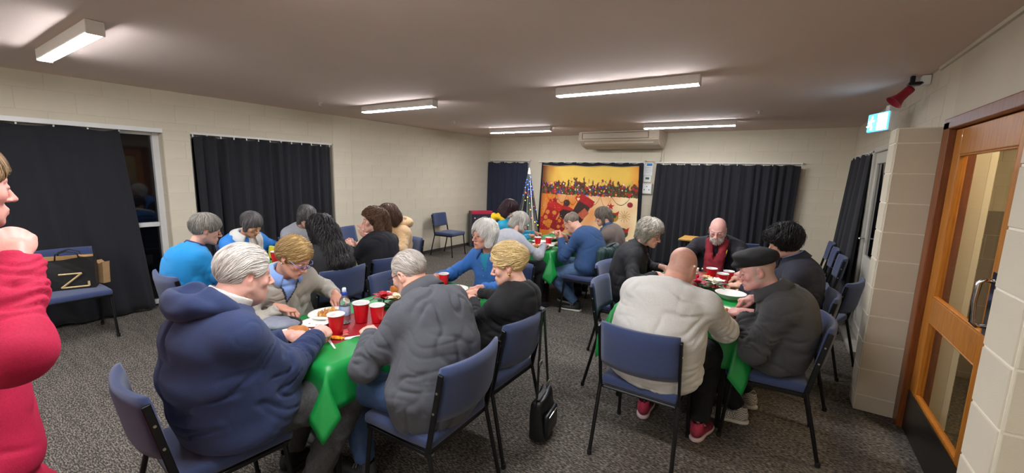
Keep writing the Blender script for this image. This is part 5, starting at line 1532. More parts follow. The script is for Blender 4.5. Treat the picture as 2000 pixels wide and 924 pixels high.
M_blue = fabric('royal_blue_cardigan', (48, 104, 176), 'knit', (40, 90, 158)); M_teal = fabric('teal_vest', (32, 140, 170), 'plain')
person('p5', 'white haired woman in a royal blue collared cardigan looking to the side', (-2.07, 2.93), 182, (-2.045, 2.74, 1.14), (-18, 2, 0), fem=1, fat=.7, hunch=.05,
    hands={'R': dict(at=(-2.31, 2.46, .80), dir=(.1, -.95, .1), palm=(.2, 0, -1), pose='grip', pole=(-.8, .1, -.7)), 'L': dict(at=(-1.84, 2.43, .79), dir=(-.45, -.85, .0), palm=(0, 0, -1), pose='grip', pole=(.8, .1, -.7))},
    top=dict(mat=fabric('blue_cardigan_over_vest', (0, 0, 0), 'paint'), name='cardigan', c=.016, sl=.010, h=.01, fold=.012, vert=.6, collar=.0, paint=paint_v((52, 110, 184), (36, 146, 176), None, .17, .26)),
    headopt=dict(skin=(208, 154, 133), rosy=.55, nose=1.15, brow=(190, 170, 150), lip=(170, 90, 84), open=1, mouth=.0022),
    hair=H(t=.024, c1=(252, 250, 244), c2=(234, 228, 216), flow='down', face=((0, .110, -.045), (.070, .074, .104)), ears=False, locks=420, len=.12, w=.0055, lift=.005, curl=.006, curlf=1.2, groove=.004, seed=9, jit=.14,
        caps=(((.082, -.02, .02), (.075, .012, -.075), .030, .026), ((-.082, -.02, .02), (-.075, .012, -.075), .030, .026), ((0, -.09, .02), (0, -.075, -.085), .05, .045)), planes=(((0, -.08, -.115), (0, .2, -1)),)),
    extras=[fold_collar('collar', M_blue, .012, .075, .030, -.002, 38, .045),
            dots('button', M_bolt, lambda c: [c['spine'][1] * (1 - t) + c['N'] * t + np.array([0, .165 - .03 * t, 0]) for t in (.25, .5)], .006)])

M_cyan = fabric('bright_blue_fleece', (20, 140, 204), 'fleece', (16, 122, 184))
M_navyc = fabric('navy_collar', (28, 44, 96), 'plain')
person('p6', 'grey haired woman in a bright blue sweatshirt ending the left back table', (-3.90, 1.34), -2, (-3.93, 1.465, 1.13), (-12, 16, 0), fem=1, s=1.02, fat=1.3, hunch=.05,
    hands={'R': dict(at=(-3.72, 1.72, .79), dir=(-.2, .95, 0), pose='grip'), 'L': dict(at=(-4.05, 1.72, .79), dir=(.2, .95, 0), pose='grip')},
    top=dict(mat=M_cyan, name='sweatshirt', c=.02, loose=.02, sl=.012, h=.011, fold=.013, vert=.3, collar=.02),
    headopt=dict(skin=(216, 166, 145), rosy=.6, h=.005), hair=H(t=.022, c1=(184, 178, 166), c2=(104, 98, 92), flow='down', face=((0, .108, -.048), (.11, .072, .104)), locks=420, len=.09, w=.005, lift=.006, curl=.0015, groove=.005, seed=12, jit=.16, h=.0055),
    extras=[glasses(M_glint), fold_collar('collar', M_navyc, .010, .030, .045, .018, 24, .01)])

M_white_jk = fabric('white_blue_jacket', (255, 255, 255), 'shell')
M_wbj = mat('two_tone_jacket', (255, 255, 255), .7, attr=True, noise=.08, nscale=90, bump=.25, bscale=120)
def paint_p7(V, arms, N):
    c = np.tile(L3((216, 212, 204)), (len(V), 1)); b = L3((46, 132, 216))
    yoke = (V[:, 2] > N[2] - .17) & (np.abs(V[:, 0]) > .085)
    back = V[:, 1] < N[1] - .12
    c[(yoke & (V[:, 2] > N[2] - .30)) | back] = b
    st = np.abs(V[:, 2] - (N[2] - .20)) < .006; c[st & (V[:, 1] > N[1] + .02)] = L3((150, 40, 60)); st = np.abs(V[:, 2] - (N[2] - .185)) < .005; c[st & (V[:, 1] > N[1] + .02)] = L3((60, 40, 90))
    return c
person('p7', 'woman with a dark grey fringe in a white jacket with blue shoulders', (-4.64, 2.10), -82, (-4.46, 2.06, 1.075), (10, 32, 0), fem=1, s=.96, fat=1.0, hunch=.07,
    hands={'R': dict(at=(-4.44, 2.02, .86), dir=(.5, .6, -.1), palm=(0, .3, -1), pose='grip', pole=(-.3, -.9, -.5)), 'L': dict(at=(-4.44, 2.30, .83), dir=(.85, -.2, -.1), pose='cup', pole=(-.3, .9, -.5))},
    top=dict(mat=M_wbj, name='jacket', c=.022, loose=.02, sl=.016, h=.011, fold=.014, vert=.5, collar=.03, paint=paint_p7),
    headopt=dict(skin=(206, 154, 121), rosy=.3, h=.005, brow=(60, 50, 46)), hair=H(t=.016, c1=(128, 122, 120), c2=(64, 60, 60), flow='down', face=((0, .112, -.062), (.062, .070, .094)), ears=False, locks=360, len=.11, w=.005, lift=.004, groove=.003, seed=14, jit=.1, h=.0055,
        caps=(((.078, -.01, .02), (.074, .02, -.055), .022, .016), ((-.078, -.01, .02), (-.074, .02, -.055), .022, .016), ((0, -.09, .02), (0, -.085, -.05), .05, .035)), planes=(((0, -.08, -.085), (0, .1, -1)),)),
    extras=[fold_collar('collar', fabric('white_collar', (222, 220, 214), 'plain'), .014, .085, .055, .0, 34, .06)])

M_puff = mat('black_padded_shell', (30, 29, 32), .75, noise=.15, nscale=60, bump=.4, bscale=60)
M_fur = fabric('black_fur', (26, 24, 24), 'fur', (44, 42, 42))
def longhair(c1, c2, path, seed, wid=.10, curl=.012, **k):
    """hair that falls from the head over the back of the coat; path: (how far down the back, thickness) from the neck"""
    def fn(c):
        inv = lambda p: c['Rh'].T @ (p - c['Hc']) / c['hs']
        N, sp = c['N'], c['spine']; bk = np.array([0, -1., 0])
        pts = [np.array([0, -.06, .05]), np.array([0, -.095, -.04])]
        for d, off in path:
            p = N + (sp[2] - N) * min(1, d / .16) + (sp[1] - sp[2]) * max(0, (d - .16) / .2); pts.append(inv(p + bk * off))
        caps = []
        for i, (p, q) in enumerate(zip(pts[:-1], pts[1:])):
            for sx in (-1, 0, 1): caps.append((p + np.array([sx * wid * .45, .012 * abs(sx), 0]), q + np.array([sx * wid * (.5 if i else .45), .012 * abs(sx), 0]), .052, .048 if i < len(pts) - 2 else .03, .05))
        for sx in (-1, 1): caps.append(((sx * .07, -.03, .03), (sx * .085, -.05, -.10), .040, .040, .05))
        lo = np.min([p for p in pts], 0) - .14; hi = np.max([p for p in pts], 0) + .14
        return H(dict(t=.022, c1=c1, c2=c2, flow='down', face=((0, .110, -.05), (.066, .074, .112)), ears=False, locks=760, len=.30, k=14, w=.0075, lift=.008, curl=curl, curlf=2.6, groove=.006, seed=seed, jit=.15, h=.0065,
            lo=np.minimum(lo, (-.17, -.2, -.16)), hi=np.maximum(hi, (.17, .13, .17)), caps=caps, planes=(), dense=1.8), **k)
    return fn
person('p8', 'person with long wavy black hair in a black padded coat, back to the viewer', (-3.24, 2.08), 90, (-3.36, 2.10, 1.125), (5, 16, 0), fem=1, fat=.4, hunch=.05,
    hands={'R': dict(at=(-3.62, 2.30, .79), pose='grip'), 'L': dict(at=(-3.62, 1.92, .79), pose='grip')},
    top=dict(mat=M_puff, name='padded_coat', c=.03, loose=.03, sl=.02, h=.012, fold=.018, vert=.2, collar=.02),
    headopt=dict(skin=(160, 116, 93), h=.006), hair=longhair((46, 41, 41), (16, 15, 16), [(.02, .11), (.16, .15), (.32, .16)], 15, .14, .008),
    extras=[lambda c: bm_obj('bag_strap', (lambda bm: (add_path(bm, [c['N'] + np.array(p) for p in ((.20, -.02, -.04), (.17, -.17, -.16), (.05, -.25, -.26), (-.10, -.25, -.35), (-.20, -.12, -.42))], .012, 6), bm)[1])(bmesh.new()), mat('olive_strap', (120, 120, 84), .8, noise=.2), c['root'], smooth=True)])
person('p9', 'grey haired person half hidden behind the long black hair at the left back table', (-4.70, 2.74), -90, (-4.52, 2.68, 1.10), (0, 30, 0), fem=1, fat=.6, hunch=.06,
    hands={'R': dict(at=(-4.36, 2.55, .80), pose='grip'), 'L': dict(at=(-4.36, 2.92, .80), pose='grip')},
    top=dict(mat=fabric('grey_fleece', (176, 178, 184), 'fleece'), name='fleece', c=.022, sl=.014, h=.013, fold=.014, collar=.03),
    headopt=dict(skin=(200, 156, 133), h=.006), hair=H(t=.022, c1=(120, 116, 112), c2=(52, 48, 48), flow='down', face=((0, .108, -.05), (.070, .072, .104)), ears=False, locks=260, len=.10, w=.006, lift=.006, seed=17, jit=.2, h=.006, caps=(((.08, -.02, .02), (.078, .0, -.07), .026, .024), ((-.08, -.02, .02), (-.078, .0, -.07), .026, .024), ((0, -.09, .02), (0, -.085, -.08), .05, .045)), planes=(((0, -.08, -.115), (0, .2, -1)),)))
M_coatblk = fabric('black_wool_coat', (14, 15, 25), 'plain', (10, 11, 19))
person('p10', 'person with curly brown hair in a black coat, raising both hands', (-3.30, 2.66), 86, (-3.46, 2.755, 1.145), (58, 6, 0), s=1.03, fat=.5, hunch=.03, shoulder_yaw=18,
    hands={'L': dict(at=(-3.60, 2.60, .86), dir=(-.6, .2, .6), palm=(-.7, .2, -.2), pose='relax', pole=(.1, -.8, -.7)), 'R': dict(at=(-3.58, 2.76, .95), dir=(-.4, .1, .8), palm=(-.8, 0, .2), pose='relax', pole=(.2, .9, -.6))},
    top=dict(mat=M_coatblk, name='wool_coat', c=.026, loose=.03, sl=.018, h=.011, fold=.012, vert=.6, collar=.025),
    headopt=dict(skin=(216, 164, 143), rosy=.6, nose=1.1, h=.005, brow=(90, 66, 50)),
    hair=H(t=.018, c1=(128, 92, 64), c2=(62, 42, 30), flow='down', face=((0, .098, -.04), (.135, .085, .112)), ears=True, locks=700, len=.14, w=.0065, lift=.006, curl=.011, curlf=2.2, k=13, groove=.008, seed=18, jit=.35, h=.0055, hi=(.15, .13, .17), lo=(-.15, -.17, -.18),
        caps=(((.075, -.03, .02), (.082, -.045, -.11), .035, .04), ((-.075, -.03, .02), (-.082, -.045, -.11), .035, .04), ((0, -.09, .02), (0, -.095, -.115), .06, .06)), planes=(((0, -.08, -.15), (0, .1, -1)),)))
M_tan = fabric('tan_fleecy_fur', (214, 176, 124), 'fur', (186, 146, 98))
person('p11', 'brown haired person in a tan fleecy hooded coat behind the curly haired one', (-3.86, 3.36), 178, (-3.93, 3.33, 1.12), (-30, 12, 0), fem=1, fat=.6, hunch=.05,
    hands={'R': dict(at=(-4.05, 3.02, .80), pose='grip'), 'L': dict(at=(-3.68, 3.02, .80), pose='grip')},
    top=dict(mat=M_tan, name='fleecy_coat', c=.03, loose=.02, sl=.018, h=.012, fold=.014, vert=.3, collar=.03),
    headopt=dict(skin=(214, 166, 143), h=.006), hair=longhair((104, 70, 52), (58, 38, 30), [(.03, .08)], 20, .09, .008),
    extras=[hood_part(M_tan, 1.1, drop=.0)])
M_yel = fabric('yellow_hood', (232, 190, 20), 'plain'); M_tealj = fabric('teal_jacket', (20, 150, 186), 'shell')
person('p12', 'dark haired person in a teal jacket with a yellow hood before the narrow navy curtain', (-3.22, 4.88), -62, (-3.12, 4.78, 1.165), (-4, 16, 0), fem=1, fat=.3, hunch=.02,
    hands={'R': dict(at=(-2.90, 4.92, .80), pose='grip'), 'L': dict(at=(-2.95, 5.2, .80), pose='grip')},
    top=dict(mat=M_tealj, name='jacket', c=.022, sl=.014, h=.012, fold=.012, collar=.03),
    headopt=dict(skin=(206, 156, 129), h=.006), hair=longhair((74, 46, 52), (40, 24, 30), [(.02, .10), (.12, .15)], 21, .09, .003),
    extras=[hood_part(M_yel, .85, drop=-.01)])
M_palegrey = fabric('pale_grey_cardigan', (172, 172, 178), 'knit')
person('p13', 'woman with a silver grey bob in a pale grey cardigan, back to the viewer', (-2.63, 4.0), -12, (-2.60, 4.20, 1.07), (-14, 28, 0), fem=1, s=1.0, fat=1.0, hunch=.085,
    hands={'R': dict(at=(-2.36, 4.38, .80), dir=(-.1, .95, 0), pose='grip', pole=(.8, -.4, -.8)), 'L': dict(at=(-2.80, 4.46, .80), dir=(.2, .9, 0), pose='grip', pole=(-.8, -.3, -.7))},
    top=dict(mat=M_palegrey, name='cardigan', c=.02, loose=.02, sl=.012, h=.011, fold=.010, vert=.6, collar=.01),
    headopt=dict(skin=(218, 170, 149), h=.006, rosy=.6), hair=H(t=.022, c1=(214, 208, 196), c2=(150, 144, 134), flow='down', face=((0, .114, -.05), (.062, .072, .104)), ears=False, locks=380, len=.13, w=.006, lift=.003, groove=.003, seed=22, jit=.08, h=.0055,
        caps=(((.08, -.02, .03), (.086, .0, -.075), .028, .026), ((-.08, -.02, .03), (-.086, .0, -.075), .028, .026), ((0, -.09, .03), (0, -.098, -.075), .06, .052)), planes=(((0, -.08, -.105), (0, .05, -1)),)))
M_blues = fabric('blue_sweater', (46, 78, 122), 'knit', (40, 68, 108)); M_jeans2 = fabric('light_denim', (92, 122, 156), 'denim', (62, 88, 122))
person('p14', 'balding man in a blue jumper and jeans bent low over his meal', (-1.87, 4.63), 92, (-2.145, 4.665, 1.075), (-2, 34, 0), s=1.04, fat=1.1, hunch=.09, neckup=.03,
    hands={'L': dict(at=(-2.22, 4.55, .885), dir=(-.4, .3, .85), palm=(-.7, -.3, .2), pose='fist', pole=(.2, -.5, -.9)), 'R': dict(at=(-2.26, 4.76, .86), dir=(-.6, -.2, .6), pose='grip', pole=(.2, .8, -.7))},
    top=dict(mat=M_blues, name='jumper', c=.02, loose=.01, sl=.012, h=.010, fold=.012, vert=.3, collar=.015), legs=dict(mat=M_jeans2, seen=1), shoes=dict(upper=mat('black_trainer', (34, 34, 36), .6, noise=.2), sole=mat('light_sole', (200, 196, 186), .6, noise=.1)),
    feet={'L': (-1.98, 4.56, .10), 'R': (-2.16, 4.80, .10)},
    headopt=dict(skin=(222, 166, 141), rosy=.6, fat=.8, h=.005, nose=1.1), hair=H(t=.007, c1=(150, 136, 118), c2=(106, 94, 84), flow='down', face=((0, .105, .01), (.085, .09, .095)), cuts=(((0, .02, .125), (.062, .085, .055)),), locks=200, len=.04, w=.003, lift=.001, seed=24, h=.0055),
    extras=[glasses(M_glint, lens=False)])
M_taupe = fabric('taupe_cardigan', (126, 112, 104), 'knit'); M_scarfb = fabric('blue_check_scarf', (70, 124, 176), 'plain', (24, 32, 60))
person('p15', 'woman with a grey brown bob in a taupe cardigan and blue scarf', (-1.86, 5.36), 94, (-1.99, 5.30, 1.115), (8, 22, 0), fem=1, fat=.5, hunch=.05,
    hands={'L': dict(at=(-2.28, 5.22, .80), pose='grip'), 'R': dict(at=(-2.28, 5.46, .80), pose='grip')},
    top=dict(mat=M_taupe, name='cardigan', c=.02, sl=.012, h=.012, fold=.012, vert=.5, collar=.02),
    headopt=dict(skin=(216, 166, 145), h=.0055), hair=H(t=.018, c1=(150, 138, 124), c2=(84, 74, 66), flow='down', face=((0, .112, -.052), (.064, .072, .108)), ears=False, locks=340, len=.13, w=.005, lift=.004, groove=.003, seed=25, jit=.1, h=.0055,
        caps=(((.078, -.02, .02), (.080, .0, -.085), .026, .020), ((-.078, -.02, .02), (-.080, .0, -.085), .026, .020), ((0, -.09, .02), (0, -.09, -.085), .055, .04)), planes=(((0, -.08, -.115), (0, .1, -1)),)),
    extras=[blob_part('scarf', M_scarfb, lambda c: [Cc(c['N'] + c['nd'] * -.01, c['N'] + c['nd'] * .035, c['rn'] + .030, c['rn'] + .024, 0), ('sc', c['N'] - c['nd'] * .05, c['N'] + c['nd'] * .12, c['rn'] + .006, c['rn'] + .006, .004), Cc(c['N'] + np.array([.03, .10, -.03]), c['N'] + np.array([.02, .16, -.25]), .032, .028, .03)], .007, 2, .004, 30)])
M_blackj = fabric('black_jacket', (20, 20, 26), 'plain', (15, 15, 19))
person('p16', 'woman with wavy grey hair in a black jacket at the right table', (-1.14, 3.80), -84, (-.985, 3.875, 1.14), (-16, 20, 0), fem=1, s=1.02, fat=.7, hunch=.05,
    hands={'R': dict(at=(-.86, 3.72, .80), dir=(.9, .3, -.1), pose='grip', pole=(-.2, -.9, -.6)), 'L': dict(at=(-.88, 4.05, .80), dir=(.9, -.2, -.1), pose='grip', pole=(-.2, .9, -.6))},
    top=dict(mat=M_blackj, name='jacket', c=.02, loose=.02, sl=.014, h=.011, fold=.012, vert=.5, collar=.03),
    headopt=dict(skin=(218, 168, 147), rosy=.6, h=.005, nose=1.1), hair=H(t=.026, c1=(214, 206, 190), c2=(134, 126, 114), flow='down', face=((0, .108, -.045), (.125, .080, .106)), ears=False, locks=480, len=.11, w=.006, lift=.007, curl=.009, curlf=1.6, groove=.006, seed=27, jit=.35, h=.0055, hi=(.15, .14, .17), lo=(-.15, -.16, -.14),
        caps=(((.08, -.02, .02), (.078, -.005, -.06), .030, .026), ((-.08, -.02, .02), (-.078, -.005, -.06), .030, .026), ((0, -.09, .02), (0, -.085, -.07), .05, .045)), planes=(((0, -.08, -.105), (0, .2, -1)),)),
    extras=[glasses(M_glint), fold_collar('collar', M_blackj, .014, .065, .05, .0, 30, .03), blob_part('hood', M_blackj, lambda c: [E_(c['N'] + np.array([0, -.07, -.03]), (.11, .05, .05), .03)], .008, 2, .004, 25),
            dots('button', mat('black_button', (50, 50, 54), .3, noise=.05), lambda c: [c['spine'][1] * (1 - t) + c['N'] * t + np.array([.05, .15 - .05 * t, 0]) for t in (.3, .6, .85)], .010)])
M_dkcoat = fabric('dark_plum_coat', (34, 30, 40), 'plain', (26, 23, 32)); M_redscarf = fabric('crimson_scarf', (140, 22, 40), 'plain', (112, 14, 30))
def beard(c1, c2):
    def fn(c):
        bt = dict(t=-.03, c1=c1, c2=c2, flow='down', crown=(0, .06, .02), face=((0, .30, .3), (.01, .01, .01)), ears=False, planes=(((0, 0, -.040), (0, .0, 1)), ((0, .02, 0), (0, -1, -.1)),), ells=(((0, .050, -.086), (.050, .050, .046), .02), ((0, .092, -.056), (.030, .016, .010), .01)), locks=320, len=.035, w=.003, lift=.002, jit=.25, seed=31, h=.004, groove=.0025)
        # mouth opening
        F = Field((-.08, 0, -.15), (.08, .14, 0), .004)
        F.ell((0, .046, -.086), (.052, .058, .044), k=0)
        for s in (-1, 1): F.cap((s * .058, .012, -.035), (s * .038, .055, -.085), .016, .022, .02)
        F.cap((-.026, .090, -.058), (.026, .090, -.058), .011, .011, .015)
        F.cap((-.017, .112, -.0715), (.017, .112, -.0715), .006, .006, .004, 'sub')
        F.ell((0, .06, -.005), (.048, .06, .045), k=.008, mode='sub'); F.ell((0, -.03, -.1), (.06, .05, .09), k=.008, mode='sub')
        V, Q = F.mesh(); V = relax(V, Q, 1); N = vnormals(V, Q); rg = np.random.default_rng(3)
        g = pnoise(V * np.array([150, 90, 40])); V = V + N * (g * .0025)[:, None]
        m_ = np.clip(.5 + g, 0, 1)[:, None]; C = L3(c1) * m_ + L3(c2) * (1 - m_)
        sel = rg.choice(len(V), 260); P = V[sel]; pts = []
        f = nrm_rows(N[sel] * .35 + np.array([0, .1, -1]))
        for q in range(5): pts.append(P + f * .006 * q)
        Cn = np.stack(pts, 1); W = .0025 * np.array([1, 1, .8, .5, .1])[None] * np.ones((260, 1)); TV, TF = tubes(Cn, W, np.repeat(N[sel][:, None], 5, 1), .6, 4)
        mm = rg.uniform(0, 1, 260)[:, None]; tc = np.repeat(L3(c1) * mm + L3(c2) * (1 - mm), 20, 0)
        V = np.concatenate([V, TV]); Q = np.concatenate([Q, TF + len(N)]); C = np.concatenate([C, tc])
        link('beard', np_mesh('beard', V * c['hs'] @ c['Rh'].T + c['Hc'], Q, True, C), M_hair, c['root'])
    return fn
def lanyards(c):
    y = mat('yellow_cord', (226, 200, 40), .6, noise=.1); k = mat('black_cord', (20, 20, 22), .6, noise=.1); bl = mat('blue_badge', (60, 110, 200), .5, noise=.1); wh = M_paper
    ch = c['spine'][1] * .25 + c['N'] * .75
    for s, m_, tip in ((-1, y, bl), (1, y, wh)):
        bm = bmesh.new(); P_ = [ch + np.array([s * .10, .15, .02]), ch + np.array([s * .085, .19, -.08]), ch + np.array([s * .08, .215, -.16])]
        add_path(bm, P_, .005, 5); lo = bm_obj('lanyard', bm, m_, c['root'], smooth=True)
        bm = bmesh.new(); add_box(bm, P_[-1] + np.array([0, .01, -.05]), (.035, .012, .085), bevel=.004); bm_obj('badge', bm, tip if s > 0 else bl, lo)
    for s in (-1, 1):
        bm = bmesh.new(); add_sphere(bm, ch + np.array([s * .10, .225, -.20]), .017, 10, 7); bm_obj('badge_reel', bm, M_bolt, c['root'], smooth=True)
person('p17', 'bald man with a white beard in a dark coat and crimson scarf', (-.49, 4.98), 180, (-.52, 4.70, 1.135), (-2, 24, 0), s=1.08, fat=1.3, hunch=.05,
    hands={'L': dict(at=(-.22, 4.26, .80), dir=(-.35, -.9, -.05), palm=(0, 0, -1), pose='fist', pole=(.85, .2, -.6)), 'R': dict(at=(-.80, 4.30, .80), dir=(.5, -.8, 0), pose='grip', pole=(-.85, .2, -.6))},
    top=dict(mat=M_dkcoat, name='coat', c=.028, loose=.03, sl=.018, h=.0105, fold=.013, vert=.6, collar=.025),
    headopt=dict(skin=(232, 176, 165), rosy=.8, nose=1.25, fat=.7, brow=(226, 214, 206), h=.0042, stubble=((214, 204, 196), .07, .55)),
    extras=[glasses(mat('thin_steel_rim', (150, 140, 130), .3, metal=.6, noise=.05), w=.024, hgt=.014, thick=.0012), beard((240, 234, 226), (196, 186, 176)), lanyards,
        blob_part('scarf', M_redscarf, lambda c: [Cc(c['N'] + c['nd'] * -.03, c['N'] + c['nd'] * .035, c['rn'] + .034, c['rn'] + .022, 0), ('sc', c['N'] - c['nd'] * .05, c['N'] + c['nd'] * .12, c['rn'] + .006, c['rn'] + .006, .004)] +
            [x for s in (-1, 1) for x in (Cc(c['N'] + np.array([s * .075, .055, .02]), c['N'] + np.array([s * .05, .16, -.14]), .038, .042, .02), Cc(c['N'] + np.array([s * .05, .16, -.14]), c['N'] + np.array([s * .05, .225, -.38]), .042, .046, .03))] + [E_(c['N'] + np.array([0, .185, -.22]), (.06, .035, .15), .03), ('se', c['N'] + np.array([0, .215, -.02]), np.array([.014, .09, .13]), .02), ('se', c['N'] + np.array([0, .285, -.26]), np.array([.006, .045, .2]), .015)], .007, 2, .006, 26),
        fold_collar('collar', M_dkcoat, .036, .105, .040, -.030, 42, .05)])
M_oat = fabric('oatmeal_sweatshirt', (212, 209, 202), 'knit'); M_blacktr = mat('black_trousers', (16, 16, 18), .85, noise=.2, nscale=80, bump=.2)
M_pinkshoe = mat('pink_black_trainer', (196, 56, 88), .7, col2=(30, 26, 30), nscale=9, noise=.3); M_pinksole = mat('white_pink_sole', (226, 200, 200), .6, noise=.05)
person('p18', 'bald man in an oatmeal sweatshirt and black trousers seen from behind', (-.56, 2.44), -4, (-.465, 2.64, 1.115), (-14, 30, 0), s=1.08, fat=2.0, hunch=.085, belly=.03, neckup=.03,
    hands={'R': dict(at=(-.30, 2.95, .80), dir=(-.1, .95, 0), palm=(-.1, 0, -1), pose='grip', pole=(.8, -.2, -1)), 'L': dict(at=(-.72, 2.98, .79), dir=(.3, .95, 0), pose='grip', pole=(-.7, -.2, -1))},
    top=dict(mat=M_oat, name='sweatshirt', c=.026, loose=.025, sl=.018, h=.009, fold=.013, vert=.25, collar=.006, hem=.44), legs=dict(mat=M_blacktr, seen=1, c=.014), shoes=dict(upper=M_pinkshoe, sole=M_pinksole),
    feet={'R': (-.30, 2.72, .10), 'L': (-.66, 2.78, .10)},
    headopt=dict(skin=(216, 162, 141), rosy=.5, fat=1.4, h=.004, neck=.068, stubble=((150, 116, 98), .06, .35)),
    extras=[dots('hearing_aid', mat('clear_plastic', (226, 220, 210), .3, noise=.05), lambda c: [hp(c, (.082, -.022, .012))], .007)])
M_dkgrey = fabric('dark_grey_fleece', (70, 70, 72), 'fleece', (58, 58, 60)); M_beret = fabric('black_felt', (16, 16, 18), 'plain', (11, 11, 13))
M_slip = mat('checked_slipper', (206, 200, 188), .85, noise=.1)
def check_slipper():
    nt = M_slip.node_tree; N = nt.nodes; L = nt.links; b = N['Principled BSDF']
    ck = N.new('ShaderNodeTexChecker'); ck.inputs['Scale'].default_value = 130; ck.inputs[1].default_value = srgb((214, 208, 196)); ck.inputs[2].default_value = srgb((110, 106, 100))
    tc = [n for n in N if n.type == 'TEX_COORD'][0]; L.new(tc.outputs['Object'], ck.inputs[0]); L.new(ck.outputs[0], b.inputs['Base Color'])
check_slipper()
def beret(c):
    R = rotx(.10) @ roty(-.08); F = Field((-.19, -.20, -.02), (.19, .22, .20), .0055)
    F.ell((.010, -.004, .084), (.108, .128, .044), rotx(.24) @ roty(.10), k=0); F.ell((0, -.02, .075), (.092, .112, .066), k=.04); F.ell((.01, .075, .058), (.078, .062, .024), k=.03)
    F.half((0, 0, .036), (0, -.10, -1), .010)
    V, Q = F.mesh(); V = relax(V, Q, 2); V = V + vnormals(V, Q) * (pnoise(V * 16) * .006)[:, None]
    o = link('beret', np_mesh('beret', V * c['hs'] @ c['Rh'].T + c['Hc'], Q), M_beret, c['root'])
    bm = bmesh.new(); add_path(bm, [hp(c, p) for p in ((0, .01, .122), (0, .008, .134), (.003, .006, .142))], .003, 5); bm_obj('stalk', bm, M_beret, o)
person('p19', 'man in a black beret and dark grey jacket eating, side-on at the right table', (.05, 3.05), 90, (-.085, 3.00, 1.085), (6, 18, 0), s=1.0, fat=.8, hunch=.075, neckup=.015,
    hands={'L': dict(at=(-.12, 2.93, .82), dir=(-.9, .1, -.1), palm=(0, .3, -.95), pose='grip', pole=(.3, -.7, -.8)), 'R': dict(at=(-.09, 3.16, .86), dir=(-.8, -.35, -.15), palm=(0, -.2, -1), pose='grip', pole=(.3, .9, -.5))},
    top=dict(mat=M_dkgrey, name='jacket', c=.03, loose=.03, sl=.02, h=.009, fold=.017, vert=.4, collar=.035), legs=dict(mat=M_blacktr, seen=1), shoes=dict(upper=M_slip, sole=mat('white_sole', (216, 210, 198), .6, noise=.05), style='slipper'),
    feet={'L': (-.10, 3.08, .10), 'R': (-.06, 3.34, .10)},
    headopt=dict(skin=(218, 162, 151), rosy=.7, nose=1.2, brow=(170, 150, 140), h=.004, stubble=((160, 148, 132), .07, .6)),
    extras=[beret, fold_collar('collar', M_dkgrey, .022, .062, .065, .005, 26, .02), fold_collar('undershirt_collar', M_black, .008, .014, .062, .058, 12, 0)])
M_navyj = fabric('navy_jacket', (36, 38, 54), 'plain', (28, 30, 44))
person('p20', 'dark haired person in a navy jacket behind the man in the beret', (.13, 3.84), 92, (.045, 3.94, 1.165), (22, 18, 0), s=1.03, fat=.6, hunch=.05,
    hands={'L': dict(at=(-.20, 3.75, .80), dir=(-.9, .1, 0), pose='grip', pole=(.2, -.8, -.7)), 'R': dict(at=(-.20, 4.05, .80), dir=(-.9, -.1, 0), pose='grip', pole=(.2, .9, -.6))},
    top=dict(mat=M_navyj, name='jacket', c=.024, loose=.03, sl=.016, h=.0105, fold=.012, vert=.6, collar=.03),
    headopt=dict(skin=(216, 168, 145), rosy=.5, h=.0045, brow=(30, 26, 26), stubble=((70, 60, 56), -.02, .5)),
    hair=H(t=.030, c1=(34, 31, 32), c2=(12, 11, 12), flow='down', crown=(.01, -.04, .12), face=((0, .112, -.05), (.115, .072, .104)), locks=520, len=.12, w=.006, lift=.014, curl=.010, curlf=1.5, groove=.006, seed=33, jit=.5, h=.005, hi=(.16, .16, .18), lo=(-.16, -.17, -.14), ears=False, ells=(((0, .06, .075), (.07, .05, .04), .03),), planes=(((0, -.08, -.075), (0, .35, -1)),)),
    extras=[fold_collar('collar', M_navyj, .020, .058, .055, .0, 30, .03), fold_collar('shirt_collar', M_shirtblue, .010, .017, .060, .055, 30, 0)])
M_red = fabric('crimson_jacket', (184, 0, 60), 'plain', (166, 0, 52)); M_redtr = fabric('crimson_trousers', (170, 2, 52), 'plain')
person('p21', 'standing person in a crimson jacket with the right hand at the face', (-1.755, .01), 18, (-1.845, .125, 1.585), (0, 8, 0), fem=1, s=1.02, fat=.7, hunch=.02, stand=True, hipz=.86,
    hands={'R': dict(at=(-1.575, .18, 1.415), dir=(-.65, .1, .7), palm=(-.8, -.2, -.4), pose='fist', pole=(.9, .25, -.22)), 'L': dict(at=(-2.09, .0, .86), dir=(0, .2, -1), palm=(1, 0, 0), pose='relax')},
    top=dict(mat=M_red, name='jacket', c=.03, loose=.02, sl=.024, h=.008, fold=.016, vert=.2, collar=.04, hem=.78), legs=dict(mat=M_redtr, seen=1, c=.012),
    feet={'R': (-1.71, .02, .10), 'L': (-1.90, -.04, .10)},
    headopt=dict(skin=(216, 152, 138), h=.005), hair=H(t=.02, c1=(150, 120, 84), c2=(96, 74, 50), flow='down', locks=200, len=.1, w=.006, seed=40, h=.006))
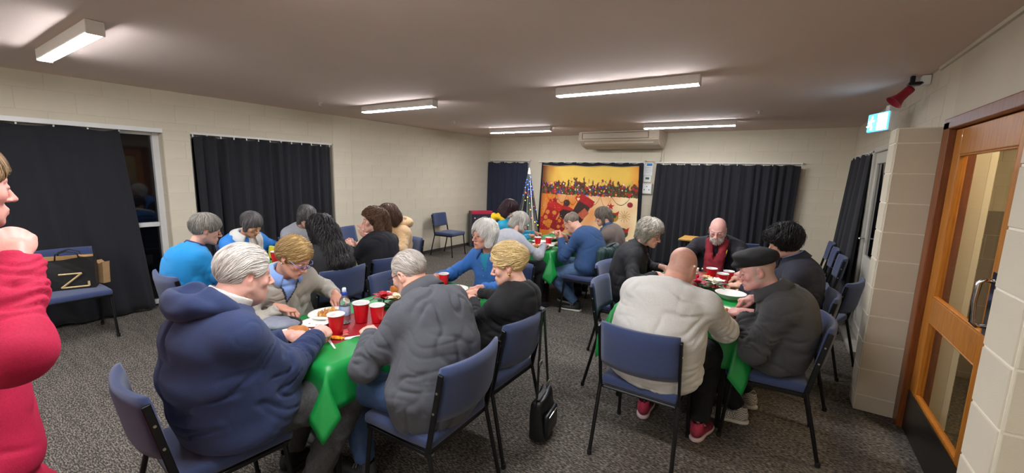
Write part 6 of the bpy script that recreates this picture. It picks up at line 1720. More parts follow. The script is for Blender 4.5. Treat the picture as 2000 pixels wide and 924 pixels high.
# ------------------------------------------------------------------ things on the tables
ZI = ZT + .0075         # on the plastic cloth
ZR = ZT + .0105         # on the runner
M_redcup = mat('red_plastic', (206, 20, 36), .28, noise=.04); M_cupin = mat('white_plastic_inside', (236, 234, 230), .35, noise=.02)
M_plate = mat('white_paper_plate', (236, 234, 226), .5, noise=.02)
M_cut = mat('white_plastic_cutlery', (240, 238, 234), .3, noise=.02)
M_foil = mat('red_foil_napkin', (206, 26, 56), .5, noise=.1, nscale=30)
_cup = [None]
def cup(x, y, z, label, s=1.0, rot=0., tilt=0):
    if _cup[0] is None:
        t = empty('plastic_cup', 'x', 'cup', group='red party cups')
        bm = bmesh.new(); add_lathe(bm, [(0, .002), (.029, .0), (.031, .003), (.0345, .035), (.0385, .072), (.0418, .100), (.0422, .104)], 26); bm_obj('body', bm, M_redcup, t, smooth=True)
        bm = bmesh.new(); add_lathe(bm, [(.0424, .104), (.0455, .105), (.0465, .108), (.0455, .111), (.0432, .110), (.0415, .100), (.0325, .02), (.029, .006), (0, .006)], 26); bm_obj('rim', bm, M_cupin, t, smooth=True)
        _cup[0] = t; c = t
    else: c = copy_tree(_cup[0])
    c.location = (x, y, z); c.rotation_euler = (tilt, 0, rot); c.scale = (s, s, s); c['label'] = label
    return c
_plate = {}
def plate(x, y, z, label, r=.115, kind='plate', oval=1.0, rot=0.):
    key = (kind, r)
    if key not in _plate:
        bm = bmesh.new()
        if kind == 'bowl': add_lathe(bm, [(0, 0), (r * .52, 0), (r * .62, .006), (r * .95, .042), (r * 1.02, .045), (r * 1.02, .047), (r * .94, .046), (r * .6, .011), (0, .006)], 32)
        else: add_lathe(bm, [(0, 0), (r * .66, 0), (r * .72, .002), (r * .82, .013), (r * .98, .018), (r, .0175), (r, .0195), (r * .97, .0205), (r * .81, .0155), (r * .70, .0045), (0, .0035)], 36)
        me = bpy.data.meshes.new(kind); bm.normal_update(); bm.to_mesh(me); bm.free(); me.materials.append(M_plate)
        me.polygons.foreach_set('use_smooth', np.ones(len(me.polygons), bool)); _plate[key] = me
    o = link(kind, _plate[key], None, None, (x, y, z), (0, 0, rot)); o.scale = (oval, 1, 1)
    return tag(o, label, kind, 'white paper plates and bowls')
def meal(x, y, z, label, seed, r=.07, n=34, cols=((232, 160, 60), (240, 190, 90), (214, 140, 80), (238, 212, 150), (226, 176, 120)), h=.022, green=0):
    rg = np.random.default_rng(seed); V, F, C = [], [], []; k = 0
    bm = bmesh.new(); bmesh.ops.create_icosphere(bm, subdivisions=1, radius=1); bm.verts.ensure_lookup_table()
    bv = np.array([v.co for v in bm.verts]); bf = np.array([[v.index for v in f.verts] for f in bm.faces]); bm.free()
    for i in range(n):
        a = rg.uniform(0, 6.28); q = r * math.sqrt(rg.uniform(0, 1)); s = rg.uniform(.007, .016)
        p = np.array([q * math.cos(a), q * math.sin(a), .004 + max(0, h * (1 - (q / r) ** 2)) * rg.uniform(.4, 1)])
        sc = s * rg.uniform(.6, 1.5, 3); R = rotz(rg.uniform(0, 6.3)) @ rotx(rg.uniform(-.6, .6))
        v = (bv * (1 + .25 * rg.normal(0, 1, (len(bv), 1))) * sc) @ R.T + p; v[:, 2] = np.maximum(v[:, 2], .0)
        V.append(v); F.append(bf + k); k += len(bv)
        c = L3((70, 120, 40)) if i < green else L3(cols[rg.integers(len(cols))]); C.append(np.tile(c * rg.uniform(.8, 1.1), (len(bv), 1)))
    me = np_mesh('meal', np.concatenate(V), np.concatenate(F), True, np.concatenate(C))
    o = link('meal', me, mat('cooked_food', (255, 255, 255), .45, attr=True, noise=.25, nscale=160, bump=.4, bscale=180), None, (x, y, z)); o['kind'] = 'stuff'
    return tag(o, label, 'food')
def bread(x, y, z, label, rot=0.):
    F = Field((-.08, -.06, -.03), (.08, .06, .06), .006); F.ell((0, 0, .012), (.058, .034, .026), k=0); F.ell((.03, 0, .012), (.03, .03, .022), k=.02); F.half((0, 0, -.008), (0, 0, -1), .004)
    V, Q = F.mesh(); V = relax(V, Q, 1)
    return tag(link('bread_roll', np_mesh('bread_roll', V, Q), mat('bread_crust', (196, 126, 58), .6, col2=(166, 96, 40), nscale=30, noise=.2), None, (x, y, z + .008), (0, 0, rot)), label, 'bread roll')
def cutlery(kind, a, d, label, held=False):
    """white plastic cutlery: handle end a, pointing along d"""
    d = Vector(d).normalized(); up = Vector((0, 0, 1)); sd = d.cross(up).normalized(); n = sd.cross(d)
    def outline():
        if kind == 'knife': return [(-.0045, 0), (.0045, 0), (.0055, .07), (.0065, .10), (.0085, .14), (.006, .165), (-.003, .17), (-.0065, .10), (-.0045, .07)]
        if kind == 'spoon': return [(-.0045, 0), (.0045, 0), (.004, .10), (.009, .115), (.0165, .135), (.015, .158), (.006, .17), (-.006, .17), (-.015, .158), (-.0165, .135), (-.009, .115), (-.004, .10)]
        return [(-.0045, 0), (.0045, 0), (.004, .10), (.011, .12), (.0115, .165), (.008, .166), (.0075, .132), (.0045, .132), (.004, .168), (.0015, .168), (.001, .132), (-.001, .132), (-.0015, .168), (-.004, .168), (-.0045, .132), (-.0075, .132), (-.008, .166), (-.0115, .165), (-.011, .12), (-.004, .10)]
    bm = bmesh.new(); add_prism(bm, outline(), -.0013, .0013, 'xy')
    M = Matrix((sd, d, n)).transposed().to_4x4(); M.translation = Vector(a)
    for v in bm.verts:
        if kind == 'spoon': v.co.z += .006 * max(0, 1 - ((v.co.y - .14) / .03) ** 2) * -1
        v.co = M @ v.co - Vector(a)
    o = bm_obj('plastic_' + kind, bm, M_cut, None, a)
    return tag(o, label, kind, 'white plastic cutlery')
def held(key, side, kind, label, off=(-.012, .065, -.030), d=(-.25, .75, -.6), back=.055):
    M = HAND_POSE[(key, side)]; sg = 1 if side == 'R' else -1
    o_ = np.array([off[0] * sg, off[1], off[2]]); dd = nrm(M[:3, :3] @ np.array([d[0] * sg, d[1], d[2]])); p = M[:3, :3] @ o_ + M[:3, 3] - dd * back
    return cutlery(kind, p, dd, label)
def napkin(x, y, z, label, s=(.16, .16), rot=0., m=None, fold=True):
    bm = bmesh.new(); n = 8
    g = [[bm.verts.new(((i / n - .5) * s[0], (j / n - .5) * s[1], .002 + .0022 * math.sin(i * 1.9 + j * .8) + .0015 * math.sin(j * 2.3))) for j in range(n + 1)] for i in range(n + 1)]
    for i in range(n):
        for j in range(n): bm.faces.new((g[i][j], g[i + 1][j], g[i + 1][j + 1], g[i][j + 1]))
    o = bm_obj('napkin', bm, m or M_foil, None, (x, y, z), (0, 0, rot), smooth=True)
    o.modifiers.new('thickness', 'SOLIDIFY').thickness = .0015
    return tag(o, label, 'napkin', 'paper napkins')
def poinsettia(x, y, z, label, rgb, r=.07, seed=1, tilt=0.):
    t = empty('poinsettia', label, 'artificial flower', (x, y, z)); rg = np.random.default_rng(seed)
    m = mat('petal_%d_%d_%d' % rgb, rgb, .55, noise=.12, nscale=40); lm = mat('flower_leaf', (30, 92, 40), .5, noise=.2, nscale=40)
    def leafmesh(L_, w):
        bm = bmesh.new(); n = 6; rows = []
        for i in range(n + 1):
            u = i / n; ww = w * math.sin(math.pi * (.08 + .92 * u) ** .8) ** .9 if i < n else .001; zz = .018 * math.sin(u * 2.6)
            rows.append([bm.verts.new((s * ww, L_ * u, zz - abs(s) * -.004)) for s in (-1, 0, 1)])
        for A, B in zip(rows[:-1], rows[1:]):
            for k in range(2): bm.faces.new((A[k], A[k + 1], B[k + 1], B[k]))
        me = bpy.data.meshes.new('petal'); bm.normal_update(); bm.to_mesh(me); bm.free(); return me
    pm = leafmesh(r, r * .30); gm = leafmesh(r * 1.15, r * .30); pm.materials.append(m); gm.materials.append(lm)
    for k in range(6): link('petal', pm, None, t, (0, 0, .022), (.18 + rg.uniform(-.1, .2), 0, k * math.pi / 3 + rg.uniform(-.1, .1)), True)
    for k in range(5): link('petal', pm, None, t, (0, 0, .028), (.55 + rg.uniform(-.1, .15), 0, k * math.pi / 2.5 + .4), True).scale = (.7, .7, .7)
    for k in range(5): link('leaf', gm, None, t, (0, 0, .012), (-.05 + rg.uniform(-.1, .1), 0, k * math.pi / 2.5 + rg.uniform(-.2, .2)), True)
    bm = bmesh.new()
    for k in range(6): add_sphere(bm, (.008 * math.cos(k), .008 * math.sin(k), .044), .0045, 6, 4)
    h = bm_obj('stamen', bm, mat('gold_bead', (220, 180, 60), .4, noise=.1), t); h['kind'] = 'stuff'
    bm = bmesh.new(); add_bar(bm, (0, 0, .0), (0, 0, .03), .005, 6); bm_obj('stem', bm, lm, t)
    return t
def greenery(x, y, z, label, seed, r=.09, rgb=(28, 96, 44), n=160, hgt=.05):
    rg = np.random.default_rng(seed); Cn = []; 
    for _ in range(n):
        a = rg.uniform(0, 6.28); e = rg.uniform(.05, 1.2); L_ = r * rg.uniform(.5, 1.1); d = np.array([math.cos(a) * math.cos(e), math.sin(a) * math.cos(e), math.sin(e) * hgt / r * .9])
        Cn.append([np.array([0, 0, .006]) + d * L_ * q + np.array([0, 0, -.01 * q * q]) for q in np.linspace(.1, 1, 4)])
    Cn = np.array(Cn); Cn[:, :, 2] = np.maximum(Cn[:, :, 2], .003)
    V, Q = tubes(Cn, np.tile([.003, .005, .004, .0008], (n, 1)), np.tile([0, 0, 1.], (n, 4, 1)), .4, 4)
    o = link('tinsel', np_mesh('tinsel', V, Q), mat('tinsel_%d_%d_%d' % rgb, rgb, .35, noise=.3, nscale=90), None, (x, y, z)); o['kind'] = 'stuff'
    return tag(o, label, 'tinsel')
def bear(x, y, z, label, rgb, rot=0., s=1., coat=(190, 24, 40)):
    t = empty('festive_bear', label, 'ornament', (x, y, z), rot); fm = mat('bear_plush_%d_%d_%d' % rgb, rgb, .9, noise=.2, nscale=200, bump=.5, bscale=300); cm = mat('bear_coat_%d_%d_%d' % coat, coat, .8, noise=.1); wm = mat('bear_white', (240, 236, 226), .9, noise=.1)
    def sd(name, prims, m, h=.004):
        F = Field((-.06, -.06, -.01), (.06, .06, .15), h)
        for p in prims: F.ell(p[0], p[1], k=.01)
        V, Q = F.mesh(); V = relax(V, Q, 1); return link(name, np_mesh(name, V * s, Q), m, t)
    sd('coat', [((0, 0, .028), (.032, .028, .030)), ((.028, .012, .034), (.012, .014, .018)), ((-.028, .012, .034), (.012, .014, .018)), ((.016, .024, .010), (.014, .020, .012)), ((-.016, .024, .010), (.014, .020, .012))], cm)
    hd = sd('head', [((0, .004, .075), (.028, .026, .026)), ((.022, 0, .098), (.010, .007, .010)), ((-.022, 0, .098), (.010, .007, .010)), ((0, .026, .068), (.013, .012, .010))], fm)
    bm = bmesh.new()
    for q in ((-.010, .027, .080), (.010, .027, .080), (0, .038, .072)): add_sphere(bm, tuple(a * s for a in q), .0032 * s, 6, 5)
    f = bm_obj('eyes_and_nose', bm, M_dark, hd); f['kind'] = 'stuff'
    bm = bmesh.new(); add_lathe(bm, [(.020, .0), (.031, .002), (.033, .008), (.028, .013), (.018, .012)], 14, (0, 0, .048)); c = bm_obj('fur_collar', bm, wm, t, smooth=True); c.scale = (s, s, s)
    return t
# near left table
plate(-2.15, 1.155, ZI + .004, 'white plate with a bread roll in front of the navy hooded fleece', .118, oval=1.05)
meal(-2.15, 1.15, ZI + .0085, 'yellow and orange meal with green pieces beside the bread roll', 1, .062, 40, green=6)
bread(-2.16, 1.195, ZI + .018, 'glazed bread roll on the plate nearest the viewer', .5)
napkin(-2.20, 1.23, ZI, 'red napkin half under the nearest plate', (.22, .22), .5)
plate(-2.335, 1.50, ZI, 'oval white plate between the hands of the woman in the light grey jumper', .125, oval=.95)
meal(-2.335, 1.51, ZI + .004, 'yellow meal on the plate of the woman in the light grey jumper', 2, .075, 48)
plate(-2.25, 1.36, ZI, 'small white plate beside the oval plate and the red cup', .085, rot=.4)
napkin(-2.30, 1.30, ZI, 'red and white foil napkin at the elbow of the light grey jumper', (.15, .15), .2)
cup(-2.03, 1.345, ZR, 'red cup nearest the viewer on the glitter runner', 1.05)
cup(-2.075, 1.545, ZR, 'red cup right beside the water bottle', 1.12)
cup(-1.995, 1.60, ZR, 'red cup in front of the fist of the man in charcoal', 1.0)
cup(-2.235, 2.46, ZR, 'red cup with white rim by the fork of the woman in the blue cardigan', .95)
def bottle(x, y, z, label):
    t = empty('water_bottle', label, 'bottle', (x, y, z))
    bm = bmesh.new(); add_lathe(bm, [(0, .004), (.022, .0), (.031, .004), (.032, .012)] + [(.032 - .0015 * (k % 2), .018 + k * .0075) for k in range(15)] + [(.032, .132), (.026, .152), (.015, .168), (.0135, .176), (.0135, .184)], 24)
    bm_obj('body', bm, mat('bottle_plastic', (235, 240, 245), .06, trans=.92, noise=.01, spec=.5), t, smooth=True)
    bm = bmesh.new(); add_lathe(bm, [(0, .006), (.029, .006), (.0302, .014), (.0302, .105), (0, .105)], 20); bm_obj('water', bm, mat('still_water', (225, 235, 240), .02, trans=.97, noise=.01), t, smooth=True)
    bm = bmesh.new(); add_lathe(bm, [(.0328, .055), (.0331, .058), (.0331, .108), (.0328, .11)], 24); bm_obj('paper_label', bm, mat('bottle_label', (200, 214, 232), .5, col2=(120, 160, 214), nscale=26, noise=.2), t, smooth=True)
    bm = bmesh.new(); add_lathe(bm, [(.0155, .174), (.0165, .176), (.0165, .192), (.012, .196), (0, .196)], 18); bm_obj('cap', bm, mat('blue_cap', (30, 64, 170), .4, noise=.05), t, smooth=True)
    bm = bmesh.new(); add_lathe(bm, [(.0115, .195), (.0125, .198), (.0125, .214), (.009, .220), (0, .221)], 16); bm_obj('spout_cover', bm, mat('clear_cover', (222, 230, 236), .2, noise=.02), t, smooth=True)
    return t
bottle(-2.135, 1.475, ZR, 'clear water bottle with a blue cap between the red cups')
cutlery('spoon', (-1.86, 1.47, ZR + .002), (-.55, -1.0, 0), 'white plastic spoon lying on the glitter runner')
cutlery('knife', (-1.86, 1.22, ZI + .002), (-.92, .35, 0), 'white plastic knife on the green cloth by the table corner')
cutlery('fork', (-2.42, 1.93, ZI + .002), (-.3, 1, 0), 'white plastic fork on the far side of the near left table')
def sweet(x, y, z, label, rgb, rot=0., c2=(200, 30, 40)):
    bm = bmesh.new(); add_box(bm, (0, 0, .007), (.052, .030, .014), bevel=.006, seg=2)
    for s in (-1, 1): add_prism(bm, [(s * .024, -.006), (s * .042, -.017), (s * .042, .017), (s * .024, .006)], .004, .010, 'xy')
    return tag(bm_obj('wrapped_sweet', bm, mat('wrapper_%d_%d_%d' % rgb, rgb, .3, col2=c2, nscale=60, noise=.3), None, (x, y, z), (0, 0, rot)), label, 'sweet')
sweet(-1.965, 1.30, ZR, 'yellow and red wrapped sweet in front of the nearest red cup', (236, 196, 40), .4)
sweet(-1.99, 1.375, ZR, 'clear wrapped sweet with a curled end beside the nearest cup', (200, 120, 110), -.6)
sweet(-1.84, 2.47, ZI, 'lime green wrapped sweet by the sleeve of the black top', (190, 214, 60), .9, (230, 120, 160))
napkin(-1.86, 2.30, ZI, 'pink foil napkin under the hand of the blonde woman', (.14, .10), .7, mat('pink_foil', (226, 60, 150), .4, noise=.1))
greenery(-2.13, 1.83, ZR, 'dark green tinsel under the flowers on the near left table', 3, .11)
poinsettia(-2.20, 1.82, ZR + .03, 'red artificial flower on the near left table', (196, 20, 36), .085, 2)
poinsettia(-2.09, 1.84, ZR + .035, 'cream artificial flower next to the red one on the near left table', (240, 222, 186), .080, 3)
poinsettia(-2.04, 1.99, ZR + .02, 'small crimson artificial flower behind the cream one', (180, 20, 50), .06, 4)
bear(-2.27, 1.965, ZR, 'small orange bear in a red coat on the near left table', (214, 130, 50), -1.2, 1.0)
plate(-2.08, 2.41, ZR, 'white plate at the hands of the woman in the blue cardigan', .11)
meal(-2.08, 2.41, ZR + .004, 'golden meal before the woman in the blue cardigan', 5, .07, 40)
plate(-1.785, 2.17, ZI, 'white plate half hidden by the charcoal shoulder', .105)
plate(-1.86, 1.66, ZI, 'white plate hidden before the man in charcoal', .11)
meal(-1.86, 1.66, ZI + .004, 'meal before the man in charcoal', 6, .065, 30)
def garment(x, y, z, label, rgb, rot, edge=(24, 24, 26)):
    F = Field((-.16, -.12, -.01), (.16, .12, .09), .006)
    F.ell((0, 0, .018), (.125, .075, .024), k=0); F.ell((-.03, .02, .034), (.075, .05, .018), k=.02); F.ell((.06, -.02, .03), (.05, .04, .016), k=.02); F.half((0, 0, .003), (0, 0, -1), .004)
    V, Q = F.mesh(); V = relax(V, Q, 2); V = V + vnormals(V, Q) * (pnoise(V * np.array([20, 45, 30])) * .006)[:, None]; V[:, 2] = np.maximum(V[:, 2], .002)
    o = link('folded_garment', np_mesh('folded_garment', V, Q), fabric('grey_nylon', rgb, 'shell'), None, (x, y, z), (0, 0, rot))
    bm = bmesh.new(); add_path(bm, [(.12 * math.cos(a), .075 * math.sin(a), .022 + .014 * math.sin(a)) for a in np.linspace(-.2, 2.6, 16)], .007, 6)
    bm_obj('black_trim', bm, mat('black_cord', edge, .6, noise=.1), o, smooth=True)
    return tag(o, label, 'garment')
garment(-2.375, 1.215, ZI, 'folded grey nylon garment with a black trim by the light grey jumper', (124, 128, 142), .5)
held('p1', 'R', 'fork', 'white plastic fork in the hand of the navy hooded fleece', d=(-.5, .4, -.7), back=.05)
held('p2', 'R', 'fork', 'white plastic fork in the right hand of the light grey jumper', d=(.2, .8, -.55), back=.04)
held('p2', 'L', 'knife', 'white plastic knife in the left hand of the light grey jumper', d=(.1, .8, -.6), back=.06)
held('p5', 'R', 'knife', 'white plastic knife in the right hand of the blue cardigan', d=(.9, .3, .12), back=.05)
held('p19', 'L', 'fork', 'white plastic fork in the near hand of the man in the beret', d=(-.1, .7, -.6), back=.05)
held('p19', 'R', 'knife', 'white plastic knife in the far hand of the man in the beret', d=(.5, .8, -.35), back=.07)
# left back table
cup(-4.10, 2.09, ZI, 'red cup at the hands of the woman in the white and blue jacket', 1.0)
cup(-3.70, 2.70, ZI, 'red cup by the raised hand of the curly haired person', 1.0)
plate(-3.80, 2.56, ZI, 'white plate on the left back table beside the black coat', .10)
plate(-3.66, 2.42, ZI, 'second white plate on the left back table, nearer the long black hair', .10)
plate(-4.12, 2.30, ZI, 'white plate before the woman in the white and blue jacket', .11)
meal(-4.12, 2.30, ZI + .004, 'meal before the woman in the white and blue jacket', 8, .06, 24)
plate(-3.88, 1.86, ZI, 'white plate before the bright blue sweatshirt', .11)
napkin(-3.60, 2.56, ZI, 'red napkin between the long black hair and the black coat', (.14, .14), .4)
bm = bmesh.new(); add_box(bm, (0, 0, .065), (.075, .03, .13), bevel=.010, seg=2); o = bm_obj('snack_packet', bm, mat('green_packet', (60, 170, 80), .35, col2=(226, 196, 40), nscale=14, noise=.2), None, (-4.31, 2.16, ZI), (0, .15, .5)); tag(o, 'green and yellow snack packet held over the left back table', 'packet')
# far table
ca, sa = math.cos(T3[2]), math.sin(T3[2])
def on3(u, v): return T3[0] + u * ca - v * sa, T3[1] + u * sa + v * ca
plate(*on3(.10, -.52), ZI, 'white plate carrying two red cups near the silver grey bob', .12)
cup(*on3(.06, -.55), ZI + .004, 'left one of the two red cups on a plate at the far table', 1.0)
cup(*on3(.17, -.46), ZI + .004, 'right one of the two red cups on a plate at the far table', 1.0)
plate(*on3(.25, -.66), ZI, 'white bowl on the near edge of the far table', .10, 'bowl')
plate(*on3(.25, -.30), ZI, 'white plate under the face of the man in the blue jumper', .115)
meal(*on3(.25, -.30), ZI + .004, 'golden meal under the face of the man in the blue jumper', 9, .07, 34)
plate(*on3(-.05, -.30), ZI, 'white plate in the middle of the far table', .11)
bread(*on3(.13, -.70), ZI, 'small golden roll at the corner of the far table', .3)
greenery(*on3(.08, -.10), ZI, 'green tinsel under the white flowers of the far table', 7, .10)
for k, (u, v, dz, lb) in enumerate(((.08, -.11, .08, 'white artificial flower standing highest on the far table'), (.15, -.18, .02, 'lower white artificial flower on the far table, nearer the cups'), (.12, -.02, .05, 'white artificial flower on the far table, nearer the printed hanging'))): poinsettia(*on3(u, v), ZI + dz, lb, (246, 240, 226), .085, 20 + k)
bm = bmesh.new(); add_box(bm, (0, 0, .05), (.05, .05, .10), bevel=.006); tag(bm_obj('gift_box', bm, mat('red_gift_paper', (200, 24, 40), .4, noise=.1), None, (*on3(.22, -.13), ZI), (0, 0, .4)), 'small red gift box between the white flowers and the blue jumper', 'gift box')
# right table
cup(-.47, 4.10, ZR, 'red cup nearest the crimson scarf on the right table', 1.05)
cup(-.33, 4.10, ZR, 'red cup by the knuckles of the white bearded man', 1.0)
cup(-.36, 3.93, ZR, 'red cup right behind the white flower of the right table', 1.05)
bear(-.60, 4.06, ZR, 'small white bear in a red coat on the right table', (236, 226, 214), 2.9, 1.05)
greenery(-.44, 3.72, ZR, 'green tinsel under the white flower of the right table', 11, .11)
greenery(-.35, 3.44, ZR, 'shiny green foil bow beside the bowls of the right table', 12, .06, (16, 150, 60), 70, .04)
greenery(-.52, 3.80, ZR, 'red tinsel beside the white flower of the right table', 13, .08, (200, 20, 50), 120, .05)
poinsettia(-.39, 3.74, ZR + .03, 'white artificial flower on the right table', (250, 244, 226), .095, 31)
poinsettia(-.52, 3.70, ZR + .02, 'crimson artificial flower on the right table', (190, 16, 60), .075, 32)
poinsettia(-.48, 3.92, ZR + .02, 'cream and gold artificial flower by the cups of the right table', (236, 206, 140), .06, 33)
plate(-.255, 4.17, ZI, 'empty white bowl nearest the white bearded man', .10, 'bowl')
plate(-.255, 3.88, ZI, 'white plate with brown food before the dark haired person', .125)
meal(-.235, 3.88, ZI + .004, 'brown and yellow leftovers before the dark haired person', 14, .075, 30, ((150, 84, 44), (196, 130, 70), (230, 180, 70), (236, 220, 190)))
plate(-.26, 3.58, ZI, 'white bowl beyond the hands of the man in the beret', .11, 'bowl')
plate(-.275, 3.14, ZI, 'white plate under the near hand of the man in the beret', .12)
meal(-.285, 3.15, ZI + .004, 'yellow meal on the plate of the man in the beret', 15, .08, 50, ((240, 180, 30), (226, 150, 40), (200, 120, 50), (240, 210, 120)))
napkin(-.20, 2.985, ZI, 'red and white striped napkin on the corner of the right table', (.13, .20), -.5)
napkin(-.30, 4.22, ZI, 'red napkin under the bowl by the bearded man', (.17, .13), .2)
plate(-.56, 3.02, ZI, 'white plate hidden before the oatmeal sweatshirt', .115)
bm = bmesh.new(); add_box(bm, (0, 0, 0), (.014, .05, .11), bevel=.004); tag(bm_obj('napkin', bm, mat('yellow_napkin', (226, 196, 110), .8, noise=.1), None, (-.055, 3.36, .70), (.2, .3, .3)), 'pale yellow napkin tucked below the table edge by the beret', 'napkin')

# ------------------------------------------------------------------ bags, coats, tree and panel
def handbag():
    t = empty('handbag', 'black handbag hanging by its strap from a navy chair back', 'handbag', (-1.135, 2.165, .02), math.radians(8))
    m = mat('black_leather', (22, 22, 24), .4, noise=.2, nscale=40, bump=.25, bscale=160)
    bm = bmesh.new(); add_box(bm, (0, 0, 0), (.105, .25, .27), bevel=.028, seg=3)
    bmesh.ops.subdivide_edges(bm, edges=[e for e in bm.edges if e.calc_length() > .08], cuts=4, use_grid_fill=True)
    for v in bm.verts:
        u = (v.co.z + .135) / .27; v.co.y *= 1 - .14 * u; v.co.x *= 1 - .30 * u; v.co.z += .012 * math.sin(v.co.y * 14) * u; v.co.x += .006 * math.sin(v.co.y * 25 + v.co.z * 18)
    bm_obj('body', bm, m, t, (0, 0, .137), smooth=True)
    bm = bmesh.new(); add_box(bm, (.058, 0, .10), (.03, .19, .15), bevel=.012, seg=2); bm_obj('front_pocket', bm, m, t, smooth=True)
    bm = bmesh.new(); add_box(bm, (0, 0, .272), (.035, .20, .012), bevel=.004); bm_obj('zip_top', bm, M_dark, t)
    bm = bmesh.new(); add_path(bm, [(.073, -.07, .155), (.078, 0, .165), (.073, .07, .155)], .0035, 5); bm_obj('zip', bm, M_bolt, t)
    bm = bmesh.new()
    for a, b in (((0, -.105, .22), (-.02, -.02, .80)), ((0, .105, .22), (-.02, .02, .80))):
        a, b = Vector(a), Vector(b); d = (b - a); q = Vector((0, 0, 1)).rotation_difference(d.normalized()).to_matrix(); add_box(bm, (a + b) / 2, (.005, .032, d.length), q, bevel=.001)
    add_box(bm, (-.045, 0, .815), (.06, .055, .006), bevel=.002)
    h = bm_obj('strap', bm, m, t); h['kind'] = 'stuff'
    for y, z in ((-.07, .50), (.085, .30)):
        bm = bmesh.new(); add_box(bm, (.004, y, z), (.008, .045, .03), bevel=.003); bm_obj('buckle', bm, M_bolt, t)
handbag()
def shopping_bag(x, y, z):
    t = empty('shopping_bag', 'black shopping bag with a gold Z print on the chair by the wide curtain', 'bag', (x, y, z), math.radians(70))
    m = mat('black_bag_paper', (20, 20, 22), .45, noise=.15, nscale=12, bump=.2, bscale=40); gm = mat('gold_print', (206, 180, 130), .4, noise=.1); im = mat('tan_lining', (190, 150, 96), .7, noise=.1)
    bm = bmesh.new(); W_, D_, H_ = .34, .14, .29; th = .004
    for c, s in (((0, -D_ / 2, H_ / 2), (W_, th, H_)), ((0, D_ / 2, H_ / 2), (W_, th, H_)), ((-W_ / 2, 0, H_ / 2), (th, D_, H_)), ((W_ / 2, 0, H_ / 2), (th, D_, H_)), ((0, 0, th), (W_, D_, th))): add_box(bm, c, s)
    bmesh.ops.subdivide_edges(bm, edges=list(bm.edges), cuts=4, use_grid_fill=True)
    for v in bm.verts: v.co.y += .014 * math.sin(v.co.x * 16 + v.co.z * 9) * (v.co.z / H_); v.co.x *= 1 + .05 * v.co.z / H_; v.co.z += .018 * math.sin(v.co.x * 11) * (v.co.z / H_) ** 2
    bm_obj('body', bm, m, t)
    bm = bmesh.new(); add_box(bm, (0, .0, H_ + .005), (W_ * .98, .006, .04), Matrix.Rotation(.2, 3, 'X')); add_box(bm, (.12, -.03, H_ + .01), (.10, .05, .006), Matrix.Rotation(.4, 3, 'Y')); bm_obj('lining_edge', bm, im, t)
    bm = bmesh.new(); yv = -D_ / 2 - .020
    for a, b in (((-.06, .155), (.09, .155)), ((.09, .155), (-.05, .03)), ((-.05, .03), (.13, .03)), ((.13, .03), (.13, .075))): add_bar(bm, (a[0], yv, a[1]), (b[0], yv, b[1]), .008, 4)
    bm_obj('letter_print', bm, gm, t)
    for s in (-1, 1):
        bm = bmesh.new(); add_path(bm, [(-.08, s * .05, H_ - .02), (-.07, s * .055, H_ + .05), (0, s * .06, H_ + .075), (.07, s * .055, H_ + .05), (.08, s * .05, H_ - .02)], .006, 6); bm_obj('handle', bm, m, t, smooth=True)
shopping_bag(-5.50, .93, .474)
t = empty('paper_bag', 'brown paper bag behind the black shopping bag', 'bag', (-5.58, 1.16, .474), .4)
bm = bmesh.new(); add_prism(bm, [(-.05, 0), (.05, 0), (.065, .21), (.02, .19), (-.03, .22), (-.06, .2)], -.03, .03, 'xz'); bm_obj('body', bm, mat('brown_paper', (170, 134, 92), .8, noise=.15, nscale=20), t)
bm = bmesh.new(); add_prism(bm, [(-.055, .17), (.06, .17), (.066, .215), (.02, .195), (-.03, .225), (-.062, .205)], -.032, .032, 'xz'); bm_obj('folded_top', bm, MATS['brown_paper'], t)
# dark green jacket over the back of the chair at the far table
def coat_on_chair(x, y, face):
    F = Field((-.32, -.25, .28), (.32, .25, .98), .010); Rz = rotz(math.radians(face))
    F.ell((0, -.27 + .0, .70), (.235, .055, .165), k=0); F.cap((-.20, -.27, .80), (.20, -.27, .80), .055, .055, .05)
    for s in (-1, 1): F.cap((s * .225, -.25, .80), (s * .245, -.24, .42), .052, .040, .05)
    F.cap((0, -.30, .78), (0, -.27, .45), .12, .10, .06)
    F2 = Field((-.32, -.45, .28), (.32, .05, .98), .010)
    F2.ell((0, -.27, .70), (.235, .055, .165), k=0); F2.cap((-.19, -.275, .80), (.19, -.275, .80), .052, .052, .05)
    for s in (-1, 1): F2.cap((s * .225, -.26, .80), (s * .25, -.25, .42), .052, .040, .05)
    for s in (-.12, 0, .12): F2.cap((s, -.30, .76), (s * 1.1, -.29, .40), .05, .045, .06)
    V, Q = F2.mesh(); V = relax(V, Q, 2); V = V + vnormals(V, Q) * ((.2 - np.exp(-(pnoise(V * np.array([12, 12, 4])) / .15) ** 2)) * .012)[:, None]
    o = link('jacket', np_mesh('jacket', V, Q), fabric('dark_green_shell', (34, 60, 58), 'shell', (26, 46, 46)), None, (x, y, 0), (0, 0, math.radians(face)))
    bm = bmesh.new(); add_path(bm, [(s, -.275 - .02 * math.cos(s * 9), .855 + .01 * math.cos(s * 14)) for s in np.linspace(-.15, .15, 12)], .016, 6); bm_obj('collar', bm, MATS['dark_green_shell'], o, smooth=True)
    tag(o, 'dark green jacket draped over a chair back at the far table', 'jacket')
coat_on_chair(-1.90, 4.63, 90)
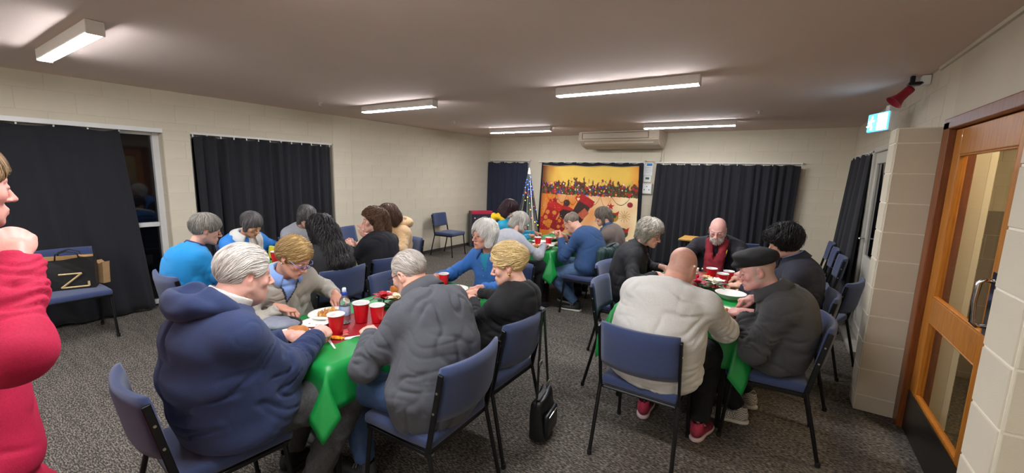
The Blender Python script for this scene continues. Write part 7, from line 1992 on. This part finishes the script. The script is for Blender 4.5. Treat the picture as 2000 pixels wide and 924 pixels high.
# cone tree of coloured lights
def cone_tree(x, y, hgt=1.77, R=.33):
    t = empty('light_tree', 'cone shaped tree of coloured string lights with a silver tip', 'christmas tree', (x, y, 0))
    sm = mat('silver_pole', (200, 204, 210), .25, metal=.9, noise=.05); gm = mat('dark_green_wire', (24, 34, 30), .6, noise=.1)
    bm = bmesh.new(); add_bar(bm, (0, 0, .0), (0, 0, hgt - .08), .019, 10); bm_obj('pole', bm, sm, t)
    bm = bmesh.new(); add_lathe(bm, [(.03, hgt - .12), (.022, hgt - .08), (.010, hgt - .02), (0, hgt)], 12); bm_obj('tip', bm, mat('warm_tip', (240, 226, 200), .4, emis=(255, 236, 200), estr=.6, noise=.02), t, smooth=True)
    bm = bmesh.new(); add_path(bm, [(R * math.cos(a), R * math.sin(a), .02) for a in np.linspace(0, 2 * np.pi, 33)], .008, 6); bm_obj('base_ring', bm, sm, t)
    cl = [((30, 80, 255), 12), ((255, 200, 40), 5), ((30, 220, 110), 5), ((255, 60, 90), 5)]
    ms = [mat('bulb_%d' % i, c, .3, emis=c, estr=e, noise=.01) for i, (c, e) in enumerate(cl)]
    for k in range(26):
        a = 2 * math.pi * k / 26; top = Vector((.02 * math.cos(a), .02 * math.sin(a), hgt - .1)); bot = Vector((R * math.cos(a), R * math.sin(a), .02))
        bm = bmesh.new(); add_bar(bm, top, bot, .006, 5); s_ = bm_obj('light_string', bm, sm if k % 3 == 0 else gm, t)
        for j in range(4):
            if j and (k + j) % 3: continue
            u = .05 + .235 * (j + ((k * 0.618 + j * .37) % 1.0)); p = top.lerp(bot, u); i = 0 if u < .22 else (k + j * 2) % 4
            bm = bmesh.new(); add_sphere(bm, p, .0095, 6, 5); bm_obj('bulb', bm, ms[i], s_)
cone_tree(-4.13, 6.95)
# dark printed panel box with a red top in the far left corner
t = empty('display_box', 'dark upright box with a crimson top and white star print in the far left corner', 'box', (-5.66, 7.45, 0), math.radians(52))
bm = bmesh.new(); add_box(bm, (0, 0, .395), (.50, .16, .77), bevel=.006); bm_obj('body', bm, mat('dark_print', (36, 40, 56), .6, noise=.2, nscale=12), t)
bm = bmesh.new(); add_box(bm, (0, -.002, .765), (.505, .168, .075), bevel=.006); bm_obj('top_band', bm, mat('crimson_band', (190, 34, 70), .5, noise=.1), t)
bm = bmesh.new(); add_box(bm, (-.245, -.003, .40), (.035, .17, .80), bevel=.004); bm_obj('corner_post', bm, mat('grey_post', (78, 76, 76), .6, noise=.1), t)
rg = np.random.default_rng(12)
for k in range(14):
    bm = bmesh.new(); a, b, r = -.18 + .38 * rg.random(), .12 + .56 * rg.random(), rg.uniform(.012, .028)
    add_prism(bm, [(a + (r if q % 2 == 0 else r * .45) * math.sin(q * math.pi / 5), b + (r if q % 2 == 0 else r * .45) * math.cos(q * math.pi / 5)) for q in range(10)], -.083, -.0805, 'xz')
    bm_obj('printed_star', bm, M_paper if k % 3 else mat('red_print', (196, 60, 50), .6, noise=.1), t)
